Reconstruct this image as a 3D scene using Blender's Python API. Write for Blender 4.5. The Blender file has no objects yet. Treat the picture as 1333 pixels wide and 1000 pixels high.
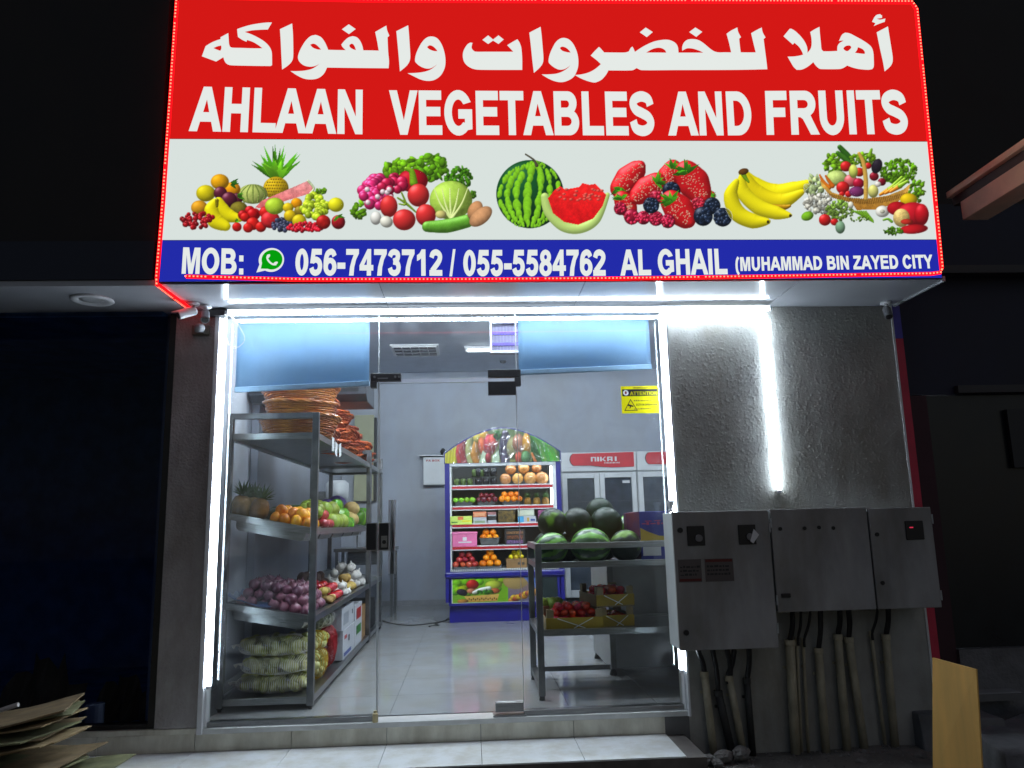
import bpy, bmesh, math, random
import numpy as np
from mathutils import Vector, Matrix, Euler
from mathutils.geometry import tessellate_polygon

sc = bpy.context.scene
R = math.radians
random.seed(7)

# ---------------------------------------------------------------- camera
YAW, TILT, ROLL = 0.0566768, 0.1776782, 0.0236680
cam_data = bpy.data.cameras.new("camera")
cam_data.sensor_width = 36.0
cam_data.lens = 36.0 * 1004.07 / 1333.0
cam_data.clip_start, cam_data.clip_end = 0.05, 300.0
cam = bpy.data.objects.new("camera", cam_data)
sc.collection.objects.link(cam)
fw = Vector((math.sin(YAW) * math.cos(TILT), math.cos(YAW) * math.cos(TILT), math.sin(TILT)))
rt = Vector((math.cos(YAW), -math.sin(YAW), 0.0))
up = rt.cross(fw)
rt2 = math.cos(ROLL) * rt - math.sin(ROLL) * up
up2 = math.sin(ROLL) * rt + math.cos(ROLL) * up
mw = Matrix((rt2, up2, -fw)).transposed().to_4x4()
mw.translation = (0.0, -5.2, 1.241)
cam.matrix_world = mw
sc.camera = cam

# ---------------------------------------------------------------- night sky, faint moon, exposure
SUN_EL, SUN_ROT = 42.0, 160.0
world = bpy.data.worlds.new("World")
sc.world = world
world.use_nodes = True
wn = world.node_tree.nodes
wn.clear()
w_out = wn.new("ShaderNodeOutputWorld")
w_bg = wn.new("ShaderNodeBackground")
w_sky = wn.new("ShaderNodeTexSky")
w_sky.sky_type = "NISHITA"
w_sky.sun_disc = False
w_sky.sun_elevation = R(SUN_EL)
w_sky.sun_rotation = R(SUN_ROT)
w_bg.inputs[1].default_value = 0.018
world.node_tree.links.new(w_sky.outputs[0], w_bg.inputs[0])
world.node_tree.links.new(w_bg.outputs[0], w_out.inputs[0])
sun_data = bpy.data.lights.new("sun", "SUN")
sun_data.energy = 0.012
sun_data.angle = R(0.5)
sun_data.color = (1.0, 0.93, 0.82)
sun = bpy.data.objects.new("sun", sun_data)
sc.collection.objects.link(sun)
az = R(SUN_ROT)
sun.rotation_euler = Vector((-math.sin(az) * math.cos(R(SUN_EL)), -math.cos(az) * math.cos(R(SUN_EL)), -math.sin(R(SUN_EL)))).to_track_quat("-Z", "Y").to_euler()

sc.view_settings.view_transform = "Standard"
sc.view_settings.look = "None"
sc.view_settings.exposure = 0.0
sc.view_settings.gamma = 1.0
sc.view_settings.use_curve_mapping = False
sc.render.engine = "CYCLES"
cy = sc.cycles
cy.use_denoising = True
cy.max_bounces = 8
cy.diffuse_bounces = 4
cy.glossy_bounces = 4
cy.transmission_bounces = 6
cy.transparent_max_bounces = 12
cy.sample_clamp_indirect = 4.0
cy.caustics_reflective = False
cy.caustics_refractive = False

# ---------------------------------------------------------------- light levels (lamp emission; TUBE drives the added unseen tubes)
LED_WHITE = 62.0
LED_RED = 4.0
SIGN = 0.66
TUBE = 300.0

# ---------------------------------------------------------------- material helpers
MATS = {}
def lin(c):
    return tuple((x / 12.92 if x <= 0.04045 else ((x + 0.055) / 1.055) ** 2.4) for x in c)

def mat(name, col=(.5, .5, .5), rough=.5, metal=0.0, var=.12, scale=6.0, bump=0.0, bscale=60.0, col2=None, spec=.5, emis=None, es=0.0, coat=0.0, stretch=(1, 1, 1), detail=4.0, stain=0.0, sscale=1.3):
    """principled material whose colour is broken up by noise; colours are linear"""
    if name in MATS:
        return MATS[name]
    m = bpy.data.materials.new(name)
    m.use_nodes = True
    nt = m.node_tree
    b = nt.nodes["Principled BSDF"]
    b.inputs["Roughness"].default_value = rough
    b.inputs["Metallic"].default_value = metal
    b.inputs["Specular IOR Level"].default_value = spec
    if coat:
        b.inputs["Coat Weight"].default_value = coat
        b.inputs["Coat Roughness"].default_value = .08
    tc = nt.nodes.new("ShaderNodeTexCoord")
    mp = nt.nodes.new("ShaderNodeMapping")
    mp.inputs["Scale"].default_value = stretch
    nt.links.new(tc.outputs["Object"], mp.inputs[0])
    nz = nt.nodes.new("ShaderNodeTexNoise")
    nz.inputs["Scale"].default_value = scale
    nz.inputs["Detail"].default_value = detail
    nt.links.new(mp.outputs[0], nz.inputs["Vector"])
    rp = nt.nodes.new("ShaderNodeValToRGB")
    c2 = col2 if col2 else tuple(min(1, x * (1 + var)) for x in col)
    c1 = col if col2 else tuple(x * (1 - var) for x in col)
    rp.color_ramp.elements[0].position = .32
    rp.color_ramp.elements[1].position = .68
    rp.color_ramp.elements[0].color = (*c1, 1)
    rp.color_ramp.elements[1].color = (*c2, 1)
    nt.links.new(nz.outputs["Fac"], rp.inputs[0])
    if stain:
        # blotches, drips and grime with a shape of their own
        ms = nt.nodes.new("ShaderNodeMapping")
        ms.inputs["Scale"].default_value = (1.6, 1.6, .55)
        nt.links.new(tc.outputs["Object"], ms.inputs[0])
        ns = nt.nodes.new("ShaderNodeTexNoise")
        ns.inputs["Scale"].default_value = sscale
        ns.inputs["Detail"].default_value = 9.0
        ns.inputs["Roughness"].default_value = .65
        nt.links.new(ms.outputs[0], ns.inputs["Vector"])
        rs_ = nt.nodes.new("ShaderNodeValToRGB")
        rs_.color_ramp.elements[0].position = .36
        rs_.color_ramp.elements[1].position = .60
        k_ = 1 - stain
        rs_.color_ramp.elements[0].color = (k_, k_ * .96, k_ * .88, 1)
        rs_.color_ramp.elements[1].color = (1, 1, 1, 1)
        nt.links.new(ns.outputs["Fac"], rs_.inputs[0])
        mm = nt.nodes.new("ShaderNodeMix")
        mm.data_type = "RGBA"
        mm.blend_type = "MULTIPLY"
        mm.inputs[0].default_value = 1.0
        nt.links.new(rp.outputs[0], mm.inputs[6])
        nt.links.new(rs_.outputs[0], mm.inputs[7])
        nt.links.new(mm.outputs[2], b.inputs["Base Color"])
    else:
        nt.links.new(rp.outputs[0], b.inputs["Base Color"])
    if rough > .05 and not emis:
        mr = nt.nodes.new("ShaderNodeMapRange")
        mr.inputs[3].default_value = max(.02, rough * .8)
        mr.inputs[4].default_value = min(1, rough * 1.2)
        nt.links.new(nz.outputs["Fac"], mr.inputs[0])
        nt.links.new(mr.outputs[0], b.inputs["Roughness"])
    if bump:
        n2 = nt.nodes.new("ShaderNodeTexNoise")
        n2.inputs["Scale"].default_value = bscale
        n2.inputs["Detail"].default_value = 5.0
        nt.links.new(mp.outputs[0], n2.inputs["Vector"])
        bp = nt.nodes.new("ShaderNodeBump")
        bp.inputs["Strength"].default_value = bump
        bp.inputs["Distance"].default_value = .02
        nt.links.new(n2.outputs["Fac"], bp.inputs["Height"])
        nt.links.new(bp.outputs[0], b.inputs["Normal"])
    if emis:
        b.inputs["Emission Color"].default_value = (*emis, 1)
        b.inputs["Emission Strength"].default_value = es
    MATS[name] = m
    return m

def vary(m, amt):
    """each copy of a thing gets its own slightly lighter or darker, warmer or cooler tone"""
    nt = m.node_tree
    b = nt.nodes["Principled BSDF"]
    src = b.inputs["Base Color"].links[0].from_socket
    oi = nt.nodes.new("ShaderNodeObjectInfo")
    hs = nt.nodes.new("ShaderNodeHueSaturation")
    for k_, (lo, hi) in (("Value", (1 - amt, 1 + amt)), ("Hue", (.5 - amt * .06, .5 + amt * .06))):
        mr = nt.nodes.new("ShaderNodeMapRange")
        mr.inputs[3].default_value = lo
        mr.inputs[4].default_value = hi
        nt.links.new(oi.outputs["Random"], mr.inputs[0])
        nt.links.new(mr.outputs[0], hs.inputs[k_])
    nt.links.new(src, hs.inputs["Color"])
    nt.links.new(hs.outputs[0], b.inputs["Base Color"])

def lamp_mat(name, col, s):
    if name in MATS:
        return MATS[name]
    m = bpy.data.materials.new(name)
    m.use_nodes = True
    nt = m.node_tree
    nt.nodes.clear()
    o = nt.nodes.new("ShaderNodeOutputMaterial")
    e = nt.nodes.new("ShaderNodeEmission")
    e.inputs[0].default_value = (*col, 1)
    e.inputs[1].default_value = s
    nt.links.new(e.outputs[0], o.inputs[0])
    MATS[name] = m
    return m

def print_mat(name, lit):
    """flat print carried by the mesh's colour attribute; lit > 0 for a backlit film"""
    m = bpy.data.materials.new(name)
    m.use_nodes = True
    nt = m.node_tree
    b = nt.nodes["Principled BSDF"]
    a = nt.nodes.new("ShaderNodeAttribute")
    a.attribute_name = "ink"
    b.inputs["Roughness"].default_value = .35
    if lit:
        b.inputs["Base Color"].default_value = (.02, .02, .02, 1)
        b.inputs["Roughness"].default_value = .6
        nt.links.new(a.outputs["Color"], b.inputs["Emission Color"])
        b.inputs["Emission Strength"].default_value = lit
    else:
        nt.links.new(a.outputs["Color"], b.inputs["Base Color"])
    MATS[name] = m
    return m

def glass_mat(name, tint=(1, 1, 1), refl=1.0, rough=0.0, dust=0.0):
    m = bpy.data.materials.new(name)
    m.use_nodes = True
    nt = m.node_tree
    nt.nodes.clear()
    o = nt.nodes.new("ShaderNodeOutputMaterial")
    t = nt.nodes.new("ShaderNodeBsdfTransparent")
    t.inputs[0].default_value = (*tint, 1)
    g = nt.nodes.new("ShaderNodeBsdfGlossy")
    g.inputs["Roughness"].default_value = rough
    f = nt.nodes.new("ShaderNodeFresnel")
    ge = nt.nodes.new("ShaderNodeNewGeometry")       # same index on both faces of the sheet
    ir = nt.nodes.new("ShaderNodeMapRange")
    ir.inputs[3].default_value = 1.45
    ir.inputs[4].default_value = 1 / 1.45
    nt.links.new(ge.outputs["Backfacing"], ir.inputs[0])
    nt.links.new(ir.outputs[0], f.inputs[0])
    mu = nt.nodes.new("ShaderNodeMath")
    mu.operation = "MULTIPLY"
    mu.inputs[1].default_value = refl
    nt.links.new(f.outputs[0], mu.inputs[0])
    mx = nt.nodes.new("ShaderNodeMixShader")
    nt.links.new(mu.outputs[0], mx.inputs[0])
    nt.links.new(t.outputs[0], mx.inputs[1])
    nt.links.new(g.outputs[0], mx.inputs[2])
    if dust:
        # smears and dust on the sheet
        tc = nt.nodes.new("ShaderNodeTexCoord")
        nz = nt.nodes.new("ShaderNodeTexNoise")
        nz.inputs["Scale"].default_value = 3.5
        nz.inputs["Detail"].default_value = 10.0
        nz.inputs["Distortion"].default_value = 1.2
        nt.links.new(tc.outputs["Object"], nz.inputs["Vector"])
        mr = nt.nodes.new("ShaderNodeMapRange")
        mr.inputs[1].default_value = .42
        mr.inputs[2].default_value = .80
        mr.inputs[4].default_value = dust
        nt.links.new(nz.outputs["Fac"], mr.inputs[0])
        df = nt.nodes.new("ShaderNodeBsdfDiffuse")
        df.inputs[0].default_value = (.7, .72, .74, 1)
        m2 = nt.nodes.new("ShaderNodeMixShader")
        nt.links.new(mr.outputs[0], m2.inputs[0])
        nt.links.new(mx.outputs[0], m2.inputs[1])
        nt.links.new(df.outputs[0], m2.inputs[2])
        mx = m2
    nt.links.new(mx.outputs[0], o.inputs[0])
    MATS[name] = m
    return m

# ---------------------------------------------------------------- mesh helpers
OFF = {}      # world offset of each thing's origin, so that parts can be written in world metres
COL = sc.collection

class MB:
    def __init__(s):
        s.v, s.f = [], []
    def box(s, a, b, rz=0.0):
        x0, y0, z0 = (min(a[i], b[i]) for i in range(3)) if not rz else a
        x1, y1, z1 = (max(a[i], b[i]) for i in range(3)) if not rz else b
        n = len(s.v)
        p = [(x0, y0, z0), (x1, y0, z0), (x1, y1, z0), (x0, y1, z0), (x0, y0, z1), (x1, y0, z1), (x1, y1, z1), (x0, y1, z1)]
        if rz:
            cx, cy_ = (x0 + x1) / 2, (y0 + y1) / 2
            c, q = math.cos(rz), math.sin(rz)
            p = [(cx + (x - cx) * c - (y - cy_) * q, cy_ + (x - cx) * q + (y - cy_) * c, z) for x, y, z in p]
        s.v += p
        s.f += [tuple(n + i for i in f) for f in ((0, 3, 2, 1), (4, 5, 6, 7), (0, 1, 5, 4), (1, 2, 6, 5), (2, 3, 7, 6), (3, 0, 4, 7))]
        return s
    def hexa(s, p):
        """8 corners: bottom ring then top ring"""
        n = len(s.v)
        s.v += [tuple(q) for q in p]
        s.f += [tuple(n + i for i in f) for f in ((0, 3, 2, 1), (4, 5, 6, 7), (0, 1, 5, 4), (1, 2, 6, 5), (2, 3, 7, 6), (3, 0, 4, 7))]
        return s
    def tube(s, path, r, n=8, caps=True, closed=False):
        path = [Vector(p) for p in path]
        m = len(path)
        rs = r if isinstance(r, (list, tuple)) else [r] * m
        base = len(s.v)
        ref = Vector((0, 0, 1))
        for i, p in enumerate(path):
            if closed:
                t = path[(i + 1) % m] - path[i - 1]
            else:
                t = path[min(i + 1, m - 1)] - path[max(i - 1, 0)]
            if t.length < 1e-9:
                t = Vector((0, 0, 1))
            t.normalize()
            a = ref if abs(t.dot(ref)) < .95 else Vector((1, 0, 0))
            u = t.cross(a).normalized()
            w = t.cross(u)
            for k in range(n):
                an = 2 * math.pi * k / n
                s.v.append(tuple(p + (u * math.cos(an) + w * math.sin(an)) * rs[i]))
        for i in range(m if closed else m - 1):
            j = (i + 1) % m
            for k in range(n):
                k2 = (k + 1) % n
                s.f.append((base + i * n + k, base + i * n + k2, base + j * n + k2, base + j * n + k))
        if caps and not closed:
            s.f.append(tuple(base + k for k in range(n - 1, -1, -1)))
            s.f.append(tuple(base + (m - 1) * n + k for k in range(n)))
        return s
    def lathe(s, prof, n=16, c=(0, 0, 0), sx=1.0, sy=1.0, wob=None):
        base = len(s.v)
        m = len(prof)
        for r, z in prof:
            for k in range(n):
                a = 2 * math.pi * k / n
                q = 1.0 if wob is None else wob(a, z)
                s.v.append((c[0] + r * q * math.cos(a) * sx, c[1] + r * q * math.sin(a) * sy, c[2] + z))
        for i in range(m - 1):
            for k in range(n):
                k2 = (k + 1) % n
                s.f.append((base + i * n + k, base + i * n + k2, base + (i + 1) * n + k2, base + (i + 1) * n + k))
        if prof[0][0] > 1e-5:
            s.f.append(tuple(base + k for k in range(n - 1, -1, -1)))
        if prof[-1][0] > 1e-5:
            s.f.append(tuple(base + (m - 1) * n + k for k in range(n)))
        return s
    def prism(s, pts, lo, hi, axis="y"):
        """polygon in the plane across the axis, extruded from lo to hi"""
        n = len(s.v)
        m = len(pts)
        def P(a, b, t):
            return (a, t, b) if axis == "y" else ((a, b, t) if axis == "z" else (t, a, b))
        s.v += [P(a, b, lo) for a, b in pts] + [P(a, b, hi) for a, b in pts]
        s.f += [tuple(n + i for i in range(m)), tuple(n + m + i for i in range(m - 1, -1, -1))]
        for i in range(m):
            j = (i + 1) % m
            s.f.append((n + i, n + m + i, n + m + j, n + j))
        return s
    def quad(s, a, b, c, d):
        n = len(s.v)
        s.v += [tuple(a), tuple(b), tuple(c), tuple(d)]
        s.f.append((n, n + 1, n + 2, n + 3))
        return s
    def mesh(s, name, off=(0, 0, 0), smooth=False, flip_fix=True):
        me = bpy.data.meshes.new(name)
        me.from_pydata([(x - off[0], y - off[1], z - off[2]) for x, y, z in s.v], [], s.f)
        if flip_fix:
            bm = bmesh.new()
            bm.from_mesh(me)
            bmesh.ops.recalc_face_normals(bm, faces=bm.faces)
            bm.to_mesh(me)
            bm.free()
        if smooth:
            me.shade_smooth()
        return me
    def build(s, name, m, parent=None, smooth=False, bevel=0.0, fix=True, label=None):
        off = OFF.get(parent.name, (0, 0, 0)) if parent else (0, 0, 0)
        me = s.mesh(name, off, smooth, fix)
        me.materials.append(m)
        o = bpy.data.objects.new(name, me)
        COL.objects.link(o)
        if parent:
            o.parent = parent
            OFF[o.name] = off
        if label:
            o["label"] = label
        if bevel:
            b = o.modifiers.new("bevel", "BEVEL")
            b.width = bevel
            b.segments = 2
            b.limit_method = "ANGLE"
        return o

def tag(o, label, cat, group=None):
    o["label"] = label
    o["category"] = cat
    if group:
        o["group"] = group
    return o

def thing(name, label, cat, loc=(0, 0, 0), group=None):
    o = bpy.data.objects.new(name, None)
    o.empty_display_size = .05
    COL.objects.link(o)
    o.location = loc
    OFF[o.name] = tuple(loc)
    return tag(o, label, cat, group)

def struct(o, kind="structure"):
    o["kind"] = kind
    return o

def obj_from(me, name, loc, rot=(0, 0, 0), scale=(1, 1, 1), parent=None):
    o = bpy.data.objects.new(name, me)
    COL.objects.link(o)
    o.location = loc
    o.rotation_euler = rot
    o.scale = scale if not isinstance(scale, (int, float)) else (scale,) * 3
    if parent:
        o.parent = parent
    return o

def copy_tree(o, parent=None):
    c = o.copy()
    COL.objects.link(c)
    c.parent = parent
    for ch in [x for x in o.children]:
        copy_tree(ch, c)
    return c

def arc(cx, cy_, rx, ry, a0, a1, n=14):
    return [(cx + rx * math.cos(R(a0 + (a1 - a0) * i / n)), cy_ + ry * math.sin(R(a0 + (a1 - a0) * i / n))) for i in range(n + 1)]

def crom(pts, n=4, closed=False, sharp=None):
    """Catmull-Rom through 2-D or 3-D points; a point that turns by more than `sharp` degrees stays a corner"""
    P = [Vector(p) for p in pts]
    m = len(P)
    out = []
    corner = [False] * m
    if sharp:
        for i in range(m):
            if not closed and i in (0, m - 1):
                continue
            a, b = P[i] - P[i - 1], P[(i + 1) % m] - P[i]
            if a.length > 1e-9 and b.length > 1e-9 and a.angle(b) > R(sharp):
                corner[i] = True
    for i in range(m if closed else m - 1):
        p1, p2 = P[i], P[(i + 1) % m]
        p0 = P[i - 1] if (closed or i > 0) else p1
        p3 = P[(i + 2) % m] if (closed or i + 2 < m) else p2
        t1 = (p2 - p0) * .5 if not corner[i] else (p2 - p1)
        t2 = (p3 - p1) * .5 if not corner[(i + 1) % m] else (p2 - p1)
        # keep tangents no longer than the chord allows
        L = (p2 - p1).length
        for t in (t1, t2):
            if t.length > L * 1.2:
                t *= L * 1.2 / t.length
        for k in range(n):
            u = k / n
            out.append((2 * u**3 - 3 * u**2 + 1) * p1 + (u**3 - 2 * u**2 + u) * t1 + (-2 * u**3 + 3 * u**2) * p2 + (u**3 - u**2) * t2)
    if not closed:
        out.append(P[-1])
    return [tuple(p) for p in out]

def stroke(pts, w, n=5):
    """outline of a bent stroke of width w along points"""
    c = [Vector(p) for p in crom(pts, n)]
    L, Rr = [], []
    for i, p in enumerate(c):
        t = (c[min(i + 1, len(c) - 1)] - c[max(i - 1, 0)]).normalized()
        nn = Vector((-t.y, t.x)) * w / 2
        L.append(tuple(p + nn))
        Rr.append(tuple(p - nn))
    return L + Rr[::-1]
# ---------------------------------------------------------------- lettering: bold condensed capitals, drawn as outlines
def ring(cx, cy_, rx, ry, ix, iy, n=24):
    return (arc(cx, cy_, rx, ry, 0, 360, n)[:-1], [arc(cx, cy_, ix, iy, 0, 360, n)[:-1]])
def rect(a, b, c, d):
    return ([(a, b), (c, b), (c, d), (a, d)], [])
def P_(*p):
    return (list(p), [])
GL = {
 "A": (722, [([(0, 0), (274, 716), (442, 716), (722, 0), (566, 0), (507, 163), (213, 163), (156, 0)], [[(258, 284), (360, 560), (462, 284)]])]),
 "H": (722, [P_((73, 0), (73, 716), (218, 716), (218, 434), (502, 434), (502, 716), (648, 716), (648, 0), (502, 0), (502, 313), (218, 313), (218, 0))]),
 "L": (611, [P_((76, 0), (76, 716), (221, 716), (221, 121), (588, 121), (588, 0))]),
 "N": (722, [P_((72, 0), (72, 716), (213, 716), (511, 238), (511, 716), (646, 716), (646, 0), (502, 0), (209, 470), (209, 0))]),
 "V": (667, [P_((255, 0), (0, 716), (157, 716), (338, 186), (512, 716), (667, 716), (411, 0))]),
 "E": (667, [P_((73, 0), (73, 716), (604, 716), (604, 595), (218, 595), (218, 436), (577, 436), (577, 315), (218, 315), (218, 121), (618, 121), (618, 0))]),
 "F": (611, [P_((73, 0), (73, 716), (566, 716), (566, 595), (218, 595), (218, 425), (518, 425), (518, 304), (218, 304), (218, 0))]),
 "T": (611, [P_((233, 0), (233, 595), (21, 595), (21, 716), (590, 716), (590, 595), (378, 595), (378, 0))]),
 "I": (278, [rect(68, 0, 212, 716)]),
 "M": (833, [P_((70, 0), (70, 716), (287, 716), (417, 228), (546, 716), (763, 716), (763, 0), (628, 0), (628, 563), (486, 0), (347, 0), (205, 563), (205, 0))]),
 "Y": (667, [P_((261, 0), (261, 301), (0, 716), (168, 716), (335, 433), (499, 716), (664, 716), (401, 300), (401, 0))]),
 "Z": (611, [P_((10, 0), (10, 130), (386, 595), (52, 595), (52, 716), (571, 716), (571, 604), (178, 121), (586, 121), (586, 0))]),
 "K": (722, [P_((75, 0), (75, 716), (219, 716), (219, 398), (511, 716), (705, 716), (436, 437), (720, 0), (533, 0), (335, 335), (219, 216), (219, 0))]),
 "X": (667, [P_((0, 0), (245, 370), (23, 716), (192, 716), (336, 483), (477, 716), (645, 716), (423, 365), (667, 0), (492, 0), (334, 247), (175, 0))]),
 "O": (778, [ring(388, 358, 345, 370, 190, 246)]),
 "C": (722, [(arc(370, 358, 323, 370, 30, 330, 22) + arc(370, 358, 172, 247, 325, 35, 18), [])]),
 "G": (778, [(arc(385, 358, 338, 370, 32, 312, 22) + [(716, 95), (716, 397), (402, 397), (402, 276), (568, 276), (568, 165)] + arc(385, 358, 185, 247, 312, 42, 18), [])]),
 "D": (722, [([(72, 0), (72, 716)] + arc(337, 358, 335, 358, 90, -90, 16), [[(217, 595)] + arc(305, 358, 217, 237, 90, -90, 14) + [(217, 121)]])]),
 "B": (722, [([(73, 0), (73, 716)] + arc(420, 535, 205, 181, 90, -55, 10) + arc(440, 200, 236, 200, 55, -90, 12), [[(218, 597)] + arc(380, 515, 90, 82, 90, -90, 8) + [(218, 433)], [(218, 315)] + arc(400, 218, 122, 97, 90, -90, 8) + [(218, 121)]])]),
 "R": (722, [([(73, 0), (73, 716)] + arc(430, 512, 240, 204, 90, -68, 12) + [(575, 230), (722, 0), (548, 0), (420, 190), (370, 262), (300, 299), (218, 299), (218, 0)], [[(218, 595)] + arc(400, 504, 118, 91, 90, -90, 8) + [(218, 413)]])]),
 "P": (667, [([(73, 0), (73, 716)] + arc(410, 495, 215, 221, 90, -90, 12) + [(218, 274), (218, 0)], [[(218, 595)] + arc(380, 495, 100, 100, 90, -90, 8) + [(218, 395)]])]),
 "U": (722, [([(72, 716), (217, 716)] + arc(359, 270, 142, 158, 180, 360, 12) + [(501, 716), (646, 716)] + arc(359, 290, 287, 302, 0, -180, 16), [])]),
 "S": (667, [(("stroke", [(556, 500), (505, 608), (335, 655), (165, 610), (110, 520), (185, 420), (335, 365), (490, 300), (556, 200), (490, 100), (335, 60), (160, 105), (100, 232)], 142), [])]),
 "0": (556, [ring(277, 358, 236, 364, 95, 250)]),
 "1": (556, [P_((393, 0), (255, 0), (255, 520), (180, 465), (90, 430), (90, 555), (190, 610), (270, 719), (393, 719))]),
 "2": (556, [(("stroke", [(100, 500), (150, 615), (285, 655), (410, 600), (440, 505), (385, 390), (250, 250), (105, 110)], 136), []), rect(28, 0, 505, 128)]),
 "3": (556, [(("stroke", [(100, 525), (160, 625), (280, 658), (400, 615), (420, 530), (370, 430), (235, 385)], 132), []), (("stroke", [(235, 385), (390, 345), (446, 210), (390, 95), (275, 56), (150, 95), (100, 205)], 132), [])]),
 "4": (556, [([(311, 0), (311, 144), (22, 144), (22, 264), (328, 719), (442, 719), (442, 265), (531, 265), (531, 144), (442, 144), (442, 0)], [[(311, 265), (311, 510), (148, 265)]])]),
 "5": (556, [P_((125, 716), (480, 716), (480, 588), (230, 588), (195, 340), (70, 345)), (("stroke", [(140, 385), (270, 430), (400, 370), (443, 240), (390, 105), (265, 56), (150, 95), (100, 200)], 132), [])]),
 "6": (556, [ring(280, 228, 240, 238, 105, 125), (("stroke", [(452, 530), (395, 630), (290, 656), (170, 590), (115, 430), (108, 240)], 132), [])]),
 "7": (556, [P_((42, 589), (42, 716), (511, 716), (511, 612), (400, 440), (330, 220), (308, 0), (170, 0), (200, 220), (270, 420), (355, 589))]),
 "8": (556, [ring(277, 525, 205, 194, 80, 85), ring(277, 205, 240, 217, 105, 108)]),
 "-": (333, [rect(35, 190, 310, 327)]),
 "/": (278, [P_((0, -12), (180, 728), (277, 728), (98, -12))]),
 "(": (333, [(("stroke", [(265, 730), (150, 560), (110, 265), (150, -20), (265, -205)], 120), [])]),
 ":": (333, [rect(98, 0, 235, 137), rect(98, 382, 235, 519)]),
}

def fill_poly(mb, outer, holes, T, n0=0):
    """tessellate an outline with holes and append it; T maps 2-D to world"""
    loops = [[Vector((x, y, 0)) for x, y in outer]] + [[Vector((x, y, 0)) for x, y in h] for h in holes]
    flat = [p for l in loops for p in l]
    tris = tessellate_polygon(loops)
    n = len(mb.v)
    mb.v += [tuple(T(p.x, p.y)) for p in flat]
    mb.f += [(n + a, n + b, n + c) for a, b, c in tris]

def embolden(l, d):
    """push an outline outwards by d (inwards for negative d)"""
    n = len(l)
    ar = sum(l[i][0] * l[(i + 1) % n][1] - l[(i + 1) % n][0] * l[i][1] for i in range(n))
    sg_ = 1 if ar > 0 else -1
    out = []
    for i in range(n):
        p0, p1, p2 = Vector(l[i - 1]), Vector(l[i]), Vector(l[(i + 1) % n])
        a, b = (p1 - p0), (p2 - p1)
        if a.length < 1e-6 or b.length < 1e-6:
            out.append(tuple(p1))
            continue
        a.normalize()
        b.normalize()
        na, nb = Vector((a.y, -a.x)) * sg_, Vector((b.y, -b.x)) * sg_
        m_ = na + nb
        if m_.length < .2:
            m_ = na
        m_.normalize()
        out.append(tuple(p1 + m_ * d / max(.5, m_.dot(na))))
    return out

def set_word(mb, word, BL, BR, TL, TR, T):
    """a word fitted to the four corners of its box"""
    x = 0
    runs = []
    for ch in word:
        if ch == " ":
            x += 278
            continue
        adv, shapes = GL[ch]
        runs.append((x, shapes))
        x += adv
    B_ = 20.0
    def fat(o):
        if o[0] != "stroke":
            return embolden(o, B_)
        return stroke(o[1], o[2] + 2 * B_)
    runs = [(x0, [(fat(o), [embolden(h, -B_) for h in hs]) for o, hs in sh]) for x0, sh in runs]
    lo = min(px + x0 for x0, sh in runs for o, h in sh for px, py in o)
    hi = max(px + x0 for x0, sh in runs for o, h in sh for px, py in o)
    def U(px, py):
        u, v = (px - lo) / (hi - lo), (py + B_) / (716.0 + 2 * B_)
        return T((1 - v) * ((1 - u) * BL[0] + u * BR[0]) + v * ((1 - u) * TL[0] + u * TR[0]), (1 - v) * ((1 - u) * BL[1] + u * BR[1]) + v * ((1 - u) * TL[1] + u * TR[1]))
    for x0, shapes in runs:
        for o, h in shapes:
            fill_poly(mb, [(px + x0, py) for px, py in o], [[(px + x0, py) for px, py in q] for q in h], U)

def label_text(parent, name, word, x0, x1, z0, z1, y, m):
    mb = MB()
    set_word(mb, word, (x0, z0), (x1, z0), (x0, z1), (x1, z1), lambda a, b: (a, y, b))
    return mb.build(name, m, parent, fix=False)

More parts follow.
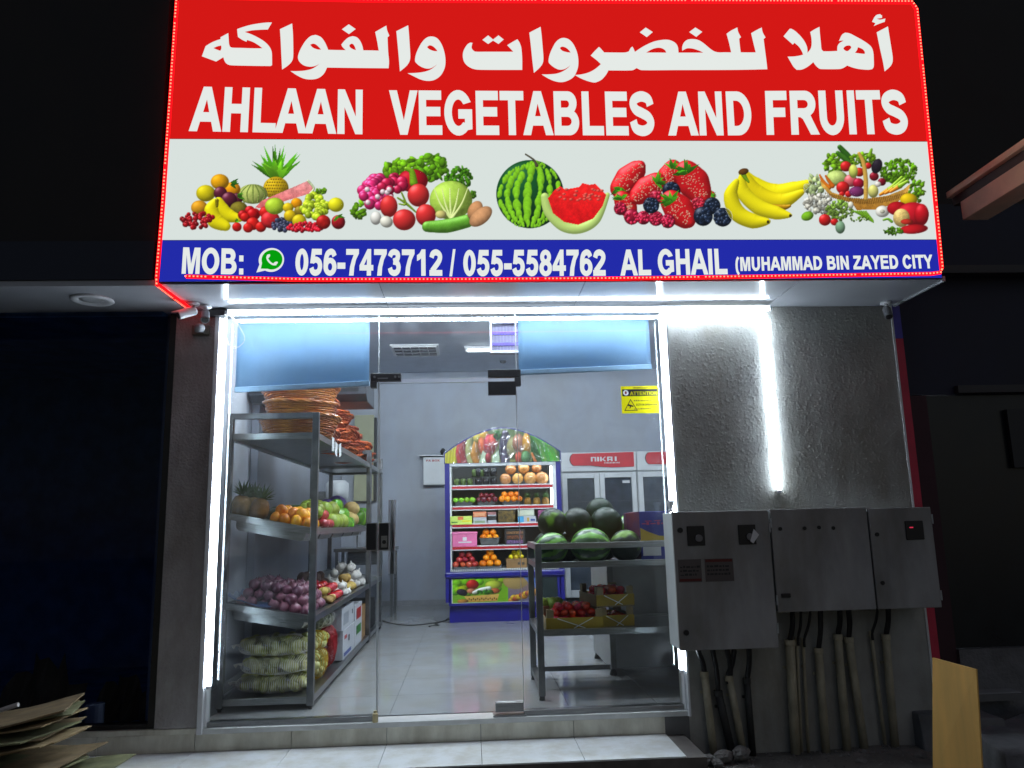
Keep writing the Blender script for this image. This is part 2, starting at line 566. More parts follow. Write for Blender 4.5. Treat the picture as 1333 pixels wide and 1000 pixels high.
# ---------------------------------------------------------------- painter: flat prints as colour attributes on a fine sheet
class Canvas:
    """a printed picture; drawing units are free, (ox, oy) and k turn them into sheet units with y downwards"""
    def __init__(s, w, h, res, ox=0.0, oy=0.0, k=1.0, bg=None, seed=1):
        s.W, s.H, s.k, s.ox, s.oy, s.res = int(w * res) + 1, int(h * res) + 1, k, ox, oy, res
        yy, xx = np.mgrid[0:s.H, 0:s.W]
        s.X, s.Y = (xx / res + ox) * k, (yy / res + oy) * k      # drawing units of every sample
        s.rgb = np.ones((s.H, s.W, 3)) * np.array(bg if bg else (1, 1, 1))
        s.a = np.ones((s.H, s.W)) if bg else np.zeros((s.H, s.W))
        s.rs = np.random.RandomState(seed)
        s.nz = s._noise()
    def _noise(s):
        n = np.zeros((s.H, s.W))
        for c, am in ((6, .5), (3, .35), (1, .3)):
            g = s.rs.rand(s.H // c + 3, s.W // c + 3)
            yi, xi = np.mgrid[0:s.H, 0:s.W] / c
            y0, x0 = yi.astype(int), xi.astype(int)
            fy, fx = yi - y0, xi - x0
            n += am * ((g[y0, x0] * (1 - fx) + g[y0, x0 + 1] * fx) * (1 - fy) + (g[y0 + 1, x0] * (1 - fx) + g[y0 + 1, x0 + 1] * fx) * fy - .5)
        return n
    def win(s, x0, y0, x1, y1):
        q = s.res / s.k
        a, b = int((x0 / s.k - s.ox) * s.res) - 2, int((y0 / s.k - s.oy) * s.res) - 2
        c, d = int((x1 / s.k - s.ox) * s.res) + 3, int((y1 / s.k - s.oy) * s.res) + 3
        return slice(max(b, 0), max(min(d, s.H), 0)), slice(max(a, 0), max(min(c, s.W), 0))
    def put(s, w, m, col):
        m = np.clip(m, 0, 1)[..., None]
        s.rgb[w] = s.rgb[w] * (1 - m) + np.clip(col, 0, 1) * m
        s.a[w] = np.maximum(s.a[w], m[..., 0])
    def ball(s, x, y, rx, ry=None, c=(1, 0, 0), rot=0.0, hi=.55, tex=0.0, dark=.5, lx=-.45, ly=-.6):
        ry = ry or rx
        r = max(rx, ry)
        w = s.win(x - r, y - r, x + r, y + r)
        X, Y = s.X[w] - x, s.Y[w] - y
        if X.size == 0:
            return
        ca, sa = math.cos(R(rot)), math.sin(R(rot))
        u, v = (X * ca + Y * sa) / rx, (-X * sa + Y * ca) / ry
        d2 = u * u + v * v
        edge = np.clip((1 - np.sqrt(d2)) * min(rx, ry) * s.res / s.k + .5, 0, 1)
        nz = np.sqrt(np.clip(1 - d2, 0, 1))
        nx, ny = X / r, Y / r
        l = np.clip(nx * lx + ny * ly + nz * .7, 0, 1)
        sh = dark + (1.08 - dark) * l + tex * s.nz[w]
        sp = hi * np.clip(nx * lx * 1.0 + ny * ly + nz * .62, 0, 1) ** 14
        s.put(w, edge, np.array(c) * sh[..., None] + sp[..., None])
    def tube(s, pts, rad, c, hi=.3, dark=.5, tex=0.0, tips=None):
        L_ = sum(math.hypot(pts[i + 1][0] - pts[i][0], pts[i + 1][1] - pts[i][1]) for i in range(len(pts) - 1))
        P = np.array(crom(pts, max(5, int(L_ / (len(pts) - 1) / max(2.0, .12 * max(rad))))))
        n = len(P)
        rr = np.interp(np.linspace(0, 1, n), np.linspace(0, 1, len(rad)), rad)
        mr = max(rad)
        w = s.win(P[:, 0].min() - mr, P[:, 1].min() - mr, P[:, 0].max() + mr, P[:, 1].max() + mr)
        X, Y = s.X[w], s.Y[w]
        if X.size == 0:
            return
        best = np.full(X.shape, 9e9)
        ox = np.zeros(X.shape)
        oy = np.zeros(X.shape)
        for (px, py), r in zip(P, rr):
            d = np.hypot(X - px, Y - py) / r
            k = d < best
            best[k] = d[k]
            ox[k] = ((X - px) / r)[k]
            oy[k] = ((Y - py) / r)[k]
        edge = np.clip((1 - best) * mr * s.res / s.k + .5, 0, 1)
        nz = np.sqrt(np.clip(1 - best**2, 0, 1))
        l = np.clip(-.4 * ox - .65 * oy + .65 * nz, 0, 1)
        sh = dark + (1.08 - dark) * l + tex * s.nz[w]
        sp = hi * l ** 10
        s.put(w, edge, np.array(c) * sh[..., None] + sp[..., None])
    def poly(s, pts, c, c2=None, tex=.15):
        xs, ys = [p[0] for p in pts], [p[1] for p in pts]
        w = s.win(min(xs), min(ys), max(xs), max(ys))
        X, Y = s.X[w], s.Y[w]
        if X.size == 0:
            return
        ins = np.zeros(X.shape, bool)
        j = len(pts) - 1
        for i in range(len(pts)):
            xi, yi, xj, yj = *pts[i], *pts[j]
            if yi != yj:
                ins ^= ((yi > Y) != (yj > Y)) & (X < (xj - xi) * (Y - yi) / (yj - yi) + xi)
            j = i
        t = ((Y - min(ys)) / (max(ys) - min(ys) + 1e-6))[..., None]
        col = np.array(c) * (1 - t) + np.array(c2 if c2 else c) * t
        s.put(w, ins.astype(float), col * (1 + tex * s.nz[w])[..., None])
    def leafy(s, x, y, rx, ry, c, n=60, r=10, spread=.25):
        for i in range(n):
            a, q = s.rs.rand() * 6.283, math.sqrt(s.rs.rand())
            k = .65 + .6 * s.rs.rand()
            px, py = x + rx * q * math.cos(a), y + ry * q * math.sin(a)
            k *= 1.1 - .35 * (py - y + ry) / (2 * ry)
            s.ball(px, py, r * (.6 + .7 * s.rs.rand()), r * (.35 + .5 * s.rs.rand()), tuple(v * k for v in c), s.rs.rand() * 180, .12, .2, .45)
    def bunch(s, x, y, rx, ry, r, c, n=40, hi=.4):
        pts = []
        for i in range(n):
            a, q = s.rs.rand() * 6.283, math.sqrt(s.rs.rand())
            pts.append((x + rx * q * math.cos(a), y + ry * q * math.sin(a)))
        for px, py in sorted(pts, key=lambda p: p[1]):
            k = .75 + .4 * s.rs.rand()
            s.ball(px, py, r * (.85 + .3 * s.rs.rand()), None, tuple(v * k for v in c), 0, hi, .1)
    def sheet(s, name, m, corners, y, parent, keep=.35):
        """mesh of the samples that carry ink, laid over the four corners BL BR TL TR on the plane at y"""
        BL, BR, TL, TR = [np.array(c) for c in corners]
        v = 1 - np.arange(s.H) / (s.H - 1)
        u = np.arange(s.W) / (s.W - 1)
        uu, vv = np.meshgrid(u, v)
        uu, vv = uu[..., None], vv[..., None]
        p = (1 - vv) * ((1 - uu) * BL + uu * BR) + vv * ((1 - uu) * TL + uu * TR)
        inked = s.a > .02
        cell = (s.a[:-1, :-1] > keep) | (s.a[1:, :-1] > keep) | (s.a[:-1, 1:] > keep) | (s.a[1:, 1:] > keep)
        iy, ix = np.nonzero(cell)
        idx = np.arange(s.H * s.W).reshape(s.H, s.W)
        q = np.stack([idx[iy + 1, ix], idx[iy + 1, ix + 1], idx[iy, ix + 1], idx[iy, ix]], 1)
        used, inv = np.unique(q, return_inverse=True)
        q = inv.reshape(-1, 4)
        pts = p.reshape(-1, 2)[used]
        off = OFF.get(parent.name, (0, 0, 0)) if parent else (0, 0, 0)
        co = np.stack([pts[:, 0] - off[0], np.full(len(pts), y - off[1]), pts[:, 1] - off[2]], 1).astype(np.float32)
        me = bpy.data.meshes.new(name)
        me.vertices.add(len(co))
        me.vertices.foreach_set("co", co.ravel())
        me.loops.add(len(q) * 4)
        me.loops.foreach_set("vertex_index", q.ravel().astype(np.int32))
        me.polygons.add(len(q))
        me.polygons.foreach_set("loop_start", (np.arange(len(q)) * 4).astype(np.int32))
        me.update(calc_edges=True)
        c = np.clip(s.rgb.reshape(-1, 3)[used], 0, 1)
        c = np.where(c <= .04045, c / 12.92, ((c + .055) / 1.055) ** 2.4)
        at = me.color_attributes.new("ink", "FLOAT_COLOR", "POINT")
        at.data.foreach_set("color", np.concatenate([c, np.ones((len(c), 1))], 1).astype(np.float32).ravel())
        me.materials.append(m)
        o = bpy.data.objects.new(name, me)
        COL.objects.link(o)
        if parent:
            o.parent = parent
            OFF[o.name] = off
        return o

ARABIC = [([(-1243,4468),(-1268,4417),(-1315,4415),(-1373,4409),(-1414,4398),(-1372,4382),(-1325,4357),(-1283,4328),(-1252,4292),(-1238,4256),(-1235,4217),(-1233,4165),(-1242,4158),(-1306,4158),(-1422,4159),(-1492,4161),(-1516,4169),(-1532,4188),(-1542,4217),(-1586,4186),(-1677,4222),(-1667,4258),(-1657,4294),(-1621,4320),(-1586,4337),(-1565,4345),(-1566,4358),(-1518,4389),(-1514,4351),(-1510,4312),(-1503,4292),(-1488,4285),(-1427,4284),(-1357,4282),(-1298,4283),(-1323,4304),(-1359,4327),(-1397,4341),(-1401,4328),(-1429,4342),(-1456,4362),(-1460,4391),(-1463,4418),(-1421,4435),(-1375,4450),(-1317,4462),(-1270,4468)],[[(-1607,4281),(-1584,4293),(-1559,4300),(-1557,4279),(-1563,4262),(-1589,4272)]]),([(-1191,4421),(-1114,4463),(-1107,4389),(-1103,4310),(-1101,4225),(-1109,4192),(-1132,4163),(-1169,4134),(-1178,4257),(-1185,4355)],[]),([(-507,4456),(-501,4420),(-487,4383),(-499,4370),(-494,4265),(-488,4199),(-491,4150),(-677,4150),(-884,4151),(-900,4113),(-922,4087),(-951,4071),(-992,4066),(-1033,4073),(-1075,4095),(-1116,4124),(-1075,4124),(-1029,4128),(-982,4140),(-948,4163),(-929,4182),(-948,4167),(-971,4158),(-1000,4156),(-1036,4167),(-1062,4193),(-1071,4222),(-1064,4258),(-1045,4304),(-1022,4344),(-993,4374),(-961,4383),(-928,4368),(-904,4336),(-889,4303),(-879,4277),(-820,4276),(-767,4276),(-788,4298),(-796,4315),(-777,4342),(-751,4367),(-724,4377),(-697,4369),(-676,4345),(-661,4309),(-654,4276),(-601,4276),(-555,4275),(-566,4343),(-579,4409)],[[(-995,4312),(-977,4320),(-957,4313),(-936,4292),(-925,4278),(-947,4279),(-977,4291)],[(-744,4311),(-729,4323),(-714,4312),(-701,4277),(-720,4283),(-738,4295)]]),([(-750,4462),(-705,4428),(-748,4391),(-794,4425)],[]),([(-442,4416),(-365,4460),(-360,4399),(-356,4332),(-351,4233),(-359,4194),(-379,4164),(-418,4128),(-427,4246),(-436,4351)],[]),([(-369,4116),(-314,4119),(-267,4126),(-225,4141),(-195,4164),(-178,4181),(-201,4163),(-225,4151),(-255,4152),(-290,4168),(-317,4194),(-321,4214),(-314,4254),(-296,4300),(-272,4344),(-242,4374),(-209,4381),(-176,4368),(-149,4328),(-132,4276),(-124,4223),(-126,4170),(-142,4124),(-166,4091),(-202,4068),(-243,4063),(-284,4072),(-326,4093)],[[(-243,4304),(-227,4317),(-206,4311),(-185,4291),(-175,4275),(-200,4277),(-227,4288)]]),([(54,4338),(39,4340),(18,4324),(-4,4284),(-11,4244),(-4,4204),(16,4175),(46,4155),(82,4146),(166,4145),(286,4146),(375,4147),(377,4222),(374,4301),(364,4341),(349,4368),(315,4347),(281,4324),(302,4299),(320,4277),(228,4276),(138,4275),(72,4275),(54,4288),(47,4307)],[]),([(157,4394),(189,4364),(225,4395),(259,4365),(224,4332),(189,4356),(156,4331),(119,4360)],[]),([(429,4417),(505,4461),(510,4397),(514,4316),(517,4236),(511,4196),(489,4163),(451,4126),(444,4209),(436,4329)],[]),([(501,4116),(547,4117),(601,4123),(644,4141),(676,4165),(692,4183),(670,4165),(645,4153),(614,4152),(582,4169),(554,4196),(550,4217),(560,4263),(580,4310),(603,4351),(634,4377),(665,4381),(695,4367),(721,4332),(740,4279),(747,4226),(743,4172),(728,4129),(710,4099),(678,4076),(636,4062),(593,4066),(546,4086)],[[(627,4308),(644,4318),(669,4310),(689,4290),(698,4275),(674,4278),(643,4288)]]),([(719,4114),(765,4119),(814,4134),(858,4160),(895,4194),(867,4223),(830,4255),(857,4287),(888,4319),(904,4301),(920,4279),(980,4279),(1060,4280),(1085,4288),(1101,4316),(1112,4323),(1118,4310),(1126,4285),(1166,4314),(1211,4341),(1262,4364),(1318,4376),(1362,4375),(1398,4357),(1415,4330),(1418,4297),(1418,4283),(1505,4284),(1586,4285),(1556,4300),(1519,4313),(1482,4316),(1460,4307),(1444,4297),(1446,4327),(1460,4358),(1486,4379),(1524,4384),(1561,4376),(1597,4350),(1632,4316),(1661,4295),(1692,4288),(1725,4289),(1774,4289),(1765,4358),(1753,4426),(1787,4451),(1830,4474),(1834,4438),(1850,4402),(1836,4390),(1837,4339),(1839,4290),(1888,4290),(1941,4291),(1931,4360),(1921,4432),(1958,4455),(1997,4476),(2001,4440),(2017,4402),(2003,4390),(2006,4307),(2009,4226),(2010,4168),(1828,4162),(1579,4158),(1393,4156),(1164,4153),(1131,4168),(1099,4151),(943,4149),(926,4118),(897,4084),(866,4066),(842,4061),(800,4072),(758,4090)],[[(1201,4281),(1240,4305),(1278,4317),(1308,4314),(1329,4299),(1336,4282),(1269,4282)]]),([(1208,4465),(1254,4432),(1211,4394),(1166,4429)],[]),([(1544,4470),(1589,4438),(1545,4400),(1500,4435)],[]),([(2188,4468),(2141,4412),(2200,4351),(2212,4365),(2240,4336),(2256,4305),(2264,4278),(2241,4271),(2202,4264),(2156,4262),(2173,4223),(2189,4189),(2209,4166),(2244,4168),(2283,4187),(2314,4211),(2328,4224),(2341,4201),(2358,4181),(2376,4173),(2497,4174),(2529,4182),(2558,4201),(2593,4187),(2636,4176),(2699,4171),(2728,4176),(2741,4195),(2747,4249),(2749,4304),(2737,4345),(2696,4382),(2648,4413),(2600,4440),(2569,4445),(2545,4428),(2520,4382),(2534,4385),(2553,4385),(2522,4366),(2506,4342),(2501,4308),(2459,4305),(2405,4304),(2394,4320),(2394,4368),(2394,4437),(2396,4486),(2360,4467),(2328,4446),(2332,4402),(2329,4354),(2318,4320),(2295,4292),(2296,4333),(2282,4377),(2254,4421),(2222,4455),(2198,4470)],[[(2546,4329),(2565,4346),(2591,4349),(2601,4336),(2588,4319),(2570,4307),(2552,4315)],[(2647,4338),(2677,4324),(2691,4303),(2688,4288),(2655,4291),(2622,4296),(2638,4316)]]),([(2789,4450),(2873,4496),(2875,4429),(2878,4347),(2880,4264),(2872,4223),(2851,4193),(2812,4160),(2808,4236),(2799,4325)],[]),([(2765,4528),(2783,4560),(2802,4581),(2828,4588),(2841,4576),(2838,4559),(2802,4553),(2824,4546),(2862,4555),(2854,4530),(2814,4515),(2774,4497),(2788,4518),(2775,4525)],[])]
WORDS = [('AHLAAN', (-1.7344, 3.7049), (-0.6534, 3.6882), (-1.7291, 4.0112), (-0.6548, 3.9973)), ('VEGETABLES', (-0.4829, 3.6864), (1.2263, 3.6886), (-0.4878, 3.995), (1.2306, 3.9982)), ('AND', (1.3141, 3.689), (1.8736, 3.6932), (1.3251, 4.0001), (1.878, 4.0069)), ('FRUITS', (1.9661, 3.6969), (2.9279, 3.7075), (1.9803, 4.0105), (2.9368, 4.0251)), ('MOB:', (-1.7299, 2.7713), (-1.3618, 2.7642), (-1.7284, 2.9399), (-1.3666, 2.9286)), ('056-7473712', (-1.0513, 2.7565), (-0.1538, 2.7486), (-1.0512, 2.9283), (-0.1549, 2.9187)), ('/', (-0.1113, 2.7479), (-0.072, 2.7472), (-0.1098, 2.9185), (-0.0717, 2.9183)), ('055-5584762', (-0.0261, 2.7459), (0.8625, 2.7425), (-0.0241, 2.9156), (0.8669, 2.9145)), ('AL GHAIL', (0.954, 2.7429), (1.6372, 2.7479), (0.957, 2.9141), (1.6403, 2.9175)), ('(MUHAMMAD BIN ZAYED CITY', (1.6895, 2.7688), (2.9815, 2.7799), (1.693, 2.8606), (2.9826, 2.8717))]
PRINTS = {'fruit_heap': ((-1.7934, 2.9992), (-0.5127, 2.9951), (-1.8284, 3.6567), (-0.5167, 3.6625)), 'vegetable_heap': ((-0.7484, 2.9959), (0.1781, 2.9929), (-0.7574, 3.6091), (0.1902, 3.6128)), 'melon': ((0.1301, 2.993), (0.9289, 2.9904), (0.1407, 3.5862), (0.9572, 3.5891)), 'berries': ((0.8568, 3.0162), (1.7196, 3.0136), (0.8823, 3.5888), (1.7637, 3.592)), 'bananas': ((1.596, 3.0243), (2.2464, 3.0224), (1.631, 3.5113), (2.2933, 3.5131)), 'basket': ((2.0912, 2.9764), (3.0285, 2.9732), (2.1542, 3.6745), (3.1165, 3.6788))}
# ---------------------------------------------------------------- materials of the place
m_white = mat("white_paint", (.74, .75, .77), .45, var=.04)
m_frame = mat("frame_paint", (.70, .71, .73), .4, var=.06, scale=14)
m_stucco = mat("grey_stucco", (.39, .39, .37), .95, var=.12, scale=3.5, spec=.12, bump=.12, bscale=160, stain=.3, sscale=1.6)
m_pier = mat("brown_stucco", (.42, .395, .39), .85, var=.14, scale=4, bump=.6, bscale=60, stain=.35, sscale=2.2)
m_tile = mat("floor_tile", (.36, .37, .385), .10, var=.04, scale=2.2, stain=.07, sscale=2)
m_grout = mat("grout", (.17, .17, .17), .9)
m_riser = mat("riser_tile", (.72, .70, .60), .35, var=.12, scale=5, stain=.3, sscale=3)
m_tread = mat("tread_tile", (.80, .82, .84), .25, var=.05, scale=3, stain=.15, sscale=4)
m_step = mat("step_edge", (.10, .085, .075), .7, var=.3, scale=9)
m_ground = mat("ground_paving", (.15, .14, .125), .9, var=.45, scale=2.0, bump=.8, bscale=30, detail=8)
m_wall = mat("shop_wall", (.42, .455, .54), .6, var=.04, scale=1.6, stain=.06, sscale=.9)
m_ceil = mat("shop_ceiling", (.60, .64, .72), .7, var=.05)
m_soffit = mat("soffit_panel", (.42, .43, .46), .11, var=.05, scale=3)
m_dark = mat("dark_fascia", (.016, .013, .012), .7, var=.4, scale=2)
m_black = mat("black_plastic", (.010, .010, .011), .5, var=.3)
m_steel = mat("brushed_steel", (.34, .35, .36), .30, 1.0, var=.15, scale=10, stretch=(1, 1, 12))
m_steel_dark = mat("tube_steel", (.22, .225, .235), .38, 1.0, var=.2, scale=10)
m_patch = mat("patch_steel", (.035, .036, .04), .4, .2, var=.2, scale=9)
m_glass = glass_mat("shopfront_glass", (.93, .955, .955), 1.3, 0.0, .045)
m_glass_dark = glass_mat("dark_glass", (.55, .60, .70), .3)
m_clear = glass_mat("clear_plastic", (.9, .92, .92), 1.6, .08)
L_white = lamp_mat("led_white_light", (.74, .87, 1.0), LED_WHITE)
L_wall = lamp_mat("wall_led_light", (.74, .87, 1.0), 38.0)
L_tube_added = lamp_mat("ceiling_tube_light", (.86, .94, 1.0), TUBE)
L_tube_far = lamp_mat("weak_tube_light", (.86, .94, 1.0), 9.0)
L_red = lamp_mat("led_red_light", (1.0, .13, .075), LED_RED)
L_redrope = lamp_mat("led_red_rope", (1.0, .004, .008), 2.2)
L_violet = lamp_mat("insect_lamp_light", (.25, .2, 1.0), 1.6)

# ---------------------------------------------------------------- ground, step, shop room
g = MB()
nx, ny = 60, 24
rg = random.Random(3)
def ground_z(x, y):
    return -.25 + (.012 * math.sin(x * 3.1 + y * 2.2) + .008 * math.sin(x * 7.7 - y * 5.1) if -1.0 < y < .4 and 1.3 < x < 4.5 else 0)
xs = [-40, -12, -6] + [-4 + .2 * i for i in range(45)] + [6, 9, 14, 40]
ys = [-40, -15, -8, -5] + [-4 + .25 * i for i in range(19)] + [2, 8, 40]
for y in ys:
    for x in xs:
        g.v.append((x, y, ground_z(x, y)))
for j in range(len(ys) - 1):
    for i in range(len(xs) - 1):
        a = j * len(xs) + i
        g.f.append((a, a + 1, a + len(xs) + 1, a + len(xs)))
struct(g.build("ground", m_ground, smooth=True))

step = struct(MB().box((-6, -.494, -.25), (1.345, -.002, -.119)).build("entrance_step", m_step))
jx = [.045 + .59 * k for k in range(-10, 3)]
for i in range(len(jx) - 1):
    a, b = jx[i] + .0015, min(jx[i + 1] - .0015, 1.352)
    MB().box((a, -.50, -.118), (b, -.014, -.108)).build("tile", m_tread, step, bevel=.0015)
plinth = struct(MB().box((-6, .0, -.25), (1.385, .12, -.004)).build("shop_plinth", m_grout))
for i in range(len(jx) - 1):
    a, b = jx[i] + .0015, min(jx[i + 1] - .0015, 1.384)
    MB().box((a, -.012, -.1075), (b, -.001, -.003)).build("tile", m_riser, plinth, bevel=.001)

floor = struct(MB().box((-2.0, .12, -.02), (3.72, 7.05, .022)).build("shop_floor", m_grout))
fx = [.045 + .59 * k for k in range(-4, 8)]
fy = [.14 + .59 * k for k in range(0, 13)]
for i in range(len(fx) - 1):
    for j in range(len(fy) - 1):
        a, b = max(fx[i], -2.0) + .0012, min(fx[i + 1], 3.72) - .0012
        c, d = fy[j] + .0012, min(fy[j + 1], 7.05) - .0012
        if b - a > .05 and d - c > .05:
            MB().box((a, c, .0215), (b, d, .030)).build("tile", m_tile, floor)
struct(MB().box((-2.12, .21, -.2), (-2.0, 7.17, 3.80)).build("wall_left", m_wall))
struct(MB().box((-2.0, 7.05, -.2), (3.72, 7.17, 3.80)).build("wall_back", m_wall))
struct(MB().box((3.72, .45, -.2), (3.84, 7.17, 3.80)).build("wall_right", m_wall))
struct(MB().box((-2.0, .431, 3.66), (3.72, 7.05, 3.78)).box((-2.0, .206, 3.66), (3.03, .43, 3.78)).build("ceiling", m_ceil))
struct(MB().box((-2.12, .0, 2.745), (3.03, .205, 3.80)).build("wall_lintel", m_wall))
struct(MB().box((-1.995, 1.95, .03), (-1.93, 2.35, 3.655)).build("wall_column", m_wall))
struct(MB().box((-1.99, 7.035, .031), (3.715, 7.049, .11)).build("wall_skirting", mat("skirting", (.33, .34, .36), .4)))

# facade walls
p = thing("stucco_pilaster", "narrow brown stucco pilaster beside the glowing shop front", "pilaster", (-1.835, 0, .03))
MB().box((-1.975, -.02, .032), (-1.705, .2, 2.706)).build("shaft", m_pier, p, bevel=.006)
MB().box((-1.978, -.024, -.002), (-1.70, .19, .031)).build("foot_ledge", m_riser, p, bevel=.004)
w = thing("stucco_wall", "rough grey stucco wall behind the electricity boxes", "wall", (2.2, 0, -.25))
# the rough plaster face is real relief
rw = np.random.RandomState(11)
wm = MB()
NX, NZ = 340, 620
gn = np.zeros((NZ, NX))
for cc, am in ((9, .0006), (2, .0019), (1, .0010)):
    gg = rw.rand(NZ // cc + 3, NX // cc + 3)
    yi, xi = np.mgrid[0:NZ, 0:NX] / cc
    y0, x0 = yi.astype(int), xi.astype(int)
    f1, f2 = yi - y0, xi - x0
    gn += am * 2 * ((gg[y0, x0] * (1 - f2) + gg[y0, x0 + 1] * f2) * (1 - f1) + (gg[y0 + 1, x0] * (1 - f2) + gg[y0 + 1, x0 + 1] * f2) * f1 - .5)
for j in range(NZ):
    for i in range(NX):
        wm.v.append((1.386 + (3.02 - 1.386) * i / (NX - 1), -.002 - max(0, gn[j, i] - .0004) * 1.1, -.26 + (2.708 + .26) * j / (NZ - 1)))
for j in range(NZ - 1):
    for i in range(NX - 1):
        a = j * NX + i
        wm.f.append((a, a + 1, a + NX + 1, a + NX))
wm.build("plaster_face", m_stucco, w, smooth=True, fix=False)
MB().box((1.386, .0, -.26), (3.02, .2, 2.708)).build("core", m_stucco, w)
bd = MB().box((3.02, -.008, -.26), (3.034, .2, 2.708))
bd.build("corner_bead", m_frame, w)
c = thing("painted_corner_strip", "narrow blue and red painted strip at the wall corner", "painted strip", (3.06, 0, -.25))
MB().box((3.036, .0, 2.47), (3.095, .3, 2.709)).build("blue_band", mat("band_blue", (.07, .06, .42), .5), c)
MB().box((3.036, .0, -.25), (3.095, .3, 2.467)).build("red_band", mat("band_red", (.60, .03, .075), .5), c)

# canopy with soffit panels
cn = thing("shop_canopy", "projecting canopy with pale panelled soffit over the shop front", "canopy", (.5, -.3, 2.71))
sx = [-7.2, -5.9, -4.6, -3.25, -1.90, -.545, .735, 2.11, 3.05]
for i in range(len(sx) - 1):
    MB().box((sx[i] + .002, -.597, 2.711), (sx[i + 1] - .002, .0, 2.7165)).build("soffit_panel", m_soffit, cn)
MB().box((-7.2, -.592, 2.718), (3.045, -.002, 2.742)).build("core", m_dark, cn)
MB().box((-7.2, -.612, 2.700), (-1.885, -.600, 2.735)).build("edge_trim", m_soffit, cn)
MB().box((3.046, -.60, 2.7), (3.062, .0, 2.735)).build("edge_trim", m_soffit, cn)
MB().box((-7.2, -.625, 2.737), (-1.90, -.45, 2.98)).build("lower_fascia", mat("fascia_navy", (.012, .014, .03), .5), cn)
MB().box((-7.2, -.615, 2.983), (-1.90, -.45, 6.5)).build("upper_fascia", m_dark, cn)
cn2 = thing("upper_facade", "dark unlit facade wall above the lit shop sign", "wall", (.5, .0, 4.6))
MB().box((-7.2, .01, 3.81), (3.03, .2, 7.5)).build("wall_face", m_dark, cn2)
dl = thing("downlight", "round unlit downlight set in the soffit beside the sign", "downlight", (-2.40, -.30, 2.71))
MB().lathe([(.075, .003), (.125, 0), (.128, -.006), (.118, -.014), (.085, -.010), (.075, .002)], 32, (-2.40, -.30, 2.71)).build("trim_ring", m_white, dl, smooth=True)
MB().lathe([(.0, -.004), (.05, -.005), (.078, -.0035)], 28, (-2.40, -.30, 2.71)).build("diffuser", mat("dl_lens", (.55, .56, .58), .5), dl, smooth=True)

# white led tubes
def led(name, label, a, b, yoff=.014, ax="z", cw=.012, lm=None):
    t = thing(name, label, "LED tube", a, "white LED tubes framing the shop front")
    A, B = Vector(a), Vector(b)
    MB().tube([A, B], .0125, 10).build("glowing_tube", lm or L_white, t, smooth=True)
    ch = MB()
    if ax == "z":
        ch.box((A.x - cw, A.y + yoff, A.z), (A.x + cw, A.y + yoff + (.005 if cw < .015 else .030), B.z))
    else:
        ch.box((A.x, A.y - .036, A.z + yoff), (B.x, A.y + .030, A.z + yoff + .006))  # unseen channel set above the tube and widened to shade the soffit
    ch.build("channel", m_frame, t)
    caps = [(A, (A - B).normalized()), (B, (B - A).normalized())]
    for p_, d_ in caps:
        MB().tube([p_, p_ + d_ * .02], .015, 10).build("end_cap", m_white, t)
    return t
led("led_tube", "vertical white LED tube on the frame beside the brown pilaster", (-1.642, -.050, .285), (-1.642, -.050, 2.64))
led("led_tube", "vertical white LED tube running down behind the first meter box", (1.343, -.045, .285), (1.343, -.045, 2.63))
led("led_tube", "short vertical white LED tube on the stucco wall", (2.093, -.024, 1.415), (2.093, -.024, 2.63), .0127, "z", .010, L_wall)
led("led_tube", "long horizontal white LED tube along the top of the shop front", (-1.61, -.080, 2.672), (2.105, -.080, 2.672), ax="x")
k = MB().tube(crom([(-1.60, -.06, 2.66), (-1.55, -.065, 2.60), (-1.50, -.065, 2.50), (-1.545, -.065, 2.44), (-1.60, -.065, 2.46), (-1.625, -.06, 2.53), (-1.63, -.05, 2.62)], 6), .0028, 6).build("loose_wire", m_white, smooth=True)
tag(k, "thin white wire hanging in a loop at the corner of the blind", "wire")

# ---------------------------------------------------------------- shop sign
sg = thing("shop_sign", "large backlit red white and blue vegetable shop sign on the canopy", "shop sign", (.6, -.6, 2.72))
def flat(pts, y):
    mb = MB()
    fill_poly(mb, pts, [], lambda a, b: (a, y, b))
    return mb
SBL, SBR, STL, STR = (-1.8606, 2.7235), (3.030, 2.7175), (-1.8457, 4.632), (3.0786, 4.686)
RWL, RWR, BWL, BWR = (-1.8528, 3.654), (3.0525, 3.6565), (-1.8585, 2.987), (3.0365, 2.9745)
MB().hexa([(SBL[0], -.613, SBL[1]), (SBR[0], -.613, SBR[1]), (SBR[0], -.46, SBR[1]), (SBL[0], -.46, SBL[1]), (STL[0], -.613, STL[1]), (STR[0], -.613, STR[1]), (STR[0], -.46, STR[1]), (STL[0], -.46, STL[1])]).build("cabinet", mat("sign_cabinet", (.03, .03, .035), .6), sg)
c_red, c_wht, c_blu = lin((.83, .095, .085)), lin((.85, .885, .87)), lin((.135, .17, .66))
M_sred, M_swht, M_sblu = lamp_mat("sign_red_film", c_red, 1.0), lamp_mat("sign_white_film", c_wht, 1.0), lamp_mat("sign_blue_film", c_blu, 1.0)
M_slet = lamp_mat("sign_letter_film", lin((.90, .92, .905)), 1.0)
e = .0015
flat([(RWL[0], RWL[1] + e), (RWR[0], RWR[1] + e), STR, STL], -.6165).build("red_panel", M_sred, sg)
flat([(BWL[0], BWL[1] + e), (BWR[0], BWR[1] + e), (RWR[0], RWR[1] - e), (RWL[0], RWL[1] - e)], -.6165).build("white_panel", M_swht, sg)
flat([SBL, SBR, (BWR[0], BWR[1] - e), (BWL[0], BWL[1] - e)], -.6165).build("blue_panel", M_sblu, sg)
mb = MB()
T0 = lambda a, b: (a, -.620, b)
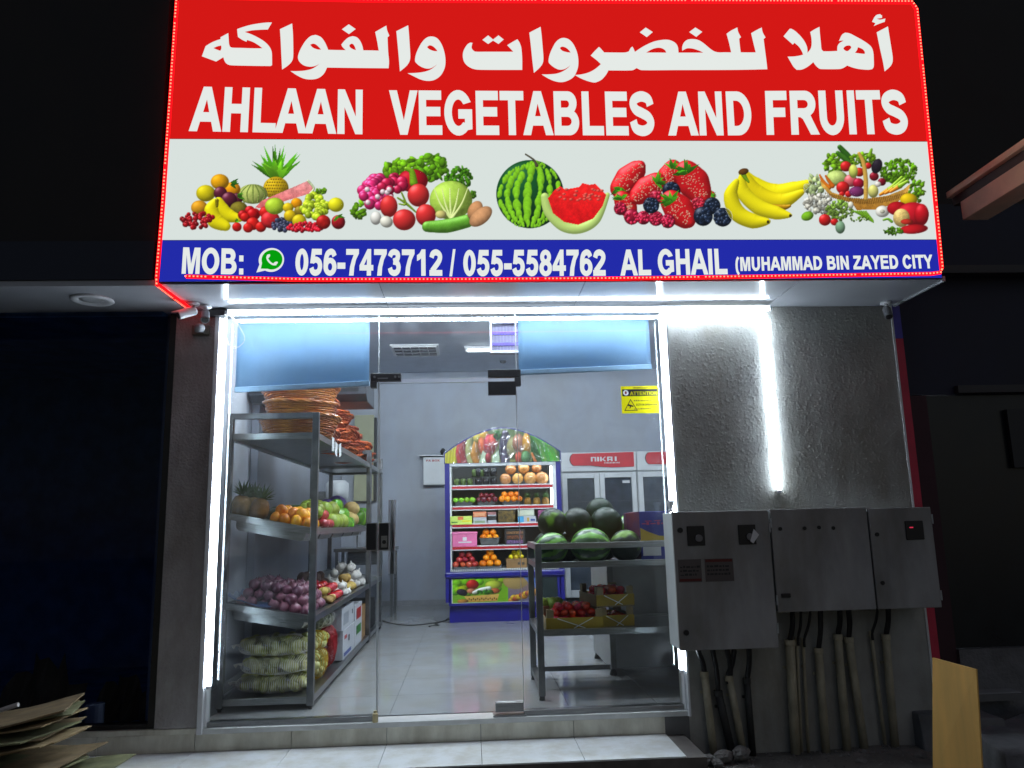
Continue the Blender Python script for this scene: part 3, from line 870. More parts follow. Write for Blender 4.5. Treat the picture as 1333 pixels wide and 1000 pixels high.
for outer, holes in ARABIC:
    def sm(l):
        q = crom([(x / 1000, z / 1000) for x, z in l], 3, True, 36) if len(l) > 8 else [(x / 1000, z / 1000) for x, z in l]
        return q
    fill_poly(mb, sm(outer), [crom([(x / 1000, z / 1000) for x, z in h], 3, True, 75) for h in holes], T0)
mb.build("arabic_lettering", M_slet, sg, fix=False)
for i, (wd, BL, BR, TL, TR) in enumerate(WORDS):
    mb = MB()
    set_word(mb, wd, BL, BR, TL, TR, T0)
    mb.build("lettering", M_slet, sg, fix=False)
# green phone bubble
ic = (-1.1963, 2.8565)
bub = [(ic[0] + .0765 * math.cos(a), ic[1] + .0765 * math.sin(a)) for a in [R(x) for x in range(-118, 208, 8)]]
flat(bub + [(ic[0] - .088, ic[1] - .080)], -.620).build("phone_bubble_border", M_slet, sg)
bub = [(ic[0] + .004 + .063 * math.cos(a), ic[1] + .001 + .063 * math.sin(a)) for a in [R(x) for x in range(-112, 202, 8)]]
flat(bub + [(ic[0] - .062, ic[1] - .056)], -.6215).build("phone_bubble", lamp_mat("sign_green_film", lin((.02, .62, .05)), 1.0), sg)
mb = MB()
hs = [(-.026, .030), (-.031, .012), (-.024, -.006), (-.010, -.022), (.008, -.032), (.026, -.031)]
fill_poly(mb, stroke([(ic[0] + .006 + x, ic[1] + .002 + z) for x, z in hs], .011), [], lambda a, b: (a, -.623, b))
for (x, z), an in (((-.0235, .021), 62), ((.021, -.024), 28)):
    q = [(ic[0] + .006 + x + (u * math.cos(R(an)) - v * math.sin(R(an))), ic[1] + .002 + z + (u * math.sin(R(an)) + v * math.cos(R(an)))) for u, v in arc(0, 0, .0145, .0085, 0, 330, 11)]
    fill_poly(mb, q, [], lambda a, b: (a, -.6236, b))
mb.build("phone_handset", M_slet, sg, fix=False)

# red rope light round the sign
def rope(path, name="red_light_rope", pitch=.0234, gap=()):
    path = [Vector(p) for p in path]
    MB().tube(path, .0125, 8).build(name, L_redrope, sg, smooth=True)
    lm = MB()
    acc = 0.0
    n = 0
    for a, b in zip(path[:-1], path[1:]):
        d = (b - a)
        L = d.length
        d = d / L
        while acc < L:
            q = a + d * acc
            n += 1
            if n % 43 != 7:
                o = Vector((0, -.0100, 0)) if abs(d.y) < .5 else Vector((0, 0, -.0100))
                lm.tube([q + o - d * .0048, q + o + d * .0048], .0052, 6)
            acc += pitch
        acc -= L
    x = lm.build("red_leds", L_red, sg)
    x["kind"] = "stuff"
bz = 2.7345
rope([(-1.695, -.634, bz + .014), (-1.0, -.634, bz - .010), (0, -.634, bz - .016), (1.0, -.634, bz - .014), (2.0, -.634, bz - .006), (2.95, -.634, bz + .004), (3.010, -.634, bz + .012), (3.024, -.634, bz + .04), (3.04, -.634, 3.3), (3.066, -.634, 4.2), (3.078, -.634, 4.62), (3.05, -.634, 4.672), (2.0, -.634, 4.66), (.6, -.634, 4.642), (-.6, -.634, 4.628), (-1.845, -.634, 4.635)])
rope([(-1.848, -.634, 4.60), (-1.852, -.634, 3.9), (-1.858, -.634, 3.2), (-1.868, -.634, 2.74), (-1.866, -.63, 2.703), (-1.862, -.35, 2.700), (-1.858, -.05, 2.700)])
# ---------------------------------------------------------------- the six pictures printed on the sign's white band
M_ink = print_mat("sign_print_film", 1.0)
WB = (.85, .885, .87)
def canvas(w, h, ox, oy, k, seed, res=1.35):
    c = Canvas(w, h, res, ox, oy, k, None, seed)
    c.rgb[:] = np.array(WB)
    return c
GRN, RED, YEL, ORG = (.45, .7, .1), (.82, .13, .13), (.95, .9, .06), (.94, .62, .05)
def fan(c, x, y, n, l0, l1, a0, a1, col, wd):
    for i in range(n):
        a = R(a0 + (a1 - a0) * c.rs.rand())
        L = l0 + (l1 - l0) * c.rs.rand()
        tx, ty = x + L * math.cos(a), y - L * math.sin(a)
        px, py = -math.sin(a) * wd, -math.cos(a) * wd
        k = .6 + .7 * c.rs.rand()
        c.poly([(x + px, y + py), ((x * .6 + tx * .4) + px, (y * .6 + ty * .4) + py), (tx, ty), ((x * .6 + tx * .4) - px, (y * .6 + ty * .4) - py), (x - px, y - py)], tuple(v * k * 1.2 for v in col), tuple(v * k * .7 for v in col))
def berry(c, x, y, r, col, n=26):
    c.ball(x, y, r, r, tuple(v * .7 for v in col))
    for i in range(n):
        a, q = c.rs.rand() * 6.283, math.sqrt(c.rs.rand()) * .85
        k = .7 + .5 * c.rs.rand()
        c.ball(x + r * q * math.cos(a), y + r * q * math.sin(a), r * .2, None, tuple(min(1, v * k) for v in col), 0, .5)
def strawberry(c, a, b, r):
    d = (b[0] - a[0], b[1] - a[1])
    c.tube([a, (a[0] + d[0] * .4, a[1] + d[1] * .4), (a[0] + d[0] * .75, a[1] + d[1] * .75), b], [r * .75, r, r * .75, r * .28], (.86, .1, .13), .35, .55)
    L = math.hypot(*d)
    for i in range(70):
        t, o = c.rs.rand(), (c.rs.rand() - .5) * 1.5
        rr = r * (1 - .6 * t)
        c.ball(a[0] + d[0] * t - d[1] / L * o * rr, a[1] + d[1] * t + d[0] / L * o * rr, 3.6, 3.6, (.96, .72, .6), 0, .1)
    an = math.degrees(math.atan2(d[1], -d[0]))
    fan(c, a[0], a[1], 12, r * .5, r * 1.0, an - 95, an + 95, (.25, .55, .1), r * .13)

C = canvas(275, 130, 0, 0, 4.847, 2)
fan(C, 648, 262, 46, 90, 235, 28, 152, (.28, .55, .08), 15)
fan(C, 650, 255, 16, 70, 150, 40, 140, (.40, .68, .12), 20)
C.ball(645, 318, 80, 72, (.86, .72, .10), 0, .2, .35)
for i in range(66):
    px, py = 570 + 15 * (i % 11) + 7 * (i // 11 % 2), 262 + 19 * (i // 11)
    if ((px - 645) / 74) ** 2 + ((py - 318) / 66) ** 2 < 1:
        C.ball(px, py, 5, 5, (.6, .48, .1), 0, 0)
C.ball(500, 355, 92, 62, (.74, .80, .42), 0, .25, .2)
for q in (-60, -30, 0, 30, 60):
    C.tube([(500 + q * .5, 298), (500 + q * 1.25, 350), (500 + q * .9, 410)], [3, 4, 3], (.5, .6, .25))
C.poly([(515, 440), (560, 395), (700, 335), (845, 272), (885, 320), (860, 352), (700, 400), (560, 445)], (.93, .62, .62), (.85, .40, .40), .5)
C.tube([(848, 272), (884, 318), (862, 350)], [7, 7, 7], (.85, .92, .72))
C.leafy(930, 340, 35, 22, GRN, 16, 14)
for x, y, r1, r2, cc in ((370, 325, 52, 45, ORG), (293, 278, 57, 49, (.92, .66, .06)), (205, 350, 60, 52, (.86, .8, .08)), (165, 440, 52, 45, (.88, .62, .12))):
    C.ball(x, y, r1, r2, cc, 0, .35, .12)
fan(C, 365, 290, 6, 35, 60, -60, 60, (.2, .45, .1), 10)
for x, y, r1 in ((400, 385, 36), (297, 350, 42), (350, 392, 50)):
    C.ball(x, y, r1, r1, (.36, .12, .2), 0, .5)
fan(C, 405, 365, 5, 30, 60, -40, 30, (.25, .5, .1), 9)
C.ball(412, 447, 55, 45, (.5, .46, .14), 0, .2, .3)
C.tube([(285, 400), (310, 450), (350, 490), (420, 508)], [26, 40, 42, 20], YEL, .2, .6)
C.tube([(262, 400), (240, 455), (265, 520), (330, 555)], [18, 44, 50, 30], YEL, .2, .62)
C.tube([(275, 395), (275, 430)], [12, 8], (.5, .45, .05))
C.bunch(160, 520, 105, 48, 15, (.62, .07, .1), 46)
C.bunch(470, 470, 45, 30, 34, (.8, .08, .1), 5)
for x, y, r1 in ((450, 500, 30), (500, 540, 42), (470, 565, 32), (550, 560, 34), (400, 560, 30), (580, 470, 40)):
    C.ball(x, y, r1, r1 * .95, (.82, .12, .1), 0, .4, .2)
fan(C, 400, 530, 6, 15, 35, 20, 160, (.3, .6, .1), 7)
C.ball(610, 515, 60, 53, (.82, .16, .18), 0, .5, .25)
C.ball(638, 430, 62, 52, (.72, .86, .22), 0, .35, .15)
C.bunch(685, 545, 65, 42, 14, (.22, .24, .34), 34)
for x, y, r1, cc in ((775, 412, 36, ORG), (722, 440, 34, (.9, .78, .1)), (735, 490, 40, (.88, .75, .08)), (795, 460, 34, (.6, .52, .15)), (792, 522, 45, (.86, .78, .1))):
    C.ball(x, y, r1, r1 * .9, cc, 0, .35, .15)
C.bunch(890, 430, 88, 75, 21, (.74, .86, .16), 60, .35)
C.ball(1025, 422, 50, 45, (.92, .9, .12), 0, .4)
C.bunch(830, 562, 115, 27, 13, (.82, .08, .16), 60)
C.ball(945, 530, 46, 44, (.72, .12, .1), 0, .4, .3)
C.ball(1040, 530, 44, 44, (.64, .1, .14), 0, .4, .3)
fan(C, 1040, 495, 7, 25, 50, 150, 390, (.3, .55, .1), 8)
C.sheet("fruit_picture", M_ink, PRINTS["fruit_heap"], -.620, sg)

C = canvas(195, 120, 0, 0, 3.809, 3)
C.leafy(65, 320, 32, 40, GRN, 26, 16)
C.leafy(290, 120, 100, 55, (.46, .72, .1), 70, 22)
C.leafy(420, 110, 75, 60, (.42, .7, .1), 70, 20)
C.leafy(560, 165, 65, 60, (.3, .58, .08), 110, 11)
C.leafy(620, 245, 24, 18, (.35, .6, .1), 20, 10)
C.ball(330, 175, 75, 58, (.76, .08, .15), 0, .6)
C.tube([(298, 115), (325, 130), (335, 185)], [10, 14, 20], (.5, .72, .12))
C.bunch(165, 230, 85, 75, 25, (.82, .16, .42), 34, .6)
C.bunch(230, 190, 60, 40, 24, (.8, .12, .3), 12, .6)
for i in range(9):
    C.ball(100 + 130 * C.rs.rand(), 200 + 130 * C.rs.rand(), 13, 13, (.95, .85, .88), 0, .3)
C.ball(520, 272, 106, 96, (.72, .88, .34), 0, .2, .2)
for q in (-75, -40, -5, 35, 75):
    C.tube([(520, 365), (520 + q * .7, 290), (520 + q * 1.1, 215)], [6, 4, 2], (.88, .95, .62), .1, .8)
for x, y, r1, r2 in ((358, 247, 54, 57), (212, 302, 43, 54), (395, 345, 50, 54), (288, 368, 56, 52)):
    C.ball(x, y, r1, r2, (.86, .2, .2), 0, .55)
C.tube([(255, 260), (300, 290), (345, 330)], [4, 7, 4], (.5, .65, .15))
C.tube([(275, 235), (295, 290), (262, 290)], [4, 6, 3], (.5, .65, .15))
C.ball(148, 360, 27, 33, (.93, .93, .9), 0, .1)
C.ball(200, 378, 32, 28, (.92, .92, .86), 20, .1)
C.ball(470, 342, 28, 20, (.86, .82, .5), 0, .2)
C.tube([(402, 402), (500, 398), (600, 375)], [26, 34, 32], (.4, .68, .2), .3, .55, .2)
C.ball(640, 322, 34, 50, (.86, .62, .42), 30, .2, .15)
C.ball(668, 352, 66, 38, (.9, .66, .46), -38, .2, .15)
C.sheet("vegetable_picture", M_ink, PRINTS["vegetable_heap"], -.620, sg)

C = canvas(165, 115, 185, 5, 3.809, 4)
C.ball(912, 240, 166, 169, (.09, .33, .16), 0, .25, .15, .45)
for o in (-150, -112, -68, -12, 48, 100, 142):
    pts = [(935 + o * .15, 82), (925 + o * .75, 140), (912 + o * 1.0, 240), (908 + o * .8, 330), (905 + o * .35, 398)]
    P = crom(pts, 9)
    for i, (x, y) in enumerate(P):
        if C.rs.rand() < .83:
            r = (6 + 13 * math.sin(math.pi * i / len(P))) * (.6 + .7 * C.rs.rand()) * (1 - .5 * abs(o) / 170)
            C.ball(x + (C.rs.rand() - .5) * 8, y, r, r * 1.5, (.5, .78, .14), 0, 0, .2, .75)
C.tube([(890, 42), (930, 70), (945, 98)], [4, 5, 9], (.35, .33, .25))
C.tube([(985, 255), (1005, 330), (1075, 398), (1160, 410), (1240, 365), (1296, 245)], [20, 24, 26, 24, 22, 12], (.74, .86, .48), .1, .7)
C.poly([(1000, 262), (1030, 225), (1060, 202), (1085, 218), (1120, 212), (1155, 205), (1172, 186), (1205, 195), (1235, 190), (1290, 245), (1272, 300), (1225, 362), (1150, 392), (1080, 378), (1025, 335)], (.95, .15, .14), (.82, .07, .09), .35)
for i in range(28):
    C.ball(1040 + 230 * C.rs.rand(), 215 + 60 * C.rs.rand(), 9, 6, (.97, .38, .33), 0, .2)
C.sheet("watermelon_picture", M_ink, PRINTS["melon"], -.620, sg)

C = canvas(175, 110, 5, 5, 4.76, 5)
strawberry(C, (455, 140), (395, 265), 72)
strawberry(C, (128, 265), (258, 118), 82)
strawberry(C, (140, 330), (200, 420), 66)
strawberry(C, (352, 225), (210, 335), 78)
strawberry(C, (690, 310), (640, 360), 40)
berry(C, 350, 318, 42, (.86, .15, .28))
strawberry(C, (540, 165), (645, 325), 100)
berry(C, 612, 362, 44, (.88, .16, .26))
berry(C, 445, 280, 56, (.12, .18, .28))
strawberry(C, (445, 345), (560, 475), 92)
for x, y, r in ((130, 390, 40), (200, 440, 48), (272, 446, 42), (350, 450, 46), (424, 466, 44)):
    berry(C, x, y, r, (.86, .12, .28))
for x, y, r in ((320, 370, 50), (698, 372, 52), (642, 436, 60), (764, 442, 58)):
    berry(C, x, y, r, (.13, .19, .29))
C.sheet("berry_picture", M_ink, PRINTS["berries"], -.620, sg)

C = canvas(130, 93, 155, 20, 4.76, 6)
C.tube([(890, 170), (960, 250), (1080, 300), (1200, 272), (1302, 226)], [26, 58, 66, 50, 16], YEL, .12, .62)
C.tube([(900, 190), (980, 300), (1120, 345), (1258, 285)], [30, 56, 52, 16], (.93, .86, .06), .12, .6)
C.tube([(1060, 378), (1150, 380), (1180, 372)], [16, 16, 8], (.75, .55, .05))
C.tube([(880, 195), (893, 290), (985, 378), (1095, 415), (1182, 430)], [18, 44, 48, 42, 12], (.96, .91, .08), .12, .62)
C.tube([(850, 220), (815, 310), (855, 415), (950, 465), (1042, 468)], [16, 44, 52, 46, 18], (.94, .89, .07), .12, .6)
C.tube([(893, 178), (905, 200), (925, 225)], [16, 12, 6], (.5, .68, .1))
C.ball(893, 160, 32, 20, (.42, .26, .1), -15, .2)
C.ball(1306, 230, 9, 12, (.2, .14, .05), 0, 0)
C.ball(1182, 432, 8, 9, (.25, .18, .06), 0, 0)
C.ball(1044, 470, 8, 10, (.25, .18, .06), 0, 0)
C.sheet("banana_picture", M_ink, PRINTS["bananas"], -.620, sg)

C = canvas(185, 132, 105, -10, 4.443, 8)
C.leafy(575, 235, 48, 55, (.8, .9, .62), 30, 20)
C.leafy(690, 110, 55, 65, (.5, .74, .12), 50, 17)
C.tube([(722, 8), (760, 50), (795, 85)], [14, 18, 14], (.2, .42, .1))
C.tube([(710, 42), (745, 70), (775, 95)], [12, 17, 12], (.25, .48, .12))
C.leafy(865, 85, 85, 42, (.48, .7, .1), 60, 14)
C.tube([(905, 20), (895, 60)], [6, 14], (.5, .72, .15))
C.leafy(1065, 150, 105, 72, (.42, .68, .08), 190, 13)
C.leafy(1165, 265, 45, 70, (.4, .64, .1), 60, 14)
C.ball(705, 190, 62, 45, (.78, .87, .5), 0, .2, .3)
C.tube([(607, 170), (630, 215), (660, 245)], [4, 12, 14], (.93, .5, .1))
C.tube([(640, 175), (680, 235)], [5, 14], (.9, .45, .1))
for x, y, r, cc in ((757, 122, 32, RED), (835, 155, 28, (.8, .2, .1)), (885, 118, 20, RED), (785, 205, 38, (.86, .4, .42)), (830, 220, 32, (.7, .08, .2)), (920, 180, 27, (.55, .08, .15)), (965, 212, 24, (.5, .06, .14)), (740, 245, 38, RED), (735, 282, 16, RED), (772, 282, 20, RED)):
    C.ball(x, y, r, r * .95, cc, 0, .5)
C.ball(936, 120, 30, 44, (.16, .13, .18), 20, .6)
C.ball(820, 268, 44, 30, (.5, .2, .42), 0, .4)
C.ball(800, 150, 26, 40, (.84, .88, .4), 0, .3)
for i, y0 in enumerate((195, 205, 218)):
    C.tube([(955 + 30 * i, 285 - 8 * i), (1010 + 30 * i, 255 - 10 * i)], [8, 16], (.93, .55, .12))
    C.tube([(1010 + 30 * i, 255 - 10 * i), (1080 + 16 * i, y0 - 10)], [14, 8], (.55, .76, .15))
C.ball(915, 266, 30, 38, (.87, .86, .48), 0, .3)
C.ball(942, 225, 18, 16, (.92, .9, .86), 0, .2)
C.poly([(608, 200), (680, 272), (770, 303), (870, 310), (1000, 290), (1090, 255), (1132, 220), (1112, 282), (1050, 332), (935, 372), (820, 374), (790, 332), (680, 302), (620, 240)], (.86, .68, .32), (.62, .42, .14), .5)
for i in range(46):
    x = 640 + i * 10.4
    C.tube([(x, 268 + 40 * math.sin((x - 610) / 520 * 3.14)), (x + 6, 282 + 55 * math.sin((x - 610) / 520 * 3.14))], [2.4, 2.4], (.5, .33, .1), 0)
C.tube([(833, 45), (858, 100), (872, 200), (872, 308)], [9, 12, 13, 12], (.85, .68, .3), .2, .6)
C.leafy(600, 338, 78, 58, (.93, .93, .86), 90, 15)
C.leafy(722, 375, 76, 56, (.52, .68, .26), 140, 11)
C.ball(785, 345, 16, 20, (.92, .92, .85), 0, .2)
for i in range(7):
    C.tube([(800 + 12 * i, 380), (850 + 10 * i, 405 + 4 * i), (880 + 6 * i, 425 + 3 * i)], [4, 5, 4], (.5, .75, .15))
C.leafy(835, 425, 55, 14, (.5, .72, .15), 16, 8)
C.ball(537, 408, 36, 26, (.5, .75, .15), -20, .3, .2)
C.ball(637, 430, 35, 33, RED, 0, .6)
C.ball(692, 442, 23, 20, RED, 0, .6)
C.ball(725, 472, 28, 36, (.5, .66, .52), 0, .2)
C.ball(968, 382, 40, 33, (.94, .94, .9), 0, .1)
C.ball(968, 382, 14, 11, (.8, .8, .72), 0, .1)
C.ball(1120, 315, 50, 38, (.9, .76, .08), 0, .4)
C.ball(1055, 365, 60, 40, (.72, .08, .12), 0, .3)
C.ball(1145, 395, 92, 66, (.8, .1, .16), 0, .5)
C.ball(1195, 400, 42, 62, (.78, .09, .14), 0, .6)
C.ball(1078, 418, 48, 52, (.92, .8, .48), 0, .2, .4)
C.ball(1110, 440, 36, 16, (.8, .2, .15), 0, .2)
C.ball(1150, 482, 82, 27, (.8, .1, .14), -4, .5)
C.tube([(975, 430), (1000, 425), (1022, 440)], [6, 7, 8], (.45, .7, .15))
C.leafy(1030, 492, 55, 20, (.36, .6, .1), 40, 10)
C.sheet("vegetable_basket_picture", M_ink, PRINTS["basket"], -.620, sg)
# ---------------------------------------------------------------- shop front: frame, panes, door, blinds
sf = thing("shopfront_frame", "white aluminium frame with fixed glass panes round the shop entrance", "shopfront", (-.16, 0, .03))
def fbox(a, b, name="frame_bar", m=None, bev=.003):
    return MB().box(a, b).build(name, m or m_frame, sf, bevel=bev)
fbox((-1.703, -.060, .0), (-1.672, .09, 2.703))
fbox((-1.6715, -.030, .032), (-1.657, .035, 2.675))
fbox((1.370, -.066, .0), (1.385, .09, 2.703))
fbox((1.357, -.030, .032), (1.3695, .035, 2.675))
fbox((-1.671, -.012, 2.676), (1.367, .08, 2.705))
fbox((-1.712, -.040, -.002), (1.389, .115, .0295), "sill", mat("sill_marble", (.62, .63, .62), .3, var=.08, scale=12))
fbox((-1.656, -.012, .0305), (-.605, .05, .062), "bottom_track", m_steel)
fbox((.320, -.012, .0305), (1.356, .05, .062), "bottom_track", m_steel)
def pane(x0, x1, z0, z1, parent, y=.018, name="pane"):
    return MB().box((x0, y, z0), (x1, y + .010, z1)).build(name, m_glass, parent, bevel=.001)
pane(-1.6565, -.618, .063, 2.675, sf)
pane(.332, 1.3565, .063, 2.675, sf)
pane(-.611, .325, 2.226, 2.675, sf)
m_edge = mat("glass_edge", (.55, .60, .61), .25, var=.05)
fbox((-.6175, .0165, .063), (-.6115, .0295, 2.675), "glass_edge_seal", m_edge, 0)
fbox((.3255, .0165, 2.20), (.3315, .0295, 2.675), "glass_edge_seal", m_edge, 0)
# patch fittings on the fixed glass
def Lpatch(name, x0, x1, z0, z1, w, left):
    mb = MB()
    mb.box((x0, -.004, z1 - w), (x1, .0165, z1))
    mb.box((x0, .0305, z1 - w), (x1, .047, z1))
    if left:
        mb.box((x0, -.004, z0), (x0 + w * .8, .0165, z1 - w - .0005))
        mb.box((x0, .0305, z0), (x0 + w * .8, .047, z1 - w - .0005))
    else:
        mb.box((x1 - w * .8, -.004, z0), (x1, .0165, z1 - w - .0005))
        mb.box((x1 - w * .8, .0305, z0), (x1, .047, z1 - w - .0005))
    return mb.build(name, m_patch, sf, bevel=.003)
Lpatch("corner_patch", -.668, -.462, 2.165, 2.262, .052, True)
Lpatch("corner_patch", .131, .357, 2.165, 2.278, .052, False)
for x in (-.64, -.50, -.475):
    MB().tube([(x, -.0105, 2.236), (x, -.0035, 2.236)], .0075, 12).build("screw", m_steel, sf, smooth=False)
MB().box((-.62, -.0075, 2.222), (-.55, -.0045, 2.231)).build("patch_slot", m_steel, sf)
tr = thing("lock_keeper_plate", "black lock keeper plate on the fixed pane beside the door lock", "lock plate", (-.65, 0, 1.17))
MB().box((-.684, -.008, 1.086), (-.622, .0165, 1.256)).build("plate", m_black, tr, bevel=.002)
ft = MB()
ft.box((-.688, -.0065, 1.082), (-.684, .012, 1.26)); ft.box((-.622, -.0065, 1.082), (-.618, .012, 1.26)); ft.box((-.684, -.0065, 1.256), (-.622, .012, 1.26)); ft.box((-.684, -.0065, 1.082), (-.622, .012, 1.086))
ft.build("plate_rim", m_steel, tr)

dr = thing("glass_door", "frameless clear glass door with black lock and tall pull handle", "glass door", (.325, .02, .05))
pane(-.604, .322, .055, 2.195, dr, name="leaf")
de = MB()
de.box((-.6085, .0175, .055), (-.6045, .0285, 2.195)); de.box((.3225, .0175, .10), (.3265, .0285, 2.16)); de.box((-.604, .0175, 2.1955), (.13, .0285, 2.1995))
de.build("polished_edge", m_edge, dr)
pt = MB()
pt.box((.131, -.004, 2.105), (.3215, .0165, 2.196)); pt.box((.131, .0295, 2.105), (.3215, .045, 2.196))
pt.build("top_patch", m_patch, dr, bevel=.003)
pt = MB()
pt.box((.141, -.010, .056), (.3215, .0165, .112)); pt.box((.141, .0295, .056), (.3215, .05, .112))
pt.build("bottom_patch", m_steel, dr, bevel=.004)
lk = MB().box((-.602, -.008, 1.086), (-.508, .0165, 1.256)).build("lock_plate", m_black, dr, bevel=.002)
ft = MB()
ft.box((-.606, -.0065, 1.082), (-.602, .012, 1.26)); ft.box((-.508, -.0065, 1.082), (-.504, .012, 1.26)); ft.box((-.602, -.0065, 1.256), (-.508, .012, 1.26)); ft.box((-.602, -.0065, 1.082), (-.508, .012, 1.086))
ft.build("plate_rim", m_steel, lk)
kc = MB()
kc.box((-.588, -.011, 1.10), (-.548, -.0085, 1.175))
kc.build("key_plate", m_steel, lk)
MB().tube([(-.568, -.018, 1.135), (-.568, -.0115, 1.135)], .013, 14).build("key_cylinder", m_black, lk)
hd = MB()
hd.tube([(-.512, -.055, .935), (-.512, -.055, 1.405)], .0115, 12)
hd.build("handle", m_black, dr, smooth=True)
hs = MB()
for xx in (-.531, -.494):
    hs.box((xx - .0035, -.058, .935), (xx + .0035, -.052, 1.405))
hs.build("handle_edge_trim", m_frame, dr)
hp = MB()
for z in (1.0, 1.34):
    hp.tube([(-.512, -.05, z), (-.512, .017, z)], .007, 8)
hp.build("handle_post", m_steel, dr)
MB().box((.125, -.03, .0302), (.335, .08, .042)).build("floor_pivot_plate", m_steel, dr, bevel=.002)
bt = thing("floor_bolt", "small brass floor bolt at the bottom corner of the glass door", "bolt", (-.615, 0, .03))
MB().lathe([(.0, 0), (.018, 0), (.018, .05), (.012, .056), (.012, .068), (0, .07)], 12, (-.615, -.0295, .0305)).build("barrel", mat("brass", (.45, .38, .22), .4, .8), bt)

m_blind = mat("blind_cloth", (.44, .64, .88), .75, var=.05, scale=2, stretch=(1, 1, .3))
_nt = m_blind.node_tree
_tr = _nt.nodes.new("ShaderNodeBsdfTranslucent")
_tr.inputs[0].default_value = (.52, .74, .95, 1)
_mx = _nt.nodes.new("ShaderNodeMixShader")
_mx.inputs[0].default_value = .55
_out = [n for n in _nt.nodes if n.type == "OUTPUT_MATERIAL"][0]
_nt.links.new(_nt.nodes["Principled BSDF"].outputs[0], _mx.inputs[1])
_nt.links.new(_tr.outputs[0], _mx.inputs[2])
_nt.links.new(_mx.outputs[0], _out.inputs[0])
def blind(x0, x1, z0, z1, zr, label):
    b = thing("roller_blind", label, "roller blind", ((x0 + x1) / 2, .10, z0), "pale blue roller blinds inside the shop front")
    mb = MB()
    n = 26
    for j in range(2):
        for i in range(n + 1):
            t = i / n
            x = x0 + (x1 - x0) * t
            zb = z0 + (zr - z0) * t
            mb.v.append((x, .10 + .004 * math.sin(t * 9) + (.003 if j else 0), zb if j == 0 else z1))
    for i in range(n):
        mb.f.append((i, i + 1, n + 2 + i, n + 1 + i))
    o = mb.build("cloth", m_blind, b, smooth=True)
    s_ = o.modifiers.new("thick", "SOLIDIFY")
    s_.thickness = .002
    MB().hexa([(x0 - .003, .088, z0 - .006), (x1 + .003, .088, zr - .006), (x1 + .003, .112, zr - .006), (x0 - .003, .112, z0 - .006), (x0 - .003, .088, z0 + .032), (x1 + .003, .088, zr + .032), (x1 + .003, .112, zr + .032), (x0 - .003, .112, z0 + .032)]).build("bottom_bar", mat("blind_bar", (.38, .56, .78), .4), b, bevel=.006)
    MB().tube([(x0 - .01, .125, z1 - .01), (x1 + .01, .125, z1 - .01)], .028, 14).build("roller", m_white, b, smooth=True)
blind(-1.60, -.690, 2.166, 2.70, 2.200, "pale blue roller blind half lowered above the stacked baskets")
blind(.352, 1.292, 2.262, 2.70, 2.292, "pale blue roller blind half lowered above the watermelon table")

# yellow camera notice stuck on the glass
st = thing("cctv_notice", "yellow warning notice about cameras stuck on the glass", "notice", (1.18, .01, 1.96))
nx0, nx1, nz0, nz1 = 1.050, 1.310, 1.962, 2.152
m_yel = mat("notice_yellow", lin((.96, .93, .05)), .45, var=.05)
def translucent(m, col, f):
    nt = m.node_tree
    t_ = nt.nodes.new("ShaderNodeBsdfTranslucent")
    t_.inputs[0].default_value = (*col, 1)
    x_ = nt.nodes.new("ShaderNodeMixShader")
    x_.inputs[0].default_value = f
    o_ = [n for n in nt.nodes if n.type == "OUTPUT_MATERIAL"][0]
    nt.links.new(nt.nodes["Principled BSDF"].outputs[0], x_.inputs[1])
    nt.links.new(t_.outputs[0], x_.inputs[2])
    nt.links.new(x_.outputs[0], o_.inputs[0])
translucent(m_yel, lin((.97, .95, .06)), .5)
m_pink_ = mat("badge_ink", (.25, .02, .05), .5)
m_ink = mat("notice_ink", (.012, .012, .012), .5)
MB().box((nx0, .0125, nz0), (nx1, .0165, nz1)).build("sheet", m_yel, st)
MB().box((nx0 + .008, .0118, nz1 - .070), (nx1 - .004, .0121, nz1 - .022)).build("black_band", m_ink, st)
mb = MB()
fill_poly(mb, arc(nx0 + .032, nz1 - .046, .019, .019, 0, 350, 20), [], lambda a, b: (a, .0114, b))
mb.build("round_badge", m_white, st, fix=False)
mb = MB()
fill_poly(mb, arc(nx0 + .032, nz1 - .046, .007, .011, 0, 350, 16), [], lambda a, b: (a, .0110, b))
mb.build("badge_figure", m_pink_, st, fix=False)
label_text(st, "lettering", "ATTENTION", nx0 + .060, nx1 - .008, nz1 - .064, nz1 - .038, .0115, m_yel)
label_text(st, "lettering", "CCTV IN OPERATION", nx0 + .100, nx1 - .012, nz0 + .052, nz0 + .066, .0118, m_ink)
sq = random.Random(5)
for i, zz in enumerate((nz0 + .083, nz0 + .026, nz1 - .016)):
    mb = MB()
    x = nx0 + .085
    while x < nx1 - .05:
        wd = .004 + .010 * sq.random()
        mb.box((x, .0116, zz), (x + wd, .0119, zz + .006 + .004 * sq.random()))
        x += wd + .003
    mb.build("small_print", mat("notice_print", (.35, .30, .02), .5), st)
mb = MB()
T_ = lambda a, b: (a, .0117, b)
fill_poly(mb, [(nx0 + .016, nz0 + .018), (nx0 + .110, nz0 + .018), (nx0 + .063, nz0 + .100)], [[(nx0 + .024, nz0 + .023), (nx0 + .102, nz0 + .023), (nx0 + .063, nz0 + .091)]], T_)
fill_poly(mb, [(nx0 + .042, nz0 + .052), (nx0 + .078, nz0 + .044), (nx0 + .084, nz0 + .052), (nx0 + .046, nz0 + .064)], [], T_)
fill_poly(mb, [(nx0 + .052, nz0 + .034), (nx0 + .058, nz0 + .034), (nx0 + .066, nz0 + .05), (nx0 + .058, nz0 + .05)], [], T_)
mb.build("camera_symbol", m_ink, st, fix=False)

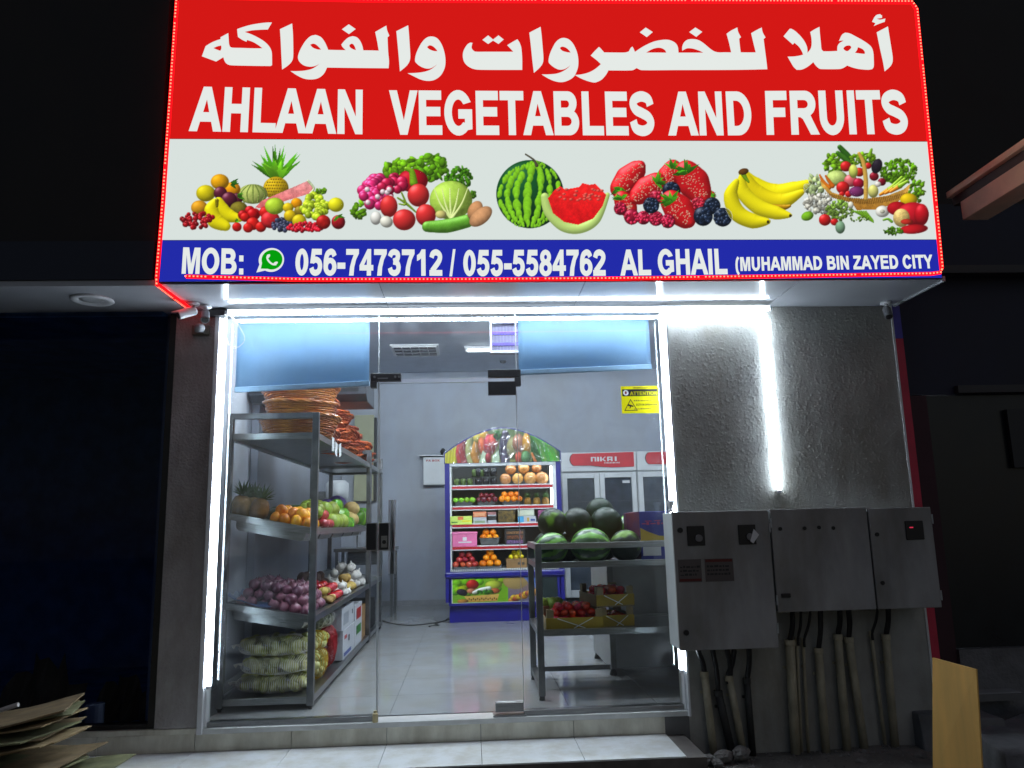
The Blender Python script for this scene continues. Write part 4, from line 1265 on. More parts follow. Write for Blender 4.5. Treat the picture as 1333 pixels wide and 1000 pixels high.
# security cameras under the canopy
def bullet_cam(label, base, aim, cap, ln=.10, body=None):
    t = thing("security_camera", label, "camera", base, "security cameras under the canopy")
    B = Vector(base)
    MB().lathe([(0, 0), (.038, 0), (.038, -.010), (.030, -.016), (0, -.016)], 18, base).build("base_plate", m_white, t, smooth=False)
    j = B + Vector((aim[0] * .02, aim[1] * .02, -.065))
    MB().tube([B + Vector((0, 0, -.015)), B + Vector((0, 0, -.04)), j], [.014, .013, .016], 10).build("bracket", m_white, t, smooth=True)
    d = Vector(aim).normalized()
    a = j - d * ln * .35
    MB().tube([a, a + d * .012, a + d * ln * .9, a + d * ln], [.020, .027, .027, .029], 16).build("housing", body or m_white, t, smooth=False)
    lens = MB().tube([a + d * (ln + .001), a + d * (ln + .005)], .022, 14).build("lens", m_black, t)
    MB().hexa([tuple(q) for q in (a + d * .03 + Vector((-.02, 0, .029)), a + d * (ln + .03) + Vector((-.02, 0, .029)), a + d * (ln + .03) + Vector((.02, 0, .029)), a + d * .03 + Vector((.02, 0, .029)), a + d * .03 + Vector((-.02, 0, .033)), a + d * (ln + .03) + Vector((-.02, 0, .033)), a + d * (ln + .03) + Vector((.02, 0, .033)), a + d * .03 + Vector((.02, 0, .033)))]).build("sun_shield", body or m_white, t)
    if cap:
        MB().tube([a + d * ln * .1, a + d * ln * .9], .0282, 16).build("red_glow_sleeve", cap, t)
m_camgrey = mat("camera_grey", (.20, .20, .21), .5)
bullet_cam("white bullet camera angled outwards under the canopy above the brown pilaster", (-1.80, -.20, 2.709), (-.75, -.55, -.42), None, .12)
bullet_cam("grey bullet camera pointing down beside the white one above the brown pilaster", (-1.745, -.13, 2.709), (.25, -.75, -.75), None, .10, m_camgrey)
bullet_cam("small bullet camera hanging from the soffit at the stucco wall corner", (2.945, -.09, 2.709), (-.12, -.5, -.95), None, .085, m_camgrey)
jb = thing("cable_box", "flat black cable box under the soffit beside the cameras", "junction box", (-1.70, -.05, 2.66))
MB().box((-1.745, -.085, 2.655), (-1.63, -.035, 2.706)).build("case", m_black, jb, bevel=.006)
sc2 = thing("wall_sensor", "small round floodlight sensor below the bullet cameras", "sensor", (-1.80, -.05, 2.57))
MB().lathe([(0, -.03), (.028, -.028), (.036, 0), (.030, .022), (0, .03)], 16, (-1.80, -.07, 2.575)).build("dome", m_camgrey, sc2, smooth=True)
MB().box((-1.86, -.045, 2.535), (-1.745, -.021, 2.60)).build("plate", mat("olive_plate", (.16, .15, .12), .6), sc2, bevel=.003)

# ---------------------------------------------------------------- fixtures on the shop ceiling
def tube_light(x0, x1, y, z, label, m=None):
    t = thing("ceiling_tube_light", label, "tube light", ((x0 + x1) / 2, y, z + .04), "lit tube lights under the shop ceiling")
    MB().tube([(x0, y, z), (x1, y, z)], .016, 10).build("glowing_tube", m or L_tube_added, t, smooth=True)
    MB().box((x0 - .03, y - .03, z + .022), (x1 + .03, y + .03, z + .058)).build("batten", m_white, t, bevel=.004)
    for x in (x0, x1):
        MB().box((x - .015, y - .02, z - .018), (x + .015, y + .02, z + .0215)).build("end_cap", m_white, t, bevel=.003)
tube_light(-.03, .62, 5.26, 3.60, "short lit ceiling tube beside the violet insect lamp", L_tube_far)
for x, y, wh in ((-1.1, 1.5, "above the near shelves"), (.9, 2.0, "above the watermelon table"), (2.6, 2.1, "near the tall fridges"), (1.6, .9, "above the front counter"), (-.2, .45, "just inside above the shop door"), (-.3, 2.2, "above the shop aisle")):
    tube_light(x - .6, x + .6, y, 3.60, "added unseen ceiling tube " + wh)  # tubes out of view, added to brighten the shop interior
tf = thing("ceiling_troffer", "unlit square grid light fitting in the shop ceiling", "ceiling light", (-.74, 5.4, 3.66))
MB().box((-1.04, 5.11, 3.648), (-.44, 5.70, 3.658)).build("housing", mat("troffer_back", (.22, .22, .23), .5), tf)
for i in range(6):
    x = -1.035 + .118 * i
    MB().box((x - .004, 5.112, 3.622), (x + .004, 5.698, 3.6475)).build("louvre", m_white, tf)
for i in range(4):
    y = 5.115 + .193 * i
    MB().box((-1.04, y - .004, 3.6225), (-.44, y + .004, 3.647)).build("louvre", m_white, tf)
fr = MB()
fr.box((-1.07, 5.08, 3.64), (-.41, 5.105, 3.6585)); fr.box((-1.07, 5.705, 3.64), (-.41, 5.73, 3.6585)); fr.box((-1.07, 5.1055, 3.64), (-1.045, 5.7045, 3.6585)); fr.box((-.435, 5.1055, 3.64), (-.41, 5.7045, 3.6585))
fr.build("frame", m_white, tf)
ik = thing("insect_lamp", "hanging insect lamp with glowing violet tubes behind a wire cage", "insect lamp", (.42, 3.0, 3.04))
for z0_, z1_ in ((3.05, 3.075), (3.38, 3.41)):
    MB().box((.235, 2.94, z0_), (.72, 3.06, z1_)).build("rail", mat("lamp_case", (.30, .31, .36), .4, .5), ik, bevel=.003)
for x in (.235, .70):
    MB().box((x, 2.945, 3.0755), (x + .022, 3.055, 3.3795)).build("side_post", MATS["lamp_case"], ik, bevel=.003)
for z in (3.16, 3.28):
    MB().tube([(.26, 3.0, z), (.697, 3.0, z)], .014, 10).build("violet_tube", L_violet, ik, smooth=True)
MB().box((.258, 3.02, 3.076), (.699, 3.05, 3.379)).build("back_tray", mat("lamp_tray", (.06, .055, .14), .5), ik)
for i in range(12):
    x = .275 + .036 * i
    MB().tube([(x, 2.95, 3.076), (x, 2.95, 3.379)], .0022, 5).build("cage_wire", mat("cage_grey", (.16, .16, .20), .5), ik)
for x in (.3, .65):
    MB().tube([(x, 3.0, 3.405), (x, 3.0, 3.665)], .004, 5).build("hanging_wire", m_steel, ik)
sd = tag(MB().lathe([(0, -.035), (.03, -.035), (.05, -.02), (.055, 0)], 20, (.524, 6.26, 3.66)).build("smoke_detector", m_camgrey, smooth=True), "small round smoke detector on the ceiling near the insect lamp", "smoke detector")
# ---------------------------------------------------------------- produce shapes
def sphere_prof(n=10, rz=1.0, top=0.0, bot=0.0, pw=1.0):
    pr = []
    for i in range(n + 1):
        t = math.pi * i / n
        r = math.sin(t) ** pw if 0 < i < n else 0.0
        z = -math.cos(t) * rz
        if i == n:
            z -= top
        if i == 0:
            z += bot
        pr.append((r, z))
    return pr
def produce(name, mb, m, smooth=True):
    me = mb.mesh(name, (0, 0, 0), smooth)
    me.materials.append(m)
    return me
m_orange = mat("orange_peel", lin((.95, .55, .06)), .45, var=.15, scale=3, bump=.15, bscale=60)
m_mango = mat("mango_skin", lin((.95, .66, .08)), .4, col2=lin((.90, .52, .06)), scale=2)
m_apple = mat("red_apple_skin", lin((.62, .07, .10)), .25, col2=lin((.80, .30, .25)), scale=2.5, coat=.3)
m_gapple = mat("green_apple_skin", lin((.50, .72, .16)), .25, var=.2, scale=2.5, coat=.3)
m_plum = mat("plum_skin", lin((.42, .05, .13)), .25, var=.35, scale=3, coat=.3)
m_tomato = mat("tomato_skin", lin((.80, .13, .06)), .22, var=.25, scale=2, coat=.4)
m_onion = mat("red_onion_skin", lin((.42, .20, .30)), .35, col2=lin((.60, .38, .46)), scale=3, stretch=(4, 4, 1), coat=.2)
m_guava = mat("guava_skin", lin((.55, .62, .22)), .4, var=.18, scale=3)
m_pepper = mat("green_pepper_skin", lin((.36, .60, .12)), .25, var=.25, scale=3, coat=.3)
m_melon = mat("net_melon_skin", lin((.72, .62, .38)), .6, var=.2, scale=14, bump=.4, bscale=30)
m_wrapmel = mat("wrapped_melon", lin((.78, .55, .32)), .3, var=.25, scale=4, coat=.8)
m_purple = mat("purple_cabbage_leaf", lin((.20, .12, .36)), .45, col2=lin((.34, .22, .52)), scale=3, bump=.3, bscale=12)
m_potato = mat("potato_skin", lin((.72, .60, .32)), .7, var=.2, scale=5)
m_garlic = mat("garlic_skin", lin((.82, .80, .78)), .6, var=.12, scale=5)
m_taro = mat("taro_skin", lin((.30, .22, .20)), .8, var=.3, scale=7, bump=.4)
m_pine = mat("pineapple_skin", lin((.62, .44, .14)), .6, col2=lin((.36, .28, .10)), scale=9, bump=.8, bscale=22)
m_crown = mat("pineapple_leaf", lin((.26, .38, .20)), .5, var=.3, scale=6)
m_lemon = mat("lemon_peel", lin((.93, .86, .10)), .4, var=.1, scale=4)
m_cuc = mat("cucumber_skin", lin((.12, .26, .12)), .4, var=.3, scale=5)
m_leafy = mat("leafy_green", lin((.48, .66, .20)), .5, var=.3, scale=5)

for m_ in (m_orange, m_mango, m_apple, m_gapple, m_plum, m_tomato, m_onion, m_guava, m_pepper, m_melon, m_wrapmel, m_purple, m_potato, m_garlic, m_taro, m_pine, m_lemon, m_cuc):
    vary(m_, .28)
me_round = {}
def round_me(key, m, prof, n=16, sx=1, sy=1, wob=None):
    me_round[key] = produce(key, MB().lathe(prof, n, sx=sx, sy=sy, wob=wob), m)
round_me("orange", m_orange, sphere_prof(10, .95, .06))
round_me("mango", m_mango, sphere_prof(9, 1.25, 0, 0, .9), 14, 1, .85)
round_me("red_apple", m_apple, sphere_prof(10, .9, .22, .08))
round_me("green_apple", m_gapple, sphere_prof(10, .9, .22, .08))
round_me("plum", m_plum, sphere_prof(9, 1.0, .06))
round_me("tomato", m_tomato, sphere_prof(9, .82, .14), 20, 1, 1, lambda a, z: 1 + .035 * math.cos(5 * a))
round_me("red_onion", m_onion, sphere_prof(9, .92)[:-2] + [(.28, .86), (.12, 1.05), (.07, 1.3), (0, 1.36)], 16)
round_me("guava", m_guava, sphere_prof(9, 1.08, .05), 14)
round_me("green_pepper", m_pepper, sphere_prof(9, 1.3, .2, .1, .7), 20, 1, 1, lambda a, z: 1 + .09 * math.cos(4 * a))
round_me("net_melon", m_melon, sphere_prof(10, .95), 18)
round_me("wrapped_melon", m_wrapmel, sphere_prof(10, .95), 18)
round_me("purple_cabbage", m_purple, sphere_prof(10, .92), 22, 1, 1, lambda a, z: 1 + .03 * math.sin(3 * a + 2 * z) + .02 * math.sin(7 * a - 4 * z))
round_me("potato", m_potato, sphere_prof(8, .75), 14, 1.2, .9, lambda a, z: 1 + .08 * math.sin(2 * a + 1) + .05 * math.sin(3 * a + 3 * z))
round_me("garlic_bulb", m_garlic, sphere_prof(8, .85)[:-2] + [(.3, .78), (.12, 1.0), (.1, 1.4), (0, 1.42)], 16, 1, 1, lambda a, z: 1 + .06 * math.cos(6 * a))
round_me("taro_root", m_taro, sphere_prof(8, 1.3), 12, 1, 1, lambda a, z: 1 + .08 * math.sin(2 * a + z * 3))
round_me("lemon", m_lemon, sphere_prof(9, 1.0)[:-1] + [(.12, 1.12), (0, 1.18)], 14)
round_me("cucumber", m_cuc, sphere_prof(9, 4.0, 0, 0, .6), 10)

rp = random.Random(21)
def put(key, loc, r, label, cat, group, rot=None, name=None):
    o = obj_from(me_round[key], name or key, loc, rot or (rp.uniform(-.5, .5), rp.uniform(-.5, .5), rp.uniform(0, 6.3)), r * rp.uniform(.86, 1.08))
    return tag(o, label, cat, group)
def heap(key, x0, x1, y0, y1, zf, r, layers, label, cat, group, fill=1.0, rot=None, name=None):
    """rows of produce piled in layers between x0..x1 and y0..y1 on the surface zf(x)"""
    n = 0
    for L in range(layers):
        dx = r * 1.9
        nx_ = max(1, int((x1 - x0 - L * dx) / dx + .5))
        ny_ = max(1, int((y1 - y0 - L * dx) / dx + .5))
        for i in range(nx_):
            for j in range(ny_):
                if rp.random() > fill:
                    continue
                x = (x0 + x1) / 2 + (i - (nx_ - 1) / 2) * dx + rp.uniform(-.15, .15) * r
                y = (y0 + y1) / 2 + (j - (ny_ - 1) / 2) * dx + rp.uniform(-.15, .15) * r
                put(key, (x, y, zf(x) + r * .9 + L * r * 1.45 + rp.uniform(-.05, .05) * r), r, label, cat, group, rot, name)
                n += 1
    return n

def make_pineapple(s, name="pineapple"):
    t = bpy.data.objects.new(name, None)
    COL.objects.link(t)
    OFF[t.name] = (0, 0, 0)
    b = MB()
    nn = 14
    prof = [(0, 0), (.55, .03), (.85, .25), (.95, .8), (.9, 1.4), (.7, 1.85), (.35, 2.05), (0, 2.1)]
    pr = []
    for i in range(len(prof) - 1):
        for k_ in range(3):
            u = k_ / 3
            pr.append((prof[i][0] * (1 - u) + prof[i + 1][0] * u, prof[i][1] * (1 - u) + prof[i + 1][1] * u))
    pr.append(prof[-1])
    b.lathe([(r * s, z * s) for r, z in pr], 28, wob=lambda a, z: 1 + .05 * math.cos(11 * a + z / s * 9) * math.cos(z / s * 10))
    b.build("body", m_pine, t, smooth=True)
    c = MB()
    for i in range(34):
        a = i * 2.4
        el = R(20 + 62 * (i / 34))
        L = s * (.9 + .9 * (i / 34))
        d = Vector((math.cos(a) * math.cos(el), math.sin(a) * math.cos(el), math.sin(el)))
        sd_ = Vector((-math.sin(a), math.cos(a), 0)) * s * .14
        p0 = Vector((0, 0, 2.0 * s)) + Vector((math.cos(a), math.sin(a), 0)) * s * .18
        p1 = p0 + d * L * .6
        p2 = p0 + d * L + Vector((math.cos(a), math.sin(a), -.25)) * s * .2
        n = len(c.v)
        c.v += [tuple(p0 - sd_), tuple(p0 + sd_), tuple(p1 + sd_ * .7 + Vector((0, 0, .02 * s))), tuple(p1 - sd_ * .7 + Vector((0, 0, .02 * s))), tuple(p1 - Vector((0, 0, .06 * s))), tuple(p2)]
        c.f += [(n, n + 4, n + 3), (n, n + 1, n + 4), (n + 1, n + 2, n + 4), (n + 3, n + 4, n + 5), (n + 4, n + 2, n + 5)]
    c.build("crown", m_crown, t, fix=False)
    return t
pine0 = make_pineapple(.062)
pine_used = [False]
def pineapple(loc, rot, label, group, s=1.0):
    o = pine0 if not pine_used[0] else copy_tree(pine0)
    pine_used[0] = True
    o.location = loc
    o.rotation_euler = rot
    o.scale = (s, s, s)
    return tag(o, label, "pineapple", group)

# ---------------------------------------------------------------- steel shelving along the side wall
XL, XR = -1.71, -1.105
z2 = lambda x: 1.352 - .20 * (x + 1.69)
z3 = lambda x: .742 - .18 * (x + 1.69)
def bar(mb, x0, x1, y0, y1, za, zb, h):
    """tilted bar: height za at x0 and zb at x1, thickness h downwards"""
    mb.hexa([(x0, y0, za - h), (x1, y0, zb - h), (x1, y1, zb - h), (x0, y1, za - h), (x0, y0, za), (x1, y0, zb), (x1, y1, zb), (x0, y1, za)])
def rack(y0, y1, label):
    t = thing("steel_rack", label, "shelf rack", ((XL + XR) / 2, (y0 + y1) / 2, .03), "steel racks along the side wall")
    hw = .0225
    for x in (XL, XR):
        for y in (y0, y1):
            p_ = MB().box((x - hw, y - hw, .055), (x + hw, y + hw, 2.058)).build("post", m_steel_dark, t, bevel=.002)
            MB().lathe([(.012, .03), (.012, .045), (.02, .046), (.02, .0548)], 10, (x, y, 0)).build("foot", m_black, p_)
    for y in (y0, y1):
        MB().box((XL + hw + .0005, y - .02, 2.016), (XR - hw - .0005, y + .02, 2.057)).build("top_rail", m_steel_dark, t, bevel=.002)
    for f, nm in ((lambda x: 1.912, "top_shelf"), (z2, "slanted_shelf"), (z3, "slanted_shelf"), (lambda x: .114, "bottom_shelf")):
        mb = MB()
        a, b = XL + hw + .001, XR - hw - .001
        bar(mb, a, b, y0 - .018, y0 + .018, f(a), f(b), .046)
        bar(mb, a, b, y1 - .018, y1 + .018, f(a), f(b), .046)
        bar(mb, XR - .018, XR + .018, y0 + hw + .001, y1 - hw - .001, f(XR), f(XR), .046)
        bar(mb, XL - .018, XL + .018, y0 + hw + .001, y1 - hw - .001, f(XL), f(XL), .046)
        s_ = mb.build(nm, m_steel, t, bevel=.002)
        mb = MB()
        bar(mb, XL + .019, XR - .019, y0 + .019, y1 - .019, f(XL + .019) - .012, f(XR - .019) - .012, .010)
        mb.build("deck", m_steel, s_)
    return t
rack(.40, 3.335, "long steel rack of fruit and vegetables along the side wall")
rack(3.40, 4.45, "short steel rack standing beyond the long produce rack")
# steel pans hanging in the slanted shelves
def pan_mesh(w, l, d):
    mb = MB()
    rr = .035
    prof = [(-w / 2 - .012, 0.002), (-w / 2, 0), (-w / 2 + .004, -d + rr), (-w / 2 + rr * .4, -d + rr * .25), (-w / 2 + rr, -d), (w / 2 - rr, -d), (w / 2 - rr * .4, -d + rr * .25), (w / 2 - .004, -d + rr), (w / 2, 0), (w / 2 + .012, .002)]
    n = len(prof)
    for y in (-l / 2, l / 2):
        for x, z in prof:
            mb.v.append((x, y, z))
    for i in range(n - 1):
        mb.f.append((i, i + 1, n + i + 1, n + i))
    mb.f.append(tuple(range(1, n - 1)))
    mb.f.append(tuple(range(n + n - 2, n, -1)))
    return mb
for f, wh, nm in ((z2, "upper", "upper"), (z3, "lower", "lower")):
    me = pan_mesh(.50, .50, .105).mesh("steel_pan", (0, 0, 0), False, False)
    me.materials.append(m_steel)
    for k_ in range(5):
        x = -1.405
        o = obj_from(me, "steel_pan", (x, .70 + .565 * k_, f(x) - .002), (0, math.atan(.20 if wh == "upper" else .18), 0))
        sm_ = o.modifiers.new("thick", "SOLIDIFY")
        sm_.thickness = .003
        tag(o, "shallow steel pan sunk in the %s slanted shelf of the long rack" % wh, "pan", "steel pans sunk in the %s slanted shelf" % wh)

# ---- upper slanted shelf
G = "produce on the upper slanted shelf"
for (x, y, dz, rx, rz) in ((-1.655, .50, .0, 8, 0), (-1.60, .66, .0, -6, 1.2), (-1.535, .52, -.01, 14, 2), (-1.64, .80, .0, 5, 4)):
    pineapple((x, y, z2(x) - .01), (R(rx), R(10), rz), "pineapple standing at the wall end of the upper slanted shelf", "pineapples on the upper slanted shelf", 1.15)
heap("mango", -1.44, -1.15, .46, .86, lambda x: z2(x) - .02, .040, 2, "orange mango in the heap at the near end of the upper slanted shelf", "mango", "mangoes on the upper slanted shelf", .95)
for i, (x, y, z) in enumerate(((-1.52, .86, .03), (-1.48, .95, .05), (-1.42, 1.0, .08))):
    put("cucumber", (x, y, z2(x) + z), .042, "long dark green squash lying behind the orange mangoes", "squash", "squashes behind the mangoes", (R(90), R(20), R(40 + 20 * i)), "long_squash")
for i in range(8):
    x, y = -1.30 + .05 * (i % 3), 1.0 + .07 * (i // 3)
    put("guava", (x, y, z2(x) + .10 + .03 * (i % 2)), .05, "yellow green pear heaped behind the orange mangoes", "pear", "pears behind the mangoes", name="green_pear")
heap("red_apple", -1.28, -1.13, 1.02, 1.32, lambda x: z2(x) - .02, .045, 2, "red apple near the rack post on the upper slanted shelf", "apple", "red apples on the upper slanted shelf")
heap("guava", -1.45, -1.13, 1.38, 1.95, lambda x: z2(x) - .02, .064, 2, "round green guava in the middle of the upper slanted shelf", "guava", "guavas on the upper slanted shelf", .9)
heap("green_pepper", -1.40, -1.12, 2.02, 2.48, lambda x: z2(x) - .02, .05, 3, "green pepper heaped past the guavas on the upper slanted shelf", "pepper", "green peppers on the upper slanted shelf", .9)
heap("net_melon", -1.32, -1.12, 2.60, 3.1, lambda x: z2(x) - .02, .078, 2, "pale netted melon at the far end of the upper slanted shelf", "melon", "netted melons on the upper slanted shelf")
for (x, y, z) in ((-1.50, 2.15, .10), (-1.42, 2.55, .13), (-1.38, 2.95, .17), (-1.52, 2.8, .10)):
    put("purple_cabbage", (x, y, z2(x) + z), .098, "purple cabbage behind the peppers on the upper slanted shelf", "cabbage", "purple cabbages on the upper slanted shelf")

# ---- lower slanted shelf
heap("red_onion", -1.66, -1.13, .44, 1.16, lambda x: z3(x) - .02, .040, 3, "red onion in the big heap at the near end of the lower slanted shelf", "onion", "red onions on the lower slanted shelf", .93)
heap("potato", -1.27, -1.12, 1.22, 1.42, lambda x: z3(x) - .02, .042, 2, "yellow potato beside the rack post on the lower slanted shelf", "potato", "potatoes on the lower slanted shelf")
heap("tomato", -1.45, -1.12, 1.46, 1.86, lambda x: z3(x) - .02, .042, 2, "ripe tomato beyond the potatoes on the lower slanted shelf", "tomato", "tomatoes on the lower slanted shelf")
heap("garlic_bulb", -1.30, -1.12, 1.95, 2.25, lambda x: z3(x) - .02, .036, 2, "white garlic bulb beyond the tomatoes on the lower slanted shelf", "garlic", "garlic on the lower slanted shelf")
heap("taro_root", -1.62, -1.35, 1.95, 2.6, lambda x: z3(x) - .02, .042, 2, "dark brown taro root behind the garlic on the lower slanted shelf", "taro", "taro roots on the lower slanted shelf", .8)
heap("potato", -1.32, -1.12, 2.35, 2.7, lambda x: z3(x) - .02, .05, 2, "pale ginger piece near the far end of the lower slanted shelf", "ginger", "ginger on the lower slanted shelf", name="ginger_piece")
heap("garlic_bulb", -1.45, -1.12, 2.78, 3.25, lambda x: z3(x) - .02, .048, 3, "white garlic bulb in the tall heap at the far end of the lower slanted shelf", "garlic", "garlic heap at the far end of the lower slanted shelf", .9)
bs = MB()
for j in range(7):
    for i in range(13):
        x, y = -1.70 + .30 * j / 6, .44 + .55 * i / 12
        bs.v.append((x, y, z3(x) + .012 + .014 * math.sin(i * 1.7 + j) + (.035 if j == 0 else 0)))
for j in range(6):
    for i in range(12):
        a = j * 13 + i
        bs.f.append((a, a + 1, a + 14, a + 13))
o = bs.build("blue_liner", mat("blue_plastic", (.05, .09, .24), .35), smooth=True)
o.modifiers.new("thick", "SOLIDIFY").thickness = .003
tag(o, "blue plastic liner under the red onions along the wall", "plastic liner")

# ---- bottom shelf: net sacks and cartons
def sack(name, label, c, size, rz, m_body, m_net, group=None, nstr=34, lump=.06, tie=True, seed=1):
    t = thing(name, label, "net sack", c, group)
    rs = random.Random(seed)
    ph = [rs.uniform(0, 6.3) for _ in range(6)]
    def surf(u, v, k=1.0):
        # u along the sack (-1..1), v around
        e = max(0.0, 1 - abs(u) ** 3.2) ** .5
        l = 1 + lump * (math.sin(6 * u + ph[0] + 2 * math.sin(v + ph[1])) * math.cos(2 * v + ph[2]) + .7 * math.sin(11 * u + ph[3]) * math.sin(3 * v + ph[4]))
        x = u * size[0] / 2
        cy_, sz = math.cos(v), math.sin(v)
        y = math.copysign(abs(cy_) ** .8, cy_) * size[1] / 2 * e * l * k
        z = math.copysign(abs(sz) ** .75, sz) * size[2] / 2 * e * l * k + size[2] / 2
        ca, sa = math.cos(rz), math.sin(rz)
        return (c[0] + x * ca - y * sa, c[1] + x * sa + y * ca, c[2] + z)
    b = MB()
    for i in range(int(70 * size[0] / .5)):
        u, v = rs.uniform(-.86, .86), rs.uniform(0, 6.283)
        p_ = Vector(surf(u, v, rs.uniform(.50, .74)))
        r1, r2 = rs.uniform(.024, .034), rs.uniform(1.0, 1.6)
        e_ = Euler((rs.uniform(0, 6), rs.uniform(0, 6), rs.uniform(0, 6))).to_matrix()
        n0 = len(b.v)
        one = MB().lathe(sphere_prof(6, r2), 8)
        b.v += [tuple(p_ + e_ @ (Vector(w_) * r1)) for w_ in one.v]
        b.f += [tuple(n0 + k_ for k_ in f_) for f_ in one.f]
    x = b.build("contents", m_body, t, smooth=True, fix=False)
    x["kind"] = "stuff"
    n_ = MB()
    for i in range(nstr):
        u = -.95 + 1.9 * (i + .5) / nstr
        n_.tube([surf(u + .012 * math.sin(j * 2.1), 2 * math.pi * j / 20, 1.0) for j in range(20)], .0024, 4, closed=True)
    o = n_.build("netting", m_net, t)
    sm = MB()
    sm.tube([surf(-1 + 2 * i / 30, R(-100 - 12 * math.sin(i * .5 + ph[0])) if rz == 0 else R(-60), 1.03) for i in range(1, 30)], .0038, 5)
    sm.build("stitched_seam", m_garlic, t)
    if tie:
        p_ = Vector(surf(-1, 0))
        MB().tube([p_, p_ + Vector((-.03, 0, .004)), p_ + Vector((-.05, -.01, -.01))], [.012, .006, .016], 7).build("tied_end", m_net, t)
    return t
m_sackc = mat("pale_vegetable", lin((.66, .68, .30)), .5, col2=lin((.90, .88, .66)), scale=13, detail=1)
m_net = mat("white_net", lin((.92, .91, .88)), .6)
m_redn = mat("red_net", lin((.60, .08, .12)), .5)
m_redc = mat("red_net_contents", lin((.45, .07, .10)), .6, col2=lin((.62, .20, .20)), scale=12)
m_yeln = mat("yellow_net", lin((.80, .62, .06)), .5)
m_whs = mat("white_sack", lin((.66, .66, .62)), .6, col2=lin((.50, .52, .42)), scale=6)
GS = "net sacks on the bottom shelf of the rack"
sack("net_sack", "lowest net sack of pale green vegetables at the near end of the bottom shelf", (-1.405, .66, .112), (.54, .42, .115), 0, m_sackc, m_net, GS, seed=1)
sack("net_sack", "middle net sack of pale green vegetables at the near end of the bottom shelf", (-1.385, .64, .235), (.50, .42, .115), 0, m_sackc, m_net, GS, seed=2)
sack("net_sack", "topmost net sack of pale green vegetables at the near end of the bottom shelf", (-1.395, .66, .358), (.53, .42, .125), 0, m_sackc, m_net, GS, seed=3)
sack("net_sack", "yellow tied net sack at the shelf edge behind the pale green sacks", (-1.20, 1.05, .114), (.40, .16, .22), R(90), m_sackc, m_yeln, GS, 12, seed=4)
sack("net_sack", "yellow and white net sack lying on top of the yellow tied sack", (-1.22, 1.04, .325), (.38, .18, .13), R(82), m_sackc, m_yeln, GS, 12, seed=5)
sack("net_sack", "red net sack leaning against the white cartons", (-1.22, 1.45, .114), (.46, .20, .34), R(90), m_redc, m_redn, GS, 26, .05, seed=6)
sack("net_sack", "white cloth sack lying on the red net sack", (-1.25, 1.36, .44), (.44, .24, .14), R(85), m_whs, m_net, GS, 4, .04, seed=7)
m_carton = mat("white_carton", lin((.72, .73, .76)), .6, var=.06)
m_cardbrown = mat("brown_cardboard", lin((.55, .42, .26)), .75, var=.15, scale=4)
def carton(name, label, x0, x1, y0, y1, za, zb, m, marks, group=None):
    t = thing(name, label, "carton", ((x0 + x1) / 2, (y0 + y1) / 2, za), group)
    MB().box((x0, y0, za), (x1, y1, zb)).build("box", m, t, bevel=.004)
    MB().box((x0 + .01, (y0 + y1) / 2 - .002, zb + .0005), (x1 - .01, (y0 + y1) / 2 + .002, zb + .003)).build("lid_seam", m_black, t)
    for (ya, yb, zc, zd, mm) in marks:
        MB().box((x1 + .001, ya, zc), (x1 + .0025, yb, zd)).build("printed_mark", mm, t)
    return t
m_pblue = mat("print_blue", lin((.22, .28, .52)), .5)
m_pred = mat("print_red", lin((.66, .12, .12)), .5)
m_pgreen = mat("print_green", lin((.16, .45, .16)), .5)
m_pblack = mat("print_black", (.02, .02, .02), .5)
carton("carton", "tall white carton with blue marks on the bottom shelf", -1.50, -1.105, 1.75, 2.42, .115, .36, m_carton, [(1.80, 2.2, .14, .17, m_pblue), (1.82, 1.95, .28, .31, m_pred), (2.05, 2.10, .24, .29, m_pblack)], "cartons on the bottom shelf")
carton("carton", "white carton stacked on top of the blue marked one", -1.50, -1.108, 1.70, 2.40, .362, .545, m_carton, [(1.78, 2.05, .40, .50, mat("print_grey", lin((.55, .57, .60)), .5)), (2.25, 2.29, .45, .49, m_pblack)], "cartons on the bottom shelf")
carton("carton", "white carton with red and green label beyond the stacked cartons", -1.45, -1.108, 2.46, 2.92, .115, .50, m_carton, [(2.55, 2.85, .36, .46, m_pred), (2.55, 2.85, .22, .30, m_pgreen)], "cartons on the bottom shelf")
carton("carton", "brown carton at the far end of the bottom shelf", -1.50, -1.12, 2.97, 3.28, .115, .44, m_cardbrown, [], "cartons on the bottom shelf")
carton("carton", "black crate on the bottom shelf of the short rack", -1.60, -1.13, 3.55, 4.2, .115, .42, m_black, [], "cartons on the bottom shelf")
for i, (y, z) in enumerate(((3.6, 1.35), (3.85, 1.35), (4.1, 1.35))):
    o = put("green_pepper", (-1.28, y, z - .02), .09, "green squash on the short rack beyond the melons", "squash", "squashes on the short rack", name="green_squash")

